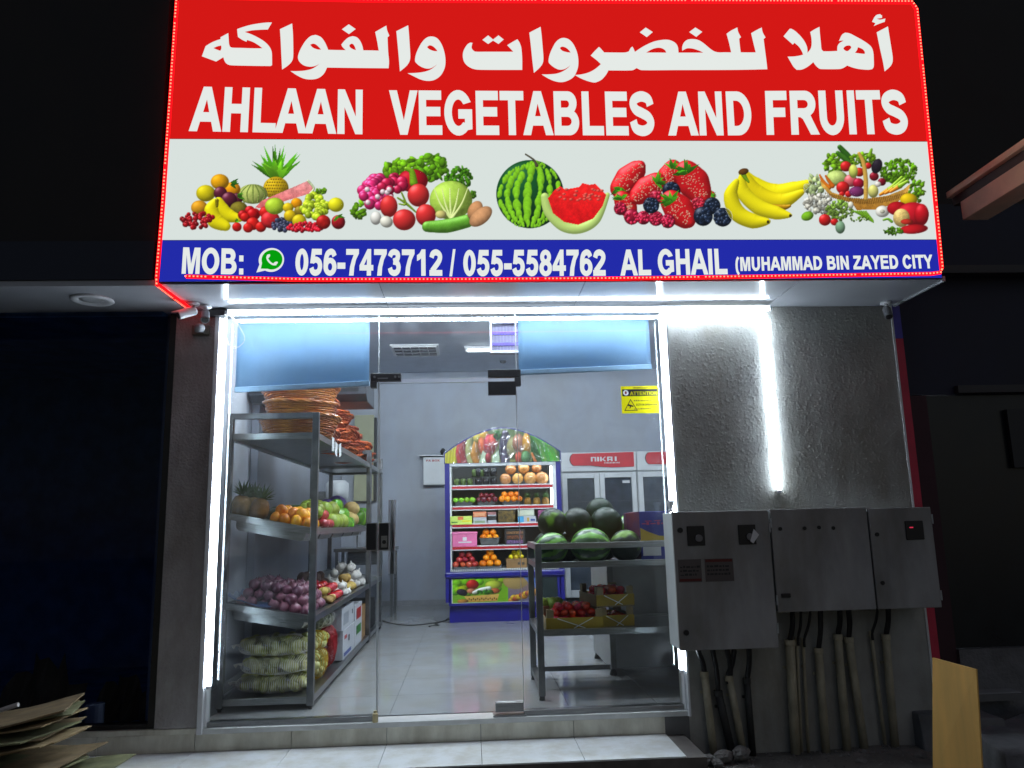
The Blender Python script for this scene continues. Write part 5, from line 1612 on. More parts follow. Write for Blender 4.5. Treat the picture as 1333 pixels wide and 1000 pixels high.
# ---- woven baskets stacked on top
m_cane = mat("varnished_cane", lin((.90, .58, .16)), .3, col2=lin((.62, .28, .07)), scale=5, coat=.6)
m_cane2 = mat("red_cane", lin((.82, .40, .16)), .4, col2=lin((.58, .20, .08)), scale=6, coat=.3)
def make_basket(rad, h, sy, nring, m, seed):
    t = bpy.data.objects.new("woven_basket", None)
    COL.objects.link(t)
    OFF[t.name] = (0, 0, 0)
    rs = random.Random(seed)
    w_ = MB()
    for i in range(nring):
        u = i / (nring - 1)
        r = rad * (.78 + .22 * u ** .7)
        ph = rs.uniform(0, 6.3)
        pts = []
        for k_ in range(48):
            a = 2 * math.pi * k_ / 48
            wv = rad * .014 * math.sin(k_ * math.pi / 2 * 1.0 + (i % 2) * math.pi) + rad * .012 * math.sin(2 * a + ph)
            pts.append(((r + wv) * math.cos(a), (r + wv) * math.sin(a) * sy, .006 + u * h + .003 * math.sin(3 * a + ph)))
        w_.tube(pts, h / nring * .62, 5, closed=True)
    w_.build("weave", m, t, smooth=True)
    s_ = MB()
    for k_ in range(24):
        a = 2 * math.pi * (k_ + .5) / 24
        s_.tube([(rad * .80 * math.cos(a), rad * .80 * math.sin(a) * sy, .0), (rad * 1.01 * math.cos(a), rad * 1.01 * math.sin(a) * sy, h)], .004, 5)
    s_.build("stake", m, t)
    r_ = MB()
    for q in (0, 1):
        pts = [((rad * 1.03 + .006 * math.sin(k_ * 1.1 + q * 3.14)) * math.cos(2 * math.pi * k_ / 60), (rad * 1.03 + .006 * math.sin(k_ * 1.1 + q * 3.14)) * math.sin(2 * math.pi * k_ / 60) * sy, h + .006 * math.cos(k_ * 1.1 + q * 3.14)) for k_ in range(60)]
        r_.tube(pts, .0085, 6, closed=True)
    r_.build("rim", m, t, smooth=True)
    MB().lathe([(0, .003), (rad * .79, .003), (rad * .79, .010), (0, .010)], 32, sy=sy).build("base", m, t)
    return t
bb0, bb1 = make_basket(.30, .150, .88, 11, m_cane, 1), make_basket(.235, .075, .9, 6, m_cane2, 2)
first = {0: True, 1: True}
def basket(kind, loc, rot, sc_, label, group):
    src = (bb0, bb1)[kind]
    o = src if first[kind] else copy_tree(src)
    first[kind] = False
    o.location, o.rotation_euler, o.scale = loc, rot, (sc_, sc_, sc_)
    return tag(o, label, "basket", group)
for i, nm in enumerate(("lowest", "middle", "topmost")):
    basket(0, (-1.31 + .012 * (i % 2), .78 + .01 * i, 1.916 + .115 * i), (R(rp.uniform(-3, 3)), R(rp.uniform(-3, 3)), i * 1.3), 1.0, nm + " large varnished cane basket in the near stack on the rack", "large cane baskets stacked on the rack")
for k_, (y, x, n_) in enumerate(((1.42, -1.36, 9), (1.95, -1.34, 8), (2.48, -1.35, 7), (3.0, -1.34, 6), (3.55, -1.36, 5), (4.1, -1.36, 4))):
    for i in range(n_):
        basket(1, (x + rp.uniform(-.03, .03), y + rp.uniform(-.03, .03), 1.916 + .040 * i), (R(rp.uniform(-9, 9)), R(rp.uniform(-4, 12)), rp.uniform(0, 6)), rp.uniform(.9, 1.08), "small reddish cane basket in the %s stack behind the large baskets" % ("first", "second", "third", "fourth", "fifth", "last")[k_], "small cane baskets stacked on the rack")
for i, (y, z, a) in enumerate(((.98, 1.885, 4), (1.13, 1.86, -6), (1.32, 1.87, 14))):
    o = MB().box((-1.0845, -.05, -.062), (-1.083, .05, .045)).build("price_tag", m_white)
    o.location = (0, y, z + .01)
    o.rotation_euler = (R(a), 0, 0)
    tag(o, "%s small white price tag hung on the top shelf edge" % ("first", "second", "third")[i], "price tag", "price tags on the top shelf edge")
# ---------------------------------------------------------------- open display chiller
m_cblue = mat("chiller_blue", lin((.10, .09, .46)), .35, var=.08, coat=.3)
m_cwhite = mat("chiller_white", (.72, .74, .76), .35, var=.03)
m_cgrey = mat("chiller_back", (.20, .21, .22), .5, var=.1)
m_lipred = mat("shelf_lip_red", lin((.70, .10, .16)), .4, var=.05)
CX0, CX1, CY, CD = -.325, 1.165, 4.74, .80
ch = thing("display_chiller", "blue open display chiller with arched fruit picture header", "display chiller", ((CX0 + CX1) / 2, CY + CD / 2, .03))
B = lambda a, b, n, m, p=ch, bv=.004: MB().box(a, b).build(n, m, p, bevel=bv)
B((CX0 + .045, CY + .06, .03), (CX1 - .045, CY + CD, .235), "plinth", m_cblue)
B((CX0 + .04, CY - .01, .236), (CX1 - .04, CY + CD, .575), "lower_body", m_cblue)
B((CX0 - .008, CY - .045, .575), (CX1 + .008, CY + CD, .650), "bumper", m_cblue, bv=.02)
for a, b in ((CX0, CX0 + .062), (CX1 - .062, CX1)):
    MB().prism([(CY - .01, .28), (CY + CD, .28), (CY + CD, 2.15), (CY - .01, 2.15), (CY - .01, .7)], a, b, "x").build("side_panel", m_cblue, ch, bevel=.004)
B((CX0 + .063, CY + CD - .06, .651), (CX1 - .063, CY + CD - .01, 2.12), "back_panel", m_cgrey)
B((CX0 + .063, CY - .02, .651), (CX1 - .063, CY + CD - .061, .676), "base_tray", m_cwhite)
gr = MB()
for i in range(60):
    x = CX0 + .075 + i * .0226
    gr.box((x, CY - .0235, .653), (x + .011, CY - .0205, .674))
gr.build("base_grille", m_cgrey, ch)
for a, b in ((CX0 + .0625, CX0 + .085), (CX1 - .105, CX1 - .0625)):
    B((a, CY - .004, .677), (b, CY + CD - .062, 2.03), "inner_liner", m_cwhite)
B((CX0 + .063, CY - .005, 2.004), (CX1 - .063, CY + CD - .062, 2.06), "top_liner", m_cwhite)
B((CX0 + .064, CY - .018, 1.962), (CX1 - .064, CY - .006, 2.0035), "valance", mat("valance_white", (.50, .52, .55), .4, var=.15, scale=12), bv=.002)
t = MB().tube([(CX0 + .12, CY + .06, 1.988), (CX1 - .14, CY + .06, 1.988)], .012, 8).build("lamp", lamp_mat("chiller_light", (.9, .96, 1.0), 14.0), ch, smooth=True)
MB().tube([(CX1 - .125, CY + .035, 1.25), (CX1 - .125, CY + .035, 1.95)], .010, 8).build("lamp", MATS["chiller_light"], ch, smooth=True)
# arched header board
AX0, AX1 = CX0 - .006, CX1 + .006
def arch_z(u):
    return 2.135 + .325 * (1 - abs(2 * u - 1) ** 1.75)
ap = [(AX0, 2.0)] + [(AX0 + (AX1 - AX0) * i / 28, arch_z(i / 28)) for i in range(29)] + [(AX1, 2.0)]
MB().prism(ap, CY - .02, CY + .02).build("header_board", m_cblue, ch)
hc = Canvas(1333, 380, .17, 0, 0, 1.0, (.55, .6, .35), 31)
hc.poly([(0, 0), (1333, 0), (1333, 380), (0, 380)], (.30, .40, .20), (.5, .5, .3))
for x in (40, 75, 110, 140):
    hc.tube([(x + 30, 120), (x, 250), (x - 20, 380)], [24, 30, 24], (.78, .74, .12))
hc.tube([(190, 150), (170, 280), (190, 390)], [30, 40, 30], (.72, .12, .14))
hc.tube([(225, 100), (215, 260), (240, 390)], [34, 46, 30], (.62, .16, .18), .6)
hc.tube([(300, 90), (290, 250), (330, 390)], [26, 50, 60], (.66, .66, .38), .7)
hc.tube([(370, 150), (350, 280), (370, 370)], [26, 52, 40], (.80, .52, .14), .5)
hc.ball(390, 110, 60, 60, (.78, .70, .16))
hc.ball(460, 100, 60, 60, (.8, .6, .15))
hc.ball(440, 220, 48, 110, (.85, .36, .16), -12)
hc.poly([(390, 390), (440, 250), (500, 300), (520, 390)], (.78, .84, .72), (.72, .80, .66))
hc.ball(520, 190, 70, 110, (.78, .14, .20), 0, .8)
hc.ball(560, 160, 60, 80, (.85, .28, .24))
hc.ball(500, 330, 34, 60, (.62, .08, .14), 0, .8)
hc.poly([(540, 390), (560, 300), (620, 250), (630, 390)], (.74, .82, .72), (.70, .78, .66))
hc.leafy(620, 100, 50, 45, (.14, .42, .12), 34, 18)
hc.ball(690, 240, 66, 170, (.22, .18, .30), 0, .7)
hc.tube([(700, 80), (720, 200), (690, 380)], [40, 55, 50], (.28, .24, .34), .6)
hc.ball(790, 230, 80, 120, (.62, .60, .40), 0, .5)
hc.ball(850, 180, 70, 100, (.70, .46, .36), 0, .7)
hc.ball(940, 190, 50, 120, (.85, .60, .14), 0, .4)
hc.ball(850, 330, 46, 60, (.80, .32, .24))
hc.ball(930, 330, 55, 70, (.30, .52, .28))
hc.poly([(980, 60), (1333, 150), (1333, 390), (1000, 390)], (.10, .34, .10), (.08, .28, .08))
for i in range(16):
    hc.tube([(990 + 14 * i, 90 + 8 * i), (1080 + 12 * i, 250), (1130 + 12 * i, 390)], [9, 12, 8], (.22 + .2 * hc.rs.rand(), .56 + .2 * hc.rs.rand(), .16), .4)
hc.tube([(1000, 290), (1040, 380)], [12, 20], (.85, .45, .15))
for i in range(26):
    hc.tube([(60 + 1200 * hc.rs.rand(), 120 + 220 * hc.rs.rand())] * 1 + [(60 + 1200 * hc.rs.rand(), 120 + 220 * hc.rs.rand())] if False else [(80 + 46 * i, 150 + 120 * hc.rs.rand()), (90 + 46 * i, 190 + 120 * hc.rs.rand())], [3, 2], (.9, .92, .95))
# cut the picture to the arch
hu = hc.X / 1333.0
hz = 2.470 - (2.470 - 2.004) * hc.Y / 380.0
hc.a = np.where((hz < 2.113 + .325 * (1 - np.abs(2 * hu - 1) ** 1.75)) & (hu > .012) & (hu < .988), 1.0, 0.0)
M_card = print_mat("printed_card", 0)
hc.sheet("header_picture", M_card, ((AX0, 2.004), (AX1, 2.004), (AX0, 2.470), (AX1, 2.470)), CY - .0235, ch)
# crumpled clear film over the header
pf = MB()
rf = random.Random(9)
for j in range(9):
    for i in range(41):
        u = i / 40
        zt = arch_z(u) + .012
        pf.v.append((AX0 + (AX1 - AX0) * u, CY - .034 - rf.random() * .016, 2.0 + (zt - 2.0) * j / 8 + rf.uniform(-.006, .006)))
for j in range(8):
    for i in range(40):
        a = j * 41 + i
        pf.f.append((a, a + 1, a + 42, a + 41))
m_film = glass_mat("wrinkled_film", (.97, .97, .97), 1.3, .12)
pf.build("plastic_film", m_film, ch, fix=False)
pf = MB()
for j in range(4):
    for i in range(9):
        pf.v.append((CX0 + .07 + .10 * i / 8, CY - .03 - rf.random() * .02, 1.86 + .15 * j / 3 + (0 if j else .06 * i / 8)))
for j in range(3):
    for i in range(8):
        a = j * 9 + i
        pf.f.append((a, a + 1, a + 10, a + 9))
pf.build("plastic_film", m_film, ch, fix=False)
# lower picture panel
lc = Canvas(640, 210, .36, 0, 0, 1.0, (.42, .62, .10), 41)
for i in range(26):
    lc.ball(400 * lc.rs.rand(), 130 * lc.rs.rand(), 34, 30, (.36 + .3 * lc.rs.rand(), .62 + .2 * lc.rs.rand(), .06), 0, .1)
lc.ball(300, 60, 60, 40, (.75, .8, .25), 0, .3)
lc.ball(150, 50, 45, 42, (.72, .12, .10), 0, .4)
lc.ball(75, 115, 40, 28, (.16, .12, .18), 20, .4)
lc.ball(140, 105, 32, 22, (.82, .5, .36))
lc.tube([(160, 120), (210, 100), (270, 85)], [14, 20, 16], (.88, .9, .85))
lc.ball(310, 110, 36, 24, (.75, .35, .2))
lc.leafy(250, 115, 70, 14, (.2, .5, .1), 26, 12)
lc.poly([(90, 150), (340, 138), (325, 195), (120, 200)], (.82, .66, .34), (.70, .52, .22), .3)
for i in range(14):
    lc.ball(125 + 15 * i, 172 + 8 * (i % 2), 4, 8, (.3, .2, .06), 0, 0)
lc.ball(80, 190, 40, 18, (.75, .5, .2))
lc.poly([(405, 0), (640, 0), (640, 210), (405, 210)], (.55, .42, .36), (.35, .35, .48), .1)
lc.ball(460, 30, 90, 70, (.60, .50, .30), 0, 0, 0, .9)
lc.poly([(520, 0), (640, 0), (640, 120), (560, 60)], (.32, .42, .66), (.40, .48, .66), .1)
for i in range(15):
    lc.ball(430 + 15 * i, 185 - 5 * i + 20 * lc.rs.rand() - 10, 26, 24, ((.78, .50, .14), (.82, .66, .16), (.62, .25, .2))[i % 3], 0, .3)
lc.poly([(0, 0), (0, 210), (640, 210), (640, 204), (6, 204), (6, 0)], (.75, .75, .72))
lc.sheet("lower_picture", M_card, ((CX0 + .075, .268), (.86, .268), (CX0 + .075, .562), (.86, .562)), CY - .013, ch)
B((.88, CY - .013, .285), (CX1 - .09, CY - .0105, .56), "dark_picture", mat("dark_card", (.012, .02, .02), .3), bv=0)
# shelves with red lips
SH = [1.712, 1.450, 1.230, .955]
for i, z in enumerate(SH):
    d = .34 + .06 * i
    s_ = B((CX0 + .088, CY + .03 - .02 * i, z - .022), (CX1 - .108, CY + CD - .065, z), "shelf", m_cwhite, bv=.002)
    B((CX0 + .087, CY + .018 - .02 * i, z - .045), (CX1 - .107, CY + .029 - .02 * i, z + .012), "price_rail", m_cwhite, s_, .002)
    B((CX0 + .090, CY + .0145 - .02 * i, z - .032), (CX1 - .110, CY + .0175 - .02 * i, z - .002), "red_strip", m_lipred, s_, 0)
cbl = MB().tube(crom([(CX0 + .05, CY + .3, .05), (-.40, 4.9, .036), (-.55, 4.75, .036), (-.75, 4.65, .036), (-.98, 4.85, .036), (-1.15, 5.2, .036)], 8), .006, 6).build("floor_cable", m_black, smooth=True)
tag(cbl, "thin dark cable lying on the shop floor beside the chiller", "cable")
cb2 = MB().tube(crom([(CX0 + .03, CY + .35, .06), (-.36, 4.95, .036), (-.46, 4.70, .036), (-.40, 4.58, .036), (-.52, 4.52, .036), (-.50, 4.44, .036)], 8), .005, 6).build("floor_cable", m_black, smooth=True)
tag(cb2, "short curled cable end on the floor in front of the chiller", "cable")

# ---- goods in the chiller
m_cs_green = mat("punnet_green", lin((.34, .42, .20)), .5, var=.4, scale=30)
def punnet(x, z, w, h, d, m, label, group, y=None):
    y = CY + .10 if y is None else y
    t = thing("clear_punnet", label, "punnet", (x, y, z), group)
    MB().lathe([(0, .004)] + [(w * .44, .004), (w * .48, h * .5), (w * .44, h * .8), (0, h * .9)], 14, (x, y, z), wob=lambda a, q: 1 + .08 * math.sin(5 * a)).build("contents", m, t, smooth=True)
    MB().box((x - w / 2, y - d / 2, z + .001), (x + w / 2, y + d / 2, z + h)).build("clear_box", m_clear, t, bevel=.006)
for i in range(5):
    punnet(CX0 + .15 + .085 * i - (.02 if i > 2 else 0), SH[0] + (.001 if i < 3 else .118), .08, .115, .09, m_cs_green, "clear punnet of green vegetables on the top chiller shelf", "green punnets on the top chiller shelf")
m_grape = mat("dark_grapes", lin((.10, .09, .14)), .25, var=.5, scale=40, coat=.4)
for i in range(6):
    punnet(.105 + .098 * (i % 3), SH[0] + .001 + .122 * (i // 3), .093, .12, .10, m_grape, "clear punnet of dark grapes on the top chiller shelf", "dark grape punnets on the top chiller shelf")
for (x, z, r) in ((.455, .085, .082), (.615, .088, .085), (.78, .09, .088), (.93, .088, .083), (.70, .225, .075), (.87, .225, .075), (.53, .215, .07)):
    put("wrapped_melon", (x, CY + .12 + (.05 if z > .2 else 0), SH[0] + z), r, "film wrapped melon on the top chiller shelf", "melon", "wrapped melons on the top chiller shelf")
def steel_tray(x, z, w, h, label, group, y=None):
    y = CY + .085 if y is None else y
    t = thing("steel_tray", label, "tray", (x, y, z), group)
    mb = MB()
    a, b, c_, d_ = x - w / 2 + .02, x + w / 2 - .02, y - .07, y + .09
    A_, B_2, C_, D_ = x - w / 2, x + w / 2, y - .085, y + .105
    n = len(mb.v)
    mb.v += [(a, c_, z + .001), (b, c_, z + .001), (b, d_, z + .001), (a, d_, z + .001), (A_, C_, z + h), (B_2, C_, z + h), (B_2, D_, z + h), (A_, D_, z + h)]
    mb.f += [(0, 3, 2, 1), (0, 1, 5, 4), (1, 2, 6, 5), (2, 3, 7, 6), (3, 0, 4, 7)]
    o = mb.build("bowl", m_steel, t, fix=False)
    o.modifiers.new("thick", "SOLIDIFY").thickness = .003
    r_ = MB()
    r_.box((A_ - .015, C_ - .012, z + h - .003), (B_2 + .015, C_, z + h + .003)); r_.box((A_ - .015, D_, z + h - .003), (B_2 + .015, D_ + .012, z + h + .003))
    r_.box((A_ - .015, C_ + .0005, z + h - .003), (A_, D_ - .0005, z + h + .003)); r_.box((B_2, C_ + .0005, z + h - .003), (B_2 + .015, D_ - .0005, z + h + .003))
    r_.build("rim", m_steel, t)
zz = SH[1] + .001
for x, key, r, lay, nm, lab in ((-.085, "green_apple", .037, 1, "green apples", "green apple"), (.205, "plum", .036, 2, "dark plums", "plum"), (.515, "orange", .040, 2, "oranges", "orange")):
    steel_tray(x, zz, .24, .085, "steel tray of %s on the second chiller shelf" % nm, "steel trays on the second chiller shelf")
    heap(key, x - .15, x + .15, CY - .03, CY + .16, lambda q: zz + .052, r, lay, "%s in the steel tray on the second chiller shelf" % lab, lab.split()[-1], nm + " on the second chiller shelf")
for i, x in enumerate((.735, .852, .965)):
    pineapple((x, CY + .08, SH[1] + .001), (0, 0, i * 2.0), "small pineapple on the second chiller shelf", "pineapples on the second chiller shelf", .80)
zz3 = SH[2] + .001
def pack(x0, x1, z0, h, m, label, marks=(), d=.16, y=None, name="fruit_box", grp="boxes on the third chiller shelf"):
    y = CY + .01 if y is None else y
    t = thing(name, label, "box", ((x0 + x1) / 2, y + d / 2, z0), grp)
    MB().box((x0, y, z0), (x1, y + d, z0 + h)).build("box", m, t, bevel=.004)
    for (a, b, c_, e_, mm) in marks:
        MB().box((x0 + (x1 - x0) * a, y - .002, z0 + h * c_), (x0 + (x1 - x0) * b, y - .0008, z0 + h * e_)).build("printed_mark", mm, t)
    return t
m_lime = mat("lime_card", lin((.80, .90, .42)), .5)
pack(CX0 + .065, .015, zz3, .105, m_lime, "pale lime carton on the third chiller shelf", [(.35, .6, .55, .95, mat("pr_orange", lin((.85, .45, .25)), .5)), (.55, .98, .30, .48, mat("pr_yel", lin((.9, .85, .2)), .5)), (.06, .34, .22, .34, m_pgreen)], y=CY - .03)
pack(.03, .20, zz3, .085, m_carton, "grey white fruit box on the third chiller shelf", [(.1, .9, .1, .5, mat("pr_grn", lin((.55, .62, .50)), .5))])
pack(.03, .20, zz3 + .087, .07, mat("salmon_card", lin((.82, .48, .34)), .5), "salmon red punnet on the grey white fruit box", [(.1, .9, .2, .7, mat("pr_or2", lin((.88, .62, .45)), .5))])
pack(.215, .325, zz3, .045, m_carton, "lower flat white tray on the third chiller shelf")
pack(.215, .325, zz3 + .05, .045, m_black, "middle dark tray between the flat white trays")
pack(.215, .325, zz3 + .10, .05, mat("pinkish_card", lin((.62, .42, .42)), .5), "upper pinkish tray on the third chiller shelf", [(.0, 1.0, .0, .25, m_carton)])
pack(.35, .565, zz3, .165, mat("dark_punnet", lin((.16, .13, .10)), .4, col2=lin((.45, .36, .14)), scale=30), "dark open box of mixed fruit on the third chiller shelf")
pack(.60, .83, zz3, .085, m_carton, "white and sky blue box on the third chiller shelf", [(.0, .32, .0, 1.0, mat("pr_sky", lin((.25, .62, .82)), .5)), (.5, .62, .2, .8, mat("pr_gold", lin((.75, .62, .25)), .5)), (.7, .95, .3, .6, m_pblue)])
pack(.60, .81, zz3 + .087, .09, mat("pale_card", lin((.74, .76, .70)), .5), "pale flat pack on the white and sky blue box", [(.05, .95, .15, .8, mat("pr_pale", lin((.80, .82, .74)), .5))])
pack(.86, 1.03, zz3, .16, mat("plum_card", lin((.40, .28, .38)), .4, col2=lin((.62, .30, .50)), scale=25), "purple pink fruit box on the third chiller shelf")
zz4 = SH[3] + .001
t = pack(CX0 + .09, .075, zz4, .15, mat("pink_card", lin((.90, .46, .66)), .5), "bright pink carton on the fourth chiller shelf", [(.42, .58, .5, .78, m_white), (.25, .78, .32, .42, m_white)], d=.2, y=CY - .05, grp="boxes on the fourth chiller shelf")
MB().box((CX0 + .082, CY - .055, zz4 + .148), (.083, CY + .155, zz4 + .185)).build("lid", MATS["pink_card"], t, bevel=.015)
steel_tray(.235, zz4, .25, .10, "steel tray of oranges on the fourth chiller shelf", "steel trays on the lower chiller shelves", CY + .06)
heap("orange", .10, .37, CY - .01, CY + .14, lambda q: zz4 + .07, .043, 2, "orange in the steel tray on the fourth chiller shelf", "orange", "oranges on the fourth chiller shelf")
pack(.425, .685, zz4, .20, m_black, "black open box of small fruit on the fourth chiller shelf", [(.1, .9, .72, .86, mat("pr_fruit", lin((.7, .5, .3)), .5, col2=lin((.2, .1, .1)), scale=60)), (.1, .9, .42, .62, mat("pr_fruit2", lin((.55, .3, .15)), .5, col2=lin((.08, .05, .05)), scale=60)), (.1, .9, .12, .32, mat("pr_fruit3", lin((.55, .4, .62)), .5, col2=lin((.1, .1, .2)), scale=60))], grp="boxes on the fourth chiller shelf")
zz5 = .677
for x, key, r, lab in ((-.075, "red_apple", .042, "red apple"), (.235, "orange", .048, "orange")):
    steel_tray(x, zz5, .30, .03, "low steel tray of %ss at the bottom of the chiller" % lab, "steel trays on the lower chiller shelves", CY + .05)
    heap(key, x - .15, x + .15, CY - .04, CY + .16, lambda q: zz5 + .02, r, 4 if key == "orange" else 3, lab + " in the pyramid at the bottom of the chiller", lab.split()[-1], lab + "s at the bottom of the chiller")
t = pack(.44, .70, zz5, .115, m_cardbrown, "brown carton of lemons at the bottom of the chiller", [(.55, .68, .35, .6, m_pblack), (.75, .88, .35, .6, m_pblack)], grp="boxes at the bottom of the chiller")
heap("lemon", .46, .68, CY + .03, CY + .13, lambda q: zz5 + .105, .034, 2, "yellow lemon in the brown carton at the bottom of the chiller", "lemon", "lemons at the bottom of the chiller")

# ---------------------------------------------------------------- two upright fridges
def fridge(x0, x1, label):
    t = thing("upright_fridge", label, "fridge", ((x0 + x1) / 2, 6.7, .03), "white upright fridges at the back wall")
    FY = 6.42
    b = lambda a, c_, n, m, p=t, bv=.006: MB().box(a, c_).build(n, m, p, bevel=bv)
    b((x0, FY + .06, .13), (x1, 7.03, 2.265), "cabinet", m_cwhite)
    b((x0 + .03, FY + .08, .03), (x1 - .03, 7.0, .129), "kick_plate", m_black)
    b((x0, FY, 1.975), (x1, FY + .0595, 2.262), "header", m_cwhite)
    w = x1 - x0
    def rb(u0, u1):
        pts = [(x0 + w * u0 + .05, 2.245), (x0 + w * .97, 2.255), (x0 + w * .97, 2.035), (x0 + w * .68, 2.030), (x0 + w * .55, 2.040), (x0 + w * .40, 2.062), (x0 + w * u0 + .05, 2.066), (x0 + w * u0 + .015, 2.10), (x0 + w * u0, 2.155), (x0 + w * u0 + .015, 2.21)]
        return pts
    mb = MB()
    fill_poly(mb, [(x - .014, z - (.006 if z < 2.1 else -.0)) for x, z in rb(.12, .97)], [], lambda a, c_: (a, FY - .002, c_))
    mb.build("badge_shadow", m_black, t, fix=False)
    mb = MB()
    fill_poly(mb, rb(.12, .97), [], lambda a, c_: (a, FY - .004, c_))
    mb.build("red_badge", mat("badge_red", lin((.80, .05, .16)), .35), t, fix=False)
    # squared white logo letters
    L0, L1, z0_, z1_ = x0 + w * .395, x0 + w * .775, 2.122, 2.19
    u = (L1 - L0) / 5.0
    s_ = .016
    mb = MB()
    T_ = lambda a, c_: (a, FY - .0065, c_)
    def rc(a, c_, d_, e_):
        fill_poly(mb, [(a, c_), (d_, c_), (d_, e_), (a, e_)], [], T_)
    g_ = u * .16
    for i_, ch_ in enumerate("NIKAI"):
        a = L0 + (0, 1.12, 1.62, 2.85, 4.2)[i_] * u
        d_ = a + (u * .95 if ch_ != "I" else u * .32)
        if ch_ == "N":
            rc(a, z1_ - s_, d_, z1_); rc(a, z0_, a + g_ * 1.8, z1_ - s_); rc(d_ - g_ * 1.8, z0_, d_, z1_ - s_)
        elif ch_ == "I":
            rc(a, z0_, d_, z1_)
        elif ch_ == "K":
            rc(a, z0_, a + g_ * 1.8, z1_)
            fill_poly(mb, [(a + g_ * 1.9, (z0_ + z1_) / 2 - .006), (d_ - g_, z1_), (d_ + g_ * .6, z1_), (a + g_ * 3.6, (z0_ + z1_) / 2), (d_ + g_ * .6, z0_), (d_ - g_, z0_)], [], T_)
        else:
            rc(a, z1_ - s_, d_, z1_); rc(a, z0_, a + g_ * 1.8, z1_ - s_); rc(d_ - g_ * 1.8, z0_, d_, z1_ - s_); rc(a + g_ * 1.8, z0_ + .018, d_ - g_ * 1.8, z0_ + .034)
    mb.build("brand_lettering", m_white, t, fix=False)
    mb = MB()
    x = L0 + u * 2.35
    while x < L1 - .01:
        mb.box((x, FY - .0065, 2.088), (x + .010 + .006 * sq.random(), FY - .0055, 2.102 + .006 * sq.random()))
        x += .022
    mb.build("tagline", m_white, t)
    mb = MB()
    fill_poly(mb, [(x0 + .03, 2.032), (x0 + w * .25, 2.05), (x0 + w * .45, 2.045), (x0 + w * .62, 2.02), (x0 + w * .45, 2.035), (x0 + w * .25, 2.042)], [], lambda a, c_: (a, FY - .001, c_))
    mb.build("header_swoosh", mat("swoosh_grey", (.35, .36, .40), .4), t, fix=False)
    mid = (x0 + x1) / 2
    for a, c_ in ((x0 + .008, mid - .004), (mid + .004, x1 - .008)):
        d = b((a, FY + .01, .14), (a + .075, FY + .058, 1.955), "door", m_cwhite)
        b((c_ - .075, FY + .01, .14), (c_, FY + .058, 1.955), "door_stile", m_cwhite, d)
        b((a + .0755, FY + .01, 1.875), (c_ - .0755, FY + .058, 1.955), "door_rail", m_cwhite, d)
        b((a + .0755, FY + .01, .14), (c_ - .0755, FY + .058, .24), "door_rail", m_cwhite, d)
        MB().box((a + .076, FY + .028, .2405), (c_ - .076, FY + .034, 1.8745)).build("pane", m_fglass, d)
        b((a + .076, FY + .056, .2405), (c_ - .076, FY + .0575, 1.8745), "door_dark_interior", m_fdark, d, 0)
        for z in (.75, 1.15, 1.52):
            b((a + .08, FY + .040, z), (c_ - .08, FY + .0555, z + .012), "door_shelf", m_cgrey, d, 0)
    return t
m_fglass = glass_mat("fridge_glass", (.80, .84, .88), 1.6, .03)
m_fdark = mat("fridge_inside", (.13, .14, .16), .5, var=.4, scale=5)
f1 = fridge(1.375, 2.52, "white upright fridge with red badge beside the blue chiller")
f2 = fridge(2.530, 3.675, "second white upright fridge with red badge near the side wall")
o = MB().box((2.30, 6.4455, 1.79), (2.41, 6.4475, 1.83)).build("door_sticker", m_white, f1)

# ---------------------------------------------------------------- back corner: boxes, sink, spray bottle
fa = thing("alarm_box", "pale grey metal alarm box on the back wall", "alarm box", (-.55, 7.0, 1.84))
MB().box((-.725, 6.90, 1.845), (-.385, 7.049, 2.275)).build("case", m_cwhite, fa, bevel=.006)
MB().hexa([(-.79, 6.86, 2.295), (-.37, 6.86, 2.295), (-.37, 7.049, 2.295), (-.79, 7.049, 2.295), (-.79, 6.86, 2.302), (-.37, 6.86, 2.302), (-.37, 7.049, 2.32), (-.79, 7.049, 2.32)]).build("rain_hood", m_steel, fa)
label_text(fa, "lettering", "FA BOX", -.68, -.47, 2.205, 2.235, 6.898, m_pred)
MB().tube([(-.44, 6.97, 2.315), (-.44, 6.97, 2.36), (-.42, 7.03, 2.40)], .03, 8).build("cable_gland", m_black, fa, smooth=True)
cp = thing("cream_panel", "tall cream electric panel on the back wall behind the baskets", "electric panel", (-1.63, 7.0, 1.76))
MB().box((-1.80, 6.93, 1.62), (-1.50, 7.049, 2.96)).build("door", mat("cream_paint", lin((.68, .68, .56)), .5, var=.05), cp, bevel=.005)
MB().box((-1.4995, 6.95, 1.62), (-1.46, 7.049, 2.92)).build("shadow_gap", m_black, cp)
wp = thing("wall_switch_panel", "small grey switch panel on the side wall between the slanted shelves", "switch panel", (-1.99, 1.0, .97))
MB().box((-1.999, .86, .93), (-1.975, 1.10, 1.28)).build("case", mat("panel_grey", (.42, .43, .44), .5), wp, bevel=.004)
MB().box((-1.9748, .92, 1.00), (-1.968, 1.04, 1.24)).build("window", m_camgrey, wp)
for i in range(9):
    for y in (.885, 1.075):
        MB().box((-1.9748, y - .006, 1.0 + .027 * i), (-1.971, y + .006, 1.012 + .027 * i)).build("switch", m_black, wp)
sk = thing("steel_sink", "steel sink table with tap beyond the racks", "sink", (-1.45, 5.9, .03))
for x in (-1.82, -1.08):
    for y in (5.62, 6.15):
        MB().box((x - .02, y - .02, .03), (x + .02, y + .02, .90)).build("leg", m_steel, sk)
MB().box((-1.86, 5.58, .901), (-1.04, 6.2, .945)).build("worktop", m_steel, sk, bevel=.004)
MB().box((-1.70, 5.66, .72), (-1.25, 6.05, .9)).build("basin", m_steel, sk, bevel=.02)
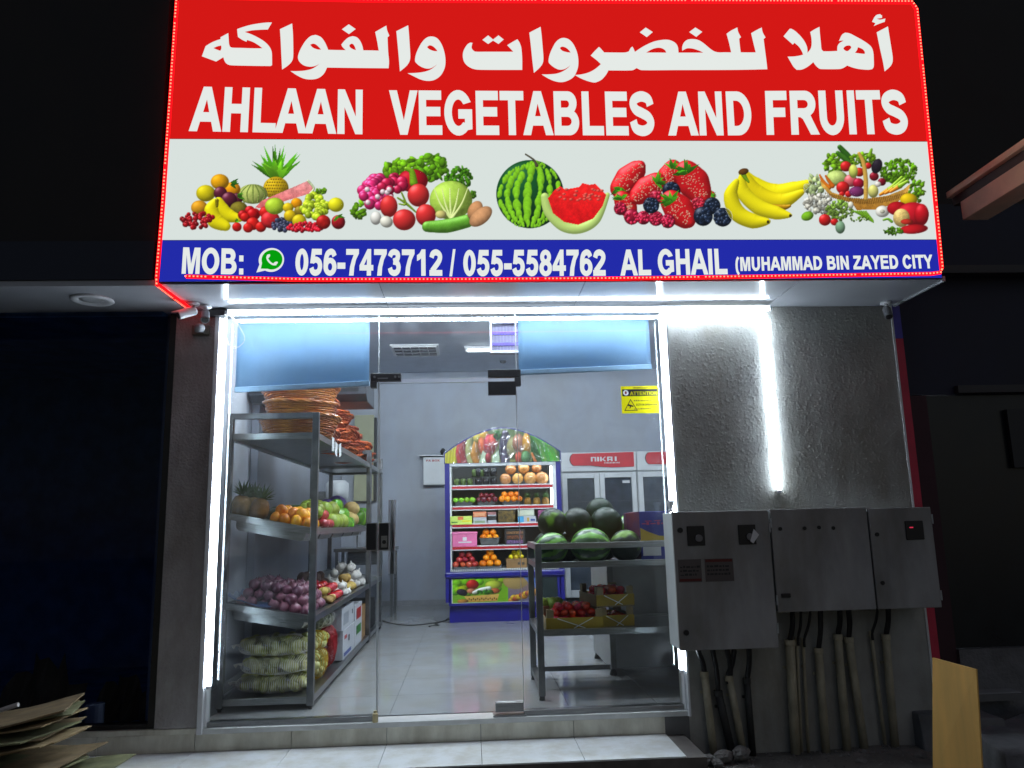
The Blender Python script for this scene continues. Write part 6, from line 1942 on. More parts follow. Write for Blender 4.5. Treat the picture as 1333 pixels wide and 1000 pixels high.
MB().tube(crom([(-1.62, 6.12, .946), (-1.62, 6.12, 1.12), (-1.60, 6.06, 1.19), (-1.56, 5.98, 1.18), (-1.55, 5.95, 1.13)], 6), .011, 8).build("tap", m_steel, sk, smooth=True)
sp = thing("spray_bottle", "yellow green spray bottle with blue nozzle on the sink table", "bottle", (-1.16, 5.75, .946))
MB().lathe([(0, 0), (.042, 0), (.045, .02), (.045, .15), (.02, .18), (.016, .20), (0, .20)], 14, (-1.16, 5.75, .946)).build("body", mat("bottle_lime", lin((.70, .80, .10)), .35), sp, smooth=True)
MB().hexa([(-1.185, 5.735, 1.147), (-1.10, 5.735, 1.165), (-1.10, 5.765, 1.165), (-1.185, 5.765, 1.147), (-1.185, 5.735, 1.20), (-1.11, 5.735, 1.20), (-1.11, 5.765, 1.20), (-1.185, 5.765, 1.20)]).build("nozzle", mat("nozzle_blue", lin((.14, .12, .5)), .4), sp, bevel=.006)
ac = thing("air_conditioner", "dark boxed air conditioner under the blind behind the baskets", "air conditioner", (-1.3, 2.2, 2.36))
MB().prism([(1.85, 2.365), (2.35, 2.365), (2.35, 2.62), (1.85, 2.62), (1.76, 2.56), (1.76, 2.42)], -1.98, -.93, "x").build("case", mat("ac_dark", (.05, .055, .065), .4), ac, bevel=.006)
MB().box((-1.95, 1.7565, 2.445), (-1.0, 1.7595, 2.54)).build("grille", m_black, ac)
hb = thing("water_heater", "white rounded water heater on the wall between the racks", "water heater", (-1.72, 5.3, 1.2))
MB().tube([(-1.75, 5.15, 1.35), (-1.75, 5.15, 1.38), (-1.75, 5.15, 1.80), (-1.75, 5.15, 1.84)], [.10, .15, .15, .10], 24).build("tank", m_cwhite, hb, smooth=True)
MB().box((-1.99, 5.11, 1.45), (-1.905, 5.19, 1.7)).build("bracket", m_steel, hb)
# ---------------------------------------------------------------- steel table with watermelons
def stripe_mat(name, dark, light, n, wob=1.2, width=.55):
    m = bpy.data.materials.new(name)
    m.use_nodes = True
    nt = m.node_tree
    b = nt.nodes["Principled BSDF"]
    b.inputs["Roughness"].default_value = .32
    b.inputs["Coat Weight"].default_value = .25
    tc = nt.nodes.new("ShaderNodeTexCoord")
    sx_ = nt.nodes.new("ShaderNodeSeparateXYZ")
    nt.links.new(tc.outputs["Object"], sx_.inputs[0])
    at = nt.nodes.new("ShaderNodeMath")
    at.operation = "ARCTAN2"
    nt.links.new(sx_.outputs[1], at.inputs[0])
    nt.links.new(sx_.outputs[0], at.inputs[1])
    nz = nt.nodes.new("ShaderNodeTexNoise")
    nz.inputs["Scale"].default_value = 3.2
    nz.inputs["Detail"].default_value = 6
    nt.links.new(tc.outputs["Object"], nz.inputs["Vector"])
    m1 = nt.nodes.new("ShaderNodeMath")
    m1.operation = "MULTIPLY"
    m1.inputs[1].default_value = n
    nt.links.new(at.outputs[0], m1.inputs[0])
    m2 = nt.nodes.new("ShaderNodeMath")
    m2.operation = "MULTIPLY_ADD"
    m2.inputs[1].default_value = wob * 5
    nt.links.new(nz.outputs["Fac"], m2.inputs[0])
    nt.links.new(m1.outputs[0], m2.inputs[2])
    s_ = nt.nodes.new("ShaderNodeMath")
    s_.operation = "SINE"
    nt.links.new(m2.outputs[0], s_.inputs[0])
    rp_ = nt.nodes.new("ShaderNodeValToRGB")
    rp_.color_ramp.elements[0].position = .5 - .5 * width + .2
    rp_.color_ramp.elements[1].position = .5 + .5 * width
    rp_.color_ramp.elements[0].color = (*dark, 1)
    rp_.color_ramp.elements[1].color = (*light, 1)
    mr = nt.nodes.new("ShaderNodeMapRange")
    mr.inputs[1].default_value = -1
    nt.links.new(s_.outputs[0], mr.inputs[0])
    nt.links.new(mr.outputs[0], rp_.inputs[0])
    nt.links.new(rp_.outputs[0], b.inputs["Base Color"])
    MATS[name] = m
    return m
m_wm_str = stripe_mat("striped_watermelon", lin((.08, .24, .08)), lin((.40, .62, .22)), 9, .8)
m_wm_dark = mat("dark_watermelon", lin((.02, .10, .06)), .42, col2=lin((.04, .16, .09)), scale=3, spec=.3)
m_wm_spot = mat("spotted_watermelon", lin((.02, .10, .05)), .42, col2=lin((.36, .50, .12)), scale=1.1, detail=1, spec=.3)
m_wm_spot.node_tree.nodes["Color Ramp"].color_ramp.elements[0].position = .56
m_wm_spot.node_tree.nodes["Color Ramp"].color_ramp.elements[1].position = .70
wmb = MB().lathe(sphere_prof(16, 1.0), 28)
wm_me = {}
for key, m in (("s", m_wm_str), ("d", m_wm_dark), ("p", m_wm_spot)):
    wm_me[key] = produce("watermelon", MB().lathe(sphere_prof(16, 1.0), 28), m)

tb = thing("steel_table", "steel two tier table standing behind the glass", "table", (1.0, .75, .03))
TX0, TX1, TY0, TY1 = .475, 2.02, .40, 1.12
hw = .0225
for x in (TX0, TX1):
    for y in (TY0, TY1):
        l_ = MB().box((x - hw, y - hw, .06), (x + hw, y + hw, 1.088)).build("leg", m_steel_dark, tb, bevel=.002)
        MB().lathe([(.013, .03), (.022, .032), (.018, .05), (.013, .0595)], 10, (x, y, 0)).build("foot", m_black, l_)
for z, nm in ((1.088, "guard_rail"), (.958, "tabletop_rail"), (.497, "lower_shelf_rail")):
    mb = MB()
    mb.box((TX0 + hw + .001, TY0 - .02, z - .042), (TX1 - hw - .001, TY0 + .02, z))
    mb.box((TX0 + hw + .001, TY1 - .02, z - .042), (TX1 - hw - .001, TY1 + .02, z))
    mb.box((TX0 - .02, TY0 + hw + .001, z - .042), (TX0 + .02, TY1 - hw - .001, z))
    mb.box((TX1 - .02, TY0 + hw + .001, z - .042), (TX1 + .02, TY1 - hw - .001, z))
    mb.build(nm, m_steel, tb, bevel=.002)
MB().box((TX0 + .021, TY0 + .021, .93), (TX1 - .021, TY1 - .021, .945)).build("tabletop", m_steel, tb)
MB().box((TX0 + .021, TY0 + .021, .468), (TX1 - .021, TY1 - .021, .484)).build("lower_shelf", m_steel, tb)
mb = MB()
mb.box((TX0 - .018, TY0 + hw + .001, .09), (TX0 + .018, TY1 - hw - .001, .125))
mb.box((TX0 + hw + .001, TY1 - .018, .09), (1.08, TY1 + .018, .125))
mb.build("stretcher", m_steel_dark, tb)
ct = thing("steel_counter", "low steel clad counter with black feet behind the table", "counter", (1.6, 1.6, .03))
MB().box((1.09, 1.16, .085), (2.6, 2.0, .93)).build("panel_body", mat("counter_steel", (.36, .37, .38), .42, .7, var=.12, scale=5), ct, bevel=.006)
MB().box((1.0905, 1.135, .085), (1.135, 1.1595, .93)).build("corner_post", m_steel_dark, ct)
for x, y in ((1.115, 1.185), (1.115, 1.965), (2.5, 1.185)):
    MB().lathe([(.028, .0305), (.03, .04), (.018, .075), (.018, .0848)], 12, (x, y, 0)).build("foot", m_black, ct, smooth=True)
cs = thing("blue_sticker", "round white and blue sticker on the fridge seen under the table", "sticker", (1.62, 6.4, .86))
# the sticker stands on the fridge door
mbs = MB().tube([(1.70, 6.4275, .88), (1.70, 6.4296, .88)], .12, 28)
mbs.build("disc", m_white, cs)
mb = MB()
fill_poly(mb, [(1.66, .83), (1.70, .80), (1.73, .86), (1.76, .90), (1.72, .96), (1.68, .95), (1.65, .90)], [], lambda a, b: (a, 6.4268, b))
mb.build("blue_figure", mat("sticker_blue", lin((.18, .38, .70)), .5), cs, fix=False)

WMG = "watermelons on the steel table"
WML = [
 ("s", .585, .56, 1.042, .105, (.3, 1.2, .4), "striped watermelon at the front corner of the steel table"),
 ("s", .88, .58, 1.052, .122, (1.57, .25, 1.4), "large striped watermelon lying at the front middle of the table"),
 ("p", 1.14, .57, 1.048, .108, (2.1, .6, 2.9), "dark watermelon with a yellow patch at the front of the table"),
 ("p", .62, .74, 1.225, .103, (.2, .7, 3.6), "dark watermelon with a green patch resting above the striped corner one"),
 ("p", .81, .75, 1.222, .106, (.4, .5, .5), "dark watermelon with a pale spot in the middle of the upper row"),
 ("d", 1.035, .76, 1.215, .112, (0, .4, 0), "smooth dark watermelon at the end of the upper row"),
 ("d", 1.03, 1.0, 1.30, .105, (0, 0, 1), "dark watermelon highest at the back of the pile"),
 ("s", 1.24, .92, 1.16, .10, (.2, .3, .8), "striped watermelon behind the blue carton's side"),
 ("d", .72, .78, 1.035, .10, (0, 0, 0), "dark watermelon half hidden between the front striped ones"),
 ("d", 1.02, .86, 1.035, .10, (0, 1, 0), "dark watermelon hidden low in the middle of the pile"),
 ("s", .86, 1.0, 1.06, .11, (.4, 0, 0), "striped watermelon low at the back of the pile"),
 ("d", .60, .98, 1.05, .10, (.4, 0, 1), "dark watermelon low at the back corner of the pile"),
]
for key, x, y, z, r, rot, lab in WML:
    r *= 1.09
    o = obj_from(wm_me[key], "watermelon", (x, y, z + .006), rot, (r, r, r * (1.12 if key == "s" else 1.0)))
    tag(o, lab, "watermelon", WMG)

m_cblue2 = mat("carton_blue", lin((.16, .20, .58)), .45)
bx = thing("fruit_carton", "tall blue and yellow fruit carton on the steel table", "carton", (1.3600, .72, .946))
MB().box((1.2600, .60, .947), (1.5600, .86, 1.30)).build("box", m_cblue2, bx, bevel=.004)
MB().hexa([(1.1800, .70, .947), (1.2580, .602, .947), (1.2580, .858, .947), (1.1800, .80, .947), (1.1800, .70, 1.29), (1.2580, .602, 1.30), (1.2580, .858, 1.30), (1.1800, .80, 1.29)]).build("picture_side", mat("carton_side", lin((.24, .16, .36)), .45, col2=lin((.42, .16, .22)), scale=9), bx)
mb = MB()
fill_poly(mb, [(1.2620, 1.18), (1.3200, 1.15), (1.4000, 1.12), (1.5500, 1.105), (1.5500, 1.085), (1.2620, 1.085)], [], lambda a, b: (a, .5985, b))
mb.build("yellow_wave", mat("carton_yellow", lin((.80, .68, .25)), .45), bx, fix=False)
mb = MB()
for (x, z, w_, h_) in ((1.2750, 1.205, .03, .008), (1.3100, 1.20, .02, .02), (1.3400, 1.205, .04, .008), (1.3900, 1.20, .02, .022), (1.4200, 1.205, .05, .008), (1.3000, 1.225, .05, .006), (1.3700, 1.228, .05, .006)):
    mb.box((x, .5982, z), (x + w_, .599, z + h_))
mb.build("red_script", mat("carton_red", lin((.72, .25, .45)), .45), bx)
MB().box((1.2750, .5982, .975), (1.4100, .599, 1.05)).build("info_label", m_white, bx)
MB().box((1.4400, .5982, .975), (1.5400, .599, 1.045)).build("orange_label", mat("carton_orange", lin((.75, .38, .15)), .45), bx)

m_crate = mat("yellow_cardboard", lin((.62, .52, .14)), .65, var=.12, scale=4)
m_crate_in = mat("crate_inside", lin((.55, .48, .36)), .75, var=.1)
def crate(label, x, y, z, w, d, h, rz, key, r, lab, front=None, layers=2):
    t = bpy.data.objects.new("cardboard_crate", None)
    COL.objects.link(t)
    t.location, t.rotation_euler = (x, y, z), (0, 0, rz)
    OFF[t.name] = (0, 0, 0)
    tag(t, label, "crate", "cardboard crates on the lower shelf of the table")
    b = lambda a, c_, n, m: MB().box(a, c_).build(n, m, t, bevel=.002)
    b((-w / 2, -d / 2, 0), (w / 2, d / 2, .008), "base", m_crate_in)
    b((-w / 2, -d / 2, .0085), (w / 2, -d / 2 + .006, h), "front_side", m_crate)
    b((-w / 2, d / 2 - .006, .0085), (w / 2, d / 2, h), "back_side", m_crate)
    b((-w / 2, -d / 2 + .0065, .0085), (-w / 2 + .006, d / 2 - .0065, h), "short_side", m_crate_in)
    b((w / 2 - .006, -d / 2 + .0065, .0085), (w / 2, d / 2 - .0065, h), "short_side", m_crate_in)
    for sx_ in (-1, 1):
        for sy_ in (-1, 1):
            px, py = sx_ * (w / 2 - .0065), sy_ * (d / 2 - .0065)
            MB().prism([(px, py), (px - sx_ * .05, py), (px, py - sy_ * .05)], .009, h + .055, "z").build("corner_post", m_crate_in, t)
    mb = MB()
    mb.tube([(-w * .3, -d / 2 - .002, h * .95), (w * .18, -d / 2 - .002, .012)], .003, 5)
    mb.tube([(w * .32, -d / 2 - .002, h * .95), (-w * .02, -d / 2 - .002, .012)], .003, 5)
    mb.build("printed_cross", m_white, t)
    n = 0
    dx = r * 1.9
    M = Matrix.Translation((x, y, z)) @ Matrix.Rotation(rz, 4, "Z")
    for L in range(layers):
        nx_, ny_ = int((w - .03 - L * dx * .5) / dx), int((d - .03 - L * dx * .5) / dx)
        for i in range(nx_):
            for j in range(ny_):
                p_ = M @ Vector(((i - (nx_ - 1) / 2) * dx + rp.uniform(-.2, .2) * r, (j - (ny_ - 1) / 2) * dx + rp.uniform(-.2, .2) * r, h * .72 + L * r * 1.3 + rp.uniform(-.1, .15) * r))
                put(key, p_, r, lab, "tomato" if key == "tomato" else "apple", lab.split(" in ")[0].replace("tomato", "tomatoes") + " in " + lab.split(" in ")[1])
    return t
crate("long yellow crate of tomatoes at the front of the lower shelf", .725, .585, .4845, .41, .30, .085, 0, "tomato", .034, "ripe tomato in the long front crate under the table", layers=3)
crate("yellow crate of dark fruit at the bottom behind the long crate", 1.02, .68, .4845, .26, .36, .085, R(6), "tomato", .034, "dark red tomato in the lower rear crate under the table", layers=1)
crate("yellow crate of dark fruit stacked on top of the rear crate", 1.0, .70, .628, .29, .40, .085, R(10), "tomato", .036, "dark red tomato in the upper rear crate under the table")
for i in range(4):
    put("guava", (.53 + .04 * i, .78 + .02 * (i % 2), .63), .045, "yellow green fruit behind the tomatoes in the long crate", "fruit", "yellow green fruit behind the tomatoes", name="green_fruit")

# ---------------------------------------------------------------- electricity boxes on the stucco wall
m_box = mat("box_grey", (.31, .312, .315), .5, var=.22, scale=3.5, stretch=(1.5, 1, .6), detail=8, stain=.22, sscale=2.4)
m_box_l = mat("box_side_grey", (.42, .44, .44), .5, var=.08, scale=5)
def ebox(label, x0, x1, z0, z1, yf=-.26):
    t = thing("meter_box", label, "meter box", ((x0 + x1) / 2, -.13, z0), "grey electricity boxes on the stucco wall")
    MB().box((x0 + .004, yf + .022, z0 + .004), (x1 - .004, -.006, z1 - .004)).build("case", m_box_l, t, bevel=.004)
    d = MB().box((x0, yf, z0), (x1, yf + .0215, z1)).build("door", m_box, t, bevel=.004)
    return t, d
def disc(t, x, z, r, m, y=-.2605, th=.006, name="knob"):
    return MB().tube([(x, y - th, z), (x, y, z)], r, 16).build(name, m, t)
b1, d1 = ebox("large grey meter box with warning labels beside the shop front", 1.283, 1.912, .432, 1.283)
b2, d2 = ebox("middle grey meter box hanging beside the labelled box", 1.925, 2.562, .645, 1.286)
b3, d3 = ebox("small grey meter box with tiny red light at the wall corner", 2.573, 2.992, .645, 1.278)
m_swb = mat("switch_black", (.01, .01, .012), .4)
for (x, z) in ((1.43, 1.131), (1.762, 1.131)):
    MB().box((x - .057, -.268, z - .062), (x + .057, -.2605, z + .062)).build("switch_plate", m_swb, d1, bevel=.004)
    disc(d1, x + .015, z - .015, .022, mat("switch_grey", (.18, .18, .19), .4), -.2685, .014)
for (x, z) in ((1.33, 1.168), (1.329, .541)):
    disc(d1, x, z, .017, m_swb, th=.010, name="door_lock")
pp = MB()
pp.prism([(1.772, 1.09), (1.80, 1.165), (1.832, 1.128), (1.79, 1.075)], -.2855, -.2845)
pp.build("torn_paper", m_white, d1)
m_lab = mat("label_film", lin((.34, .31, .31)), .4)
for (x0_, x1_) in ((1.303, 1.452), (1.475, 1.658)):
    l_ = MB().box((x0_, -.2622, .845), (x1_, -.2605, .985)).build("warning_label", m_lab, d1)
    if x0_ < 1.4:
        MB().box((x0_ + .005, -.2626, .850), (x1_ - .005, -.2623, .866)).build("red_bar", mat("label_red", lin((.36, .08, .08)), .4), l_)
    else:
        MB().box((x0_ + .005, -.2626, .965), (x1_ - .005, -.2623, .982)).build("red_bar", mat("label_red", lin((.36, .08, .08)), .4), l_)
    mb = MB()
    for r_ in range(3):
        x = x0_ + .012
        while x < x1_ - .03:
            w_ = .006 + .02 * sq.random()
            mb.box((x, -.2626, .885 + .024 * r_), (x + w_, -.2623, .885 + .024 * r_ + .006 + .008 * sq.random()))
            x += w_ + .006
    mb.build("small_print", m_pblack, l_)
for d_, xh, za_, zb_ in ((d1, 1.9135, .55, 1.17), (d2, 1.9235, .72, 1.2), (d3, 2.9935, .72, 1.2)):
    for z in (za_, zb_):
        MB().tube([(xh, -.262, z - .03), (xh, -.262, z + .03)], .006, 8).build("hinge", m_box_l, d_)
for x, z in ((1.981, 1.161), (2.141, 1.161), (2.236, 1.164), (2.33, 1.158)):
    disc(d2, x, z, .012, m_swb, name="hole_plug")
MB().box((1.952, -.275, .735), (2.01, -.2605, .760)).build("latch", m_swb, d2, bevel=.004)
MB().box((2.806, -.268, 1.072), (2.926, -.2605, 1.192)).build("switch_plate", m_swb, d3, bevel=.004)
MB().box((2.832, -.2695, 1.146), (2.856, -.2685, 1.153)).build("red_indicator", lamp_mat("indicator_light", (1.0, .05, .12), .6), d3)
for x, z in ((2.615, 1.111), (2.618, .807)):
    disc(d3, x, z, .013, m_swb, name="door_lock")
for i, (x, w_) in enumerate(((1.60, .03), (2.25, .03))):
    pass
ins = thing("white_insulator", "small white conical fitting on top of the large meter box", "fitting", (1.305, -.05, 1.283))
MB().lathe([(.018, 0), (.018, .012), (.012, .02), (.026, .06), (.028, .075), (0, .075)], 14, (1.303, -.16, 1.2835)).build("cone", m_frame, ins, smooth=False)

# conduits and cables below the boxes
m_pvc = mat("pvc_white", lin((.74, .71, .62)), .5, var=.2, scale=5, stain=.35, sscale=5)
m_pvc_d = mat("pvc_black", (.03, .03, .03), .5)
CON = [(1.491, .263, 1.520, -.25, .025, 0), (1.573, .143, 1.639, -.25, .026, 1), (1.651, .233, 1.712, -.25, .024, 0), (1.768, .212, 1.770, -.25, .022, 1), (2.070, .441, 2.046, -.25, .030, 0), (2.126, .457, 2.092, -.25, .010, 0), (2.168, .447, 2.137, -.25, .010, 0), (2.258, .384, 2.246, -.25, .026, 0), (2.395, .466, 2.385, -.25, .026, 0), (2.467, .446, 2.500, -.25, .026, 0), (2.629, .476, 2.645, -.25, .012, 0), (2.720, .456, 2.702, -.25, .025, 0)]
words_ = ["first", "second", "third", "fourth", "fifth", "sixth", "seventh", "eighth", "ninth", "tenth", "eleventh", "twelfth", "thirteenth", "fourteenth", "fifteenth"]
for i, (xa, za, xb, zb, r_, dk) in enumerate(CON):
    t = thing("conduit_pipe", "%s %s conduit pipe below the meter boxes counting from the shop door" % (words_[i], "black" if dk else "white"), "pipe", (xb, -.07, zb), "conduit pipes below the meter boxes")
    y = -.015 - r_
    MB().tube([(xa, y, za), ((xa * .6 + xb * .4), y, za * .6 + zb * .4), (xb, y - .005, zb)], r_, 12).build("pipe", m_pvc_d if dk else m_pvc, t, smooth=True)
    MB().tube([(xa, y, za - .03), (xa, y, za + .004)], r_ * 1.15, 12).build("collar", m_pvc_d if dk else m_pvc, t)
    zc = za * .75 + zb * .25
    xc = xa * .75 + xb * .25
    MB().box((xc - r_ * 1.35, -.016, zc - .008), (xc + r_ * 1.35, -.004, zc + .008)).build("wall_clip", m_pvc_d if dk else m_pvc, t)
CAB = [(1.438, .411, 1.491, .264), (1.533, .408, 1.573, .143), (1.627, .405, 1.660, .235), (1.672, .403, 1.645, .236), (1.769, .407, 1.768, .212), (2.073, .618, 2.070, .433), (2.128, .616, 2.127, .457), (2.189, .615, 2.168, .447), (2.258, .621, 2.258, .384), (2.388, .626, 2.395, .466), (2.447, .625, 2.467, .446), (2.638, .619, 2.629, .476), (2.713, .626, 2.720, .456)]
for i, (xa, za, xb, zb) in enumerate(CAB):
    c_ = MB().tube(crom([(xa, -.13, za + .05), (xa, -.12, za), ((xa + xb) / 2 + .008, -.08, (za + zb) / 2), (xb, -.045, zb), (xb, -.04, zb - .05)], 5), .017 if i not in (6, 7, 11) else .009, 8).build("power_cable", m_black, smooth=True)
    tag(c_, "%s black power cable dropping from the meter boxes counting from the shop door" % words_[i], "cable", "power cables below the meter boxes")

# ---------------------------------------------------------------- rubble, plank, concrete
m_stone = mat("rubble_stone", (.20, .19, .18), .9, var=.35, scale=9, bump=.6)
def stone(x, y, z, r, s, label, name="stone"):
    rs = random.Random(s)
    ph = [rs.uniform(0, 6.3) for _ in range(4)]
    o = MB().lathe(sphere_prof(7, .7), 10, (x, y, z), wob=lambda a, q: 1 + .22 * math.sin(2 * a + ph[0]) + .15 * math.sin(3 * a + ph[1] + 5 * q))
    o.v = [((vx - x) * r + x, (vy - y) * r + y, (vz - z) * r + z) for vx, vy, vz in o.v]
    return tag(o.build(name, m_stone), label, "stone", "loose stones at the foot of the stucco wall")
stone(1.545, -.16, -.215, .055, 1, "grey stone lying by the step end under the pipes")
stone(1.66, -.15, -.205, .062, 2, "pale lump of mortar under the black pipe")
stone(1.44, -.18, -.225, .045, 3, "flat stone touching the end of the tiled step")
stone(1.48, -.24, -.23, .035, 5, "small stone in front of the flat stone by the step")
stone(2.35, -.30, -.235, .03, 7, "small pebble alone on the paving under the middle box")
stone(2.75, -.25, -.235, .035, 8, "small pebble on the paving beside the leaning plank")
stone(2.45, -.12, -.235, .025, 9, "tiny pebble close to the white pipes under the middle box")
rub = MB()
rr_ = random.Random(4)
for i in range(420):
    x, y = rr_.uniform(1.4, 3.3), -.02 - abs(rr_.gauss(0, .22))
    s = rr_.uniform(.003, .010)
    z = ground_z(x, y) + s * .4
    n = len(rub.v)
    rub.v += [(x - s, y, z), (x, y - s, z), (x + s, y, z), (x, y + s, z), (x, y, z + s), (x, y, z - s)]
    rub.f += [(n, n + 1, n + 4), (n + 1, n + 2, n + 4), (n + 2, n + 3, n + 4), (n + 3, n, n + 4), (n + 1, n, n + 5), (n + 2, n + 1, n + 5), (n + 3, n + 2, n + 5), (n, n + 3, n + 5)]
g_ = rub.build("gravel", m_stone)
g_["kind"] = "stuff"
g_["label"] = "loose grit along the foot of the stucco wall"
g_["category"] = "gravel"
m_ply = mat("plywood", lin((.93, .73, .40)), .6, var=.10, scale=2.5, stretch=(6, 6, .5))
pl = MB().hexa([(2.60, -.62, -.25), (2.71, -.90, -.25), (2.722, -.895, -.25), (2.612, -.615, -.25), (2.655, -.66, .415), (2.735, -.93, .395), (2.747, -.925, .395), (2.667, -.655, .415)])
o = pl.build("plywood_board", m_ply, bevel=.001)
tag(o, "tan plywood board standing upright on the dark paving", "board")
m_conc = mat("rough_concrete", (.17, .17, .175), .9, var=.25, scale=6, bump=.5, bscale=40)
o = MB().hexa([(2.86, -.12, -.26), (3.30, -.30, -.26), (3.30, .30, -.26), (2.86, .30, -.26), (2.86, -.08, -.03), (3.30, -.28, -.03), (3.30, .30, -.03), (2.86, .30, -.03)]).build("concrete_block", m_conc, bevel=.012)
tag(o, "grey concrete block behind the plywood board at the wall corner", "concrete block")
o = MB().hexa([(2.90, -.85, -.26), (3.9, -1.0, -.26), (3.9, .2, -.26), (3.02, -.35, -.26), (2.92, -.80, -.075), (3.9, -.95, -.075), (3.9, .2, -.075), (3.03, -.36, -.075)]).build("concrete_slab", m_conc, bevel=.012)
tag(o, "low concrete slab in front of the plywood board", "concrete slab")

# ---------------------------------------------------------------- flattened cardboard by the dark shop window
m_card = [mat("cardboard_%d" % i, lin(c_), .8, var=.15, scale=3, stretch=(1, 5, 1), stain=.4, sscale=5) for i, c_ in enumerate(((.60, .50, .34), (.66, .57, .42), (.54, .46, .34), (.50, .50, .36)))]
rc_ = random.Random(12)
nsheet = 20
for i in range(nsheet):
    z = -.235 + .026 * i
    wob = rc_.uniform(-.05, .05)
    xr = (-1.90 if i < 8 else -2.10) + rc_.uniform(-.07, .06) - .004 * i
    yf = -.86 + rc_.uniform(-.07, .05)
    tilt = rc_.uniform(-.004, .05)
    th = rc_.uniform(.004, .010)
    x0_, x1_, y0_, y1_ = xr - .75, xr, yf, yf + rc_.uniform(.28, .5)
    ro = rc_.uniform(-.3, .3)
    mb = MB()
    seg = 8
    bend = rc_.uniform(-.02, .06)
    cx_, cy2 = (x0_ + x1_) / 2, (y0_ + y1_) / 2
    for j in range(seg + 1):
        u = j / seg
        x = x0_ + (x1_ - x0_) * u
        zz_ = z + tilt * u + bend * u * u + (.006 * math.sin(u * 9 + i))
        for (yy, dz) in ((y0_, 0), (y1_, 0), (y1_, th), (y0_, th)):
            a, b = x - cx_, yy - cy2
            mb.v.append((cx_ + a * math.cos(ro) - b * math.sin(ro), cy2 + a * math.sin(ro) + b * math.cos(ro), zz_ + dz))
    for j in range(seg):
        n = j * 4
        for k_ in range(4):
            k2 = (k_ + 1) % 4
            mb.f.append((n + k_, n + k2, n + 4 + k2, n + 4 + k_))
    mb.f += [(0, 1, 2, 3), (seg * 4 + 3, seg * 4 + 2, seg * 4 + 1, seg * 4)]
    o = mb.build("cardboard_sheet", m_card[i % 4])
    tag(o, "topmost flattened cardboard sheet on the pile by the dark window" if i == nsheet - 1 else "flattened cardboard sheet inside the pile in front of the dark window", "cardboard", "flattened cardboard sheets piled in front of the dark window")
rib = MB().tube(crom([(-2.62, -.95, .22), (-2.50, -.97, .28), (-2.40, -.98, .36), (-2.28, -.98, .40)], 5), [.012] * 16, 6).build("packing_strap", m_garlic)
tag(rib, "pale packing strap sticking up from the cardboard pile", "strap")

# ---------------------------------------------------------------- dark shop window next door
nb = thing("dark_shop_window", "unlit shop window next door with dark glass", "shop window", (-4.0, .05, .0))
m_nframe = mat("bronze_frame", (.03, .028, .026), .4, .4)
MB().box((-7.0, .05, .06), (-2.03, .058, 2.69)).build("pane", m_glass_dark, nb)
for a, b in (((-2.03, .02, .0), (-1.98, .10, 2.70)), ((-7.0, .02, .0), (-2.031, .10, .059)), ((-4.45, .02, .06), (-4.40, .049, 2.69))):
    MB().box(a, b).build("frame_bar", m_nframe, nb, bevel=.002)
MB().box((-7.0, -.012, -.002), (-1.979, .019, .03)).build("sill", m_riser, nb, bevel=.003)
nr = thing("dark_shop_room", "dark interior seen through the unlit window next door", "room", (-4.5, 1.2, .0))
m_room = mat("room_navy", (.10, .22, .42), .8, var=.3)
MB().box((-7.0, 2.4, -.02), (-2.13, 2.45, 3.0)).build("back_partition", m_room, nr)
MB().box((-7.0, .12, -.02), (-2.13, 2.39, .02)).build("room_floor", m_room, nr)
MB().box((-7.0, .12, 2.72), (-2.13, 2.39, 2.76)).build("room_ceiling", m_room, nr)
MB().box((-7.05, .12, -.02), (-7.005, 2.45, 3.0)).build("side_partition", m_room, nr)
def scrap(label, x0, x1, h, y, s, name="paper_scrap"):
    rs = random.Random(s)
    n = 14
    mb = MB()
    for j in range(3):
        for i in range(n + 1):
            u = i / n
            top = h * (.55 + .45 * math.sin(math.pi * u)) * (.75 + .4 * rs.random())
            mb.v.append((x0 + (x1 - x0) * u, y + .05 * math.sin(i * 1.3 + j) + .03 * j, .021 + top * j / 2))
    for j in range(2):
        for i in range(n):
            a = j * (n + 1) + i
            mb.f.append((a, a + 1, a + n + 2, a + n + 1))
    o = mb.build(name, mat("kraft_paper", lin((.50, .42, .30)), .8))
    o.modifiers.new("thick", "SOLIDIFY").thickness = .004
    return tag(o, label, "paper", "paper scraps behind the dark window")
scrap("tall crumpled kraft paper behind the dark window above the cardboard pile", -3.1, -2.55, .42, .22, 1)
scrap("torn kraft paper behind the dark window near the pilaster", -2.5, -2.12, .26, .26, 2)
tk = thing("paper_roll", "short pale roll standing behind the dark window", "roll", (-2.42, .2, .02))
MB().lathe([(0, .021), (.055, .021), (.055, .16), (.02, .16), (.02, .15), (0, .15)], 16, (-2.42, .17, 0)).build("roll", m_carton, tk, smooth=False)

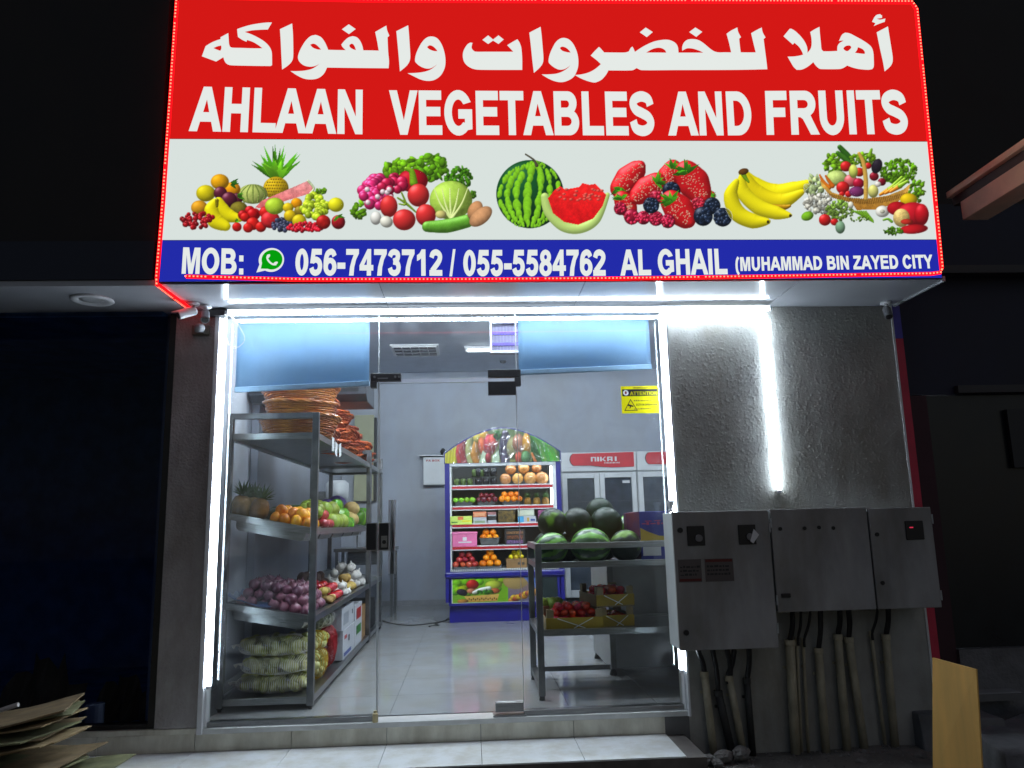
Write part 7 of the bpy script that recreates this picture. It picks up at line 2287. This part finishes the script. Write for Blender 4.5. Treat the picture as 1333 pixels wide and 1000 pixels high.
# ---------------------------------------------------------------- dark neighbour on the other side
ND = -.68
nk = thing("neighbour_front", "unlit neighbouring shop front in blue and maroon", "shop front", (4.6, .9, -.25))
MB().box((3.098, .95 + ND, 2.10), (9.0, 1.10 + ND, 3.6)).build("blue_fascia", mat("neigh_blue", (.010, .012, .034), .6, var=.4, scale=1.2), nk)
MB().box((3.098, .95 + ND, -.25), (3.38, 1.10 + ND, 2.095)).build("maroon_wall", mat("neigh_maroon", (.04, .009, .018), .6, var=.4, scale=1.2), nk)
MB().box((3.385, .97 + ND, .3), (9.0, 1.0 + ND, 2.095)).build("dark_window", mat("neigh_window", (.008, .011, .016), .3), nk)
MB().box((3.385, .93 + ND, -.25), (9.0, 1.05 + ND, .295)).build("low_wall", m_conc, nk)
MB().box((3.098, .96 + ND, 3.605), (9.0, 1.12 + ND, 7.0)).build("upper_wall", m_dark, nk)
MB().box((3.6, .90 + ND, 2.105), (9.0, .945 + ND, 2.16)).build("ledge", mat("neigh_ledge", (.05, .05, .055), .6), nk)
MB().box((3.97, .93 + ND, 1.55), (6.5, .966 + ND, 1.98)).build("sign_board", mat("neigh_sign", (.02, .022, .026), .5), nk)
mb = MB()
for pts in ([(4.25, 1.72), (4.16, 1.80), (4.10, 1.76), (4.12, 1.68), (4.20, 1.66), (4.27, 1.72), (4.24, 1.62)], [(4.33, 1.72), (4.36, 1.66), (4.41, 1.72), (4.44, 1.66), (4.48, 1.73), (4.52, 1.66), (4.58, 1.72), (4.62, 1.67)], [(4.68, 1.84), (4.66, 1.68), (4.72, 1.66), (4.78, 1.74), (4.84, 1.67), (4.95, 1.72)]):
    fill_poly(mb, stroke(pts, .024), [], lambda a, b: (a, .928 + ND, b))
mb.build("script_lettering", mat("neigh_script", (.07, .07, .075), .5), nk, fix=False)
aw = thing("awning_beam", "cream painted steel awning beam catching red light beside the sign", "beam", (3.4, -1.5, 3.2))
m_cream = mat("beam_cream", lin((.90, .82, .70)), .55, var=.15, scale=4)
MB().box((3.44, -3.2, 3.235), (3.62, -.30, 3.37)).build("lower_beam", m_cream, aw, bevel=.004)
MB().box((3.40, -3.2, 3.43), (3.44, -.22, 3.475)).build("upper_flange", m_cream, aw, bevel=.003)
MB().box((3.441, -3.2, 3.372), (3.60, -.22, 3.47)).build("web", mat("beam_dark", (.05, .045, .045), .6), aw)
MB().box((3.09, .14, 3.0), (9.0, .24, 3.06)).build("rear_rail", mat("neigh_ledge", (.16, .16, .17), .6), aw)
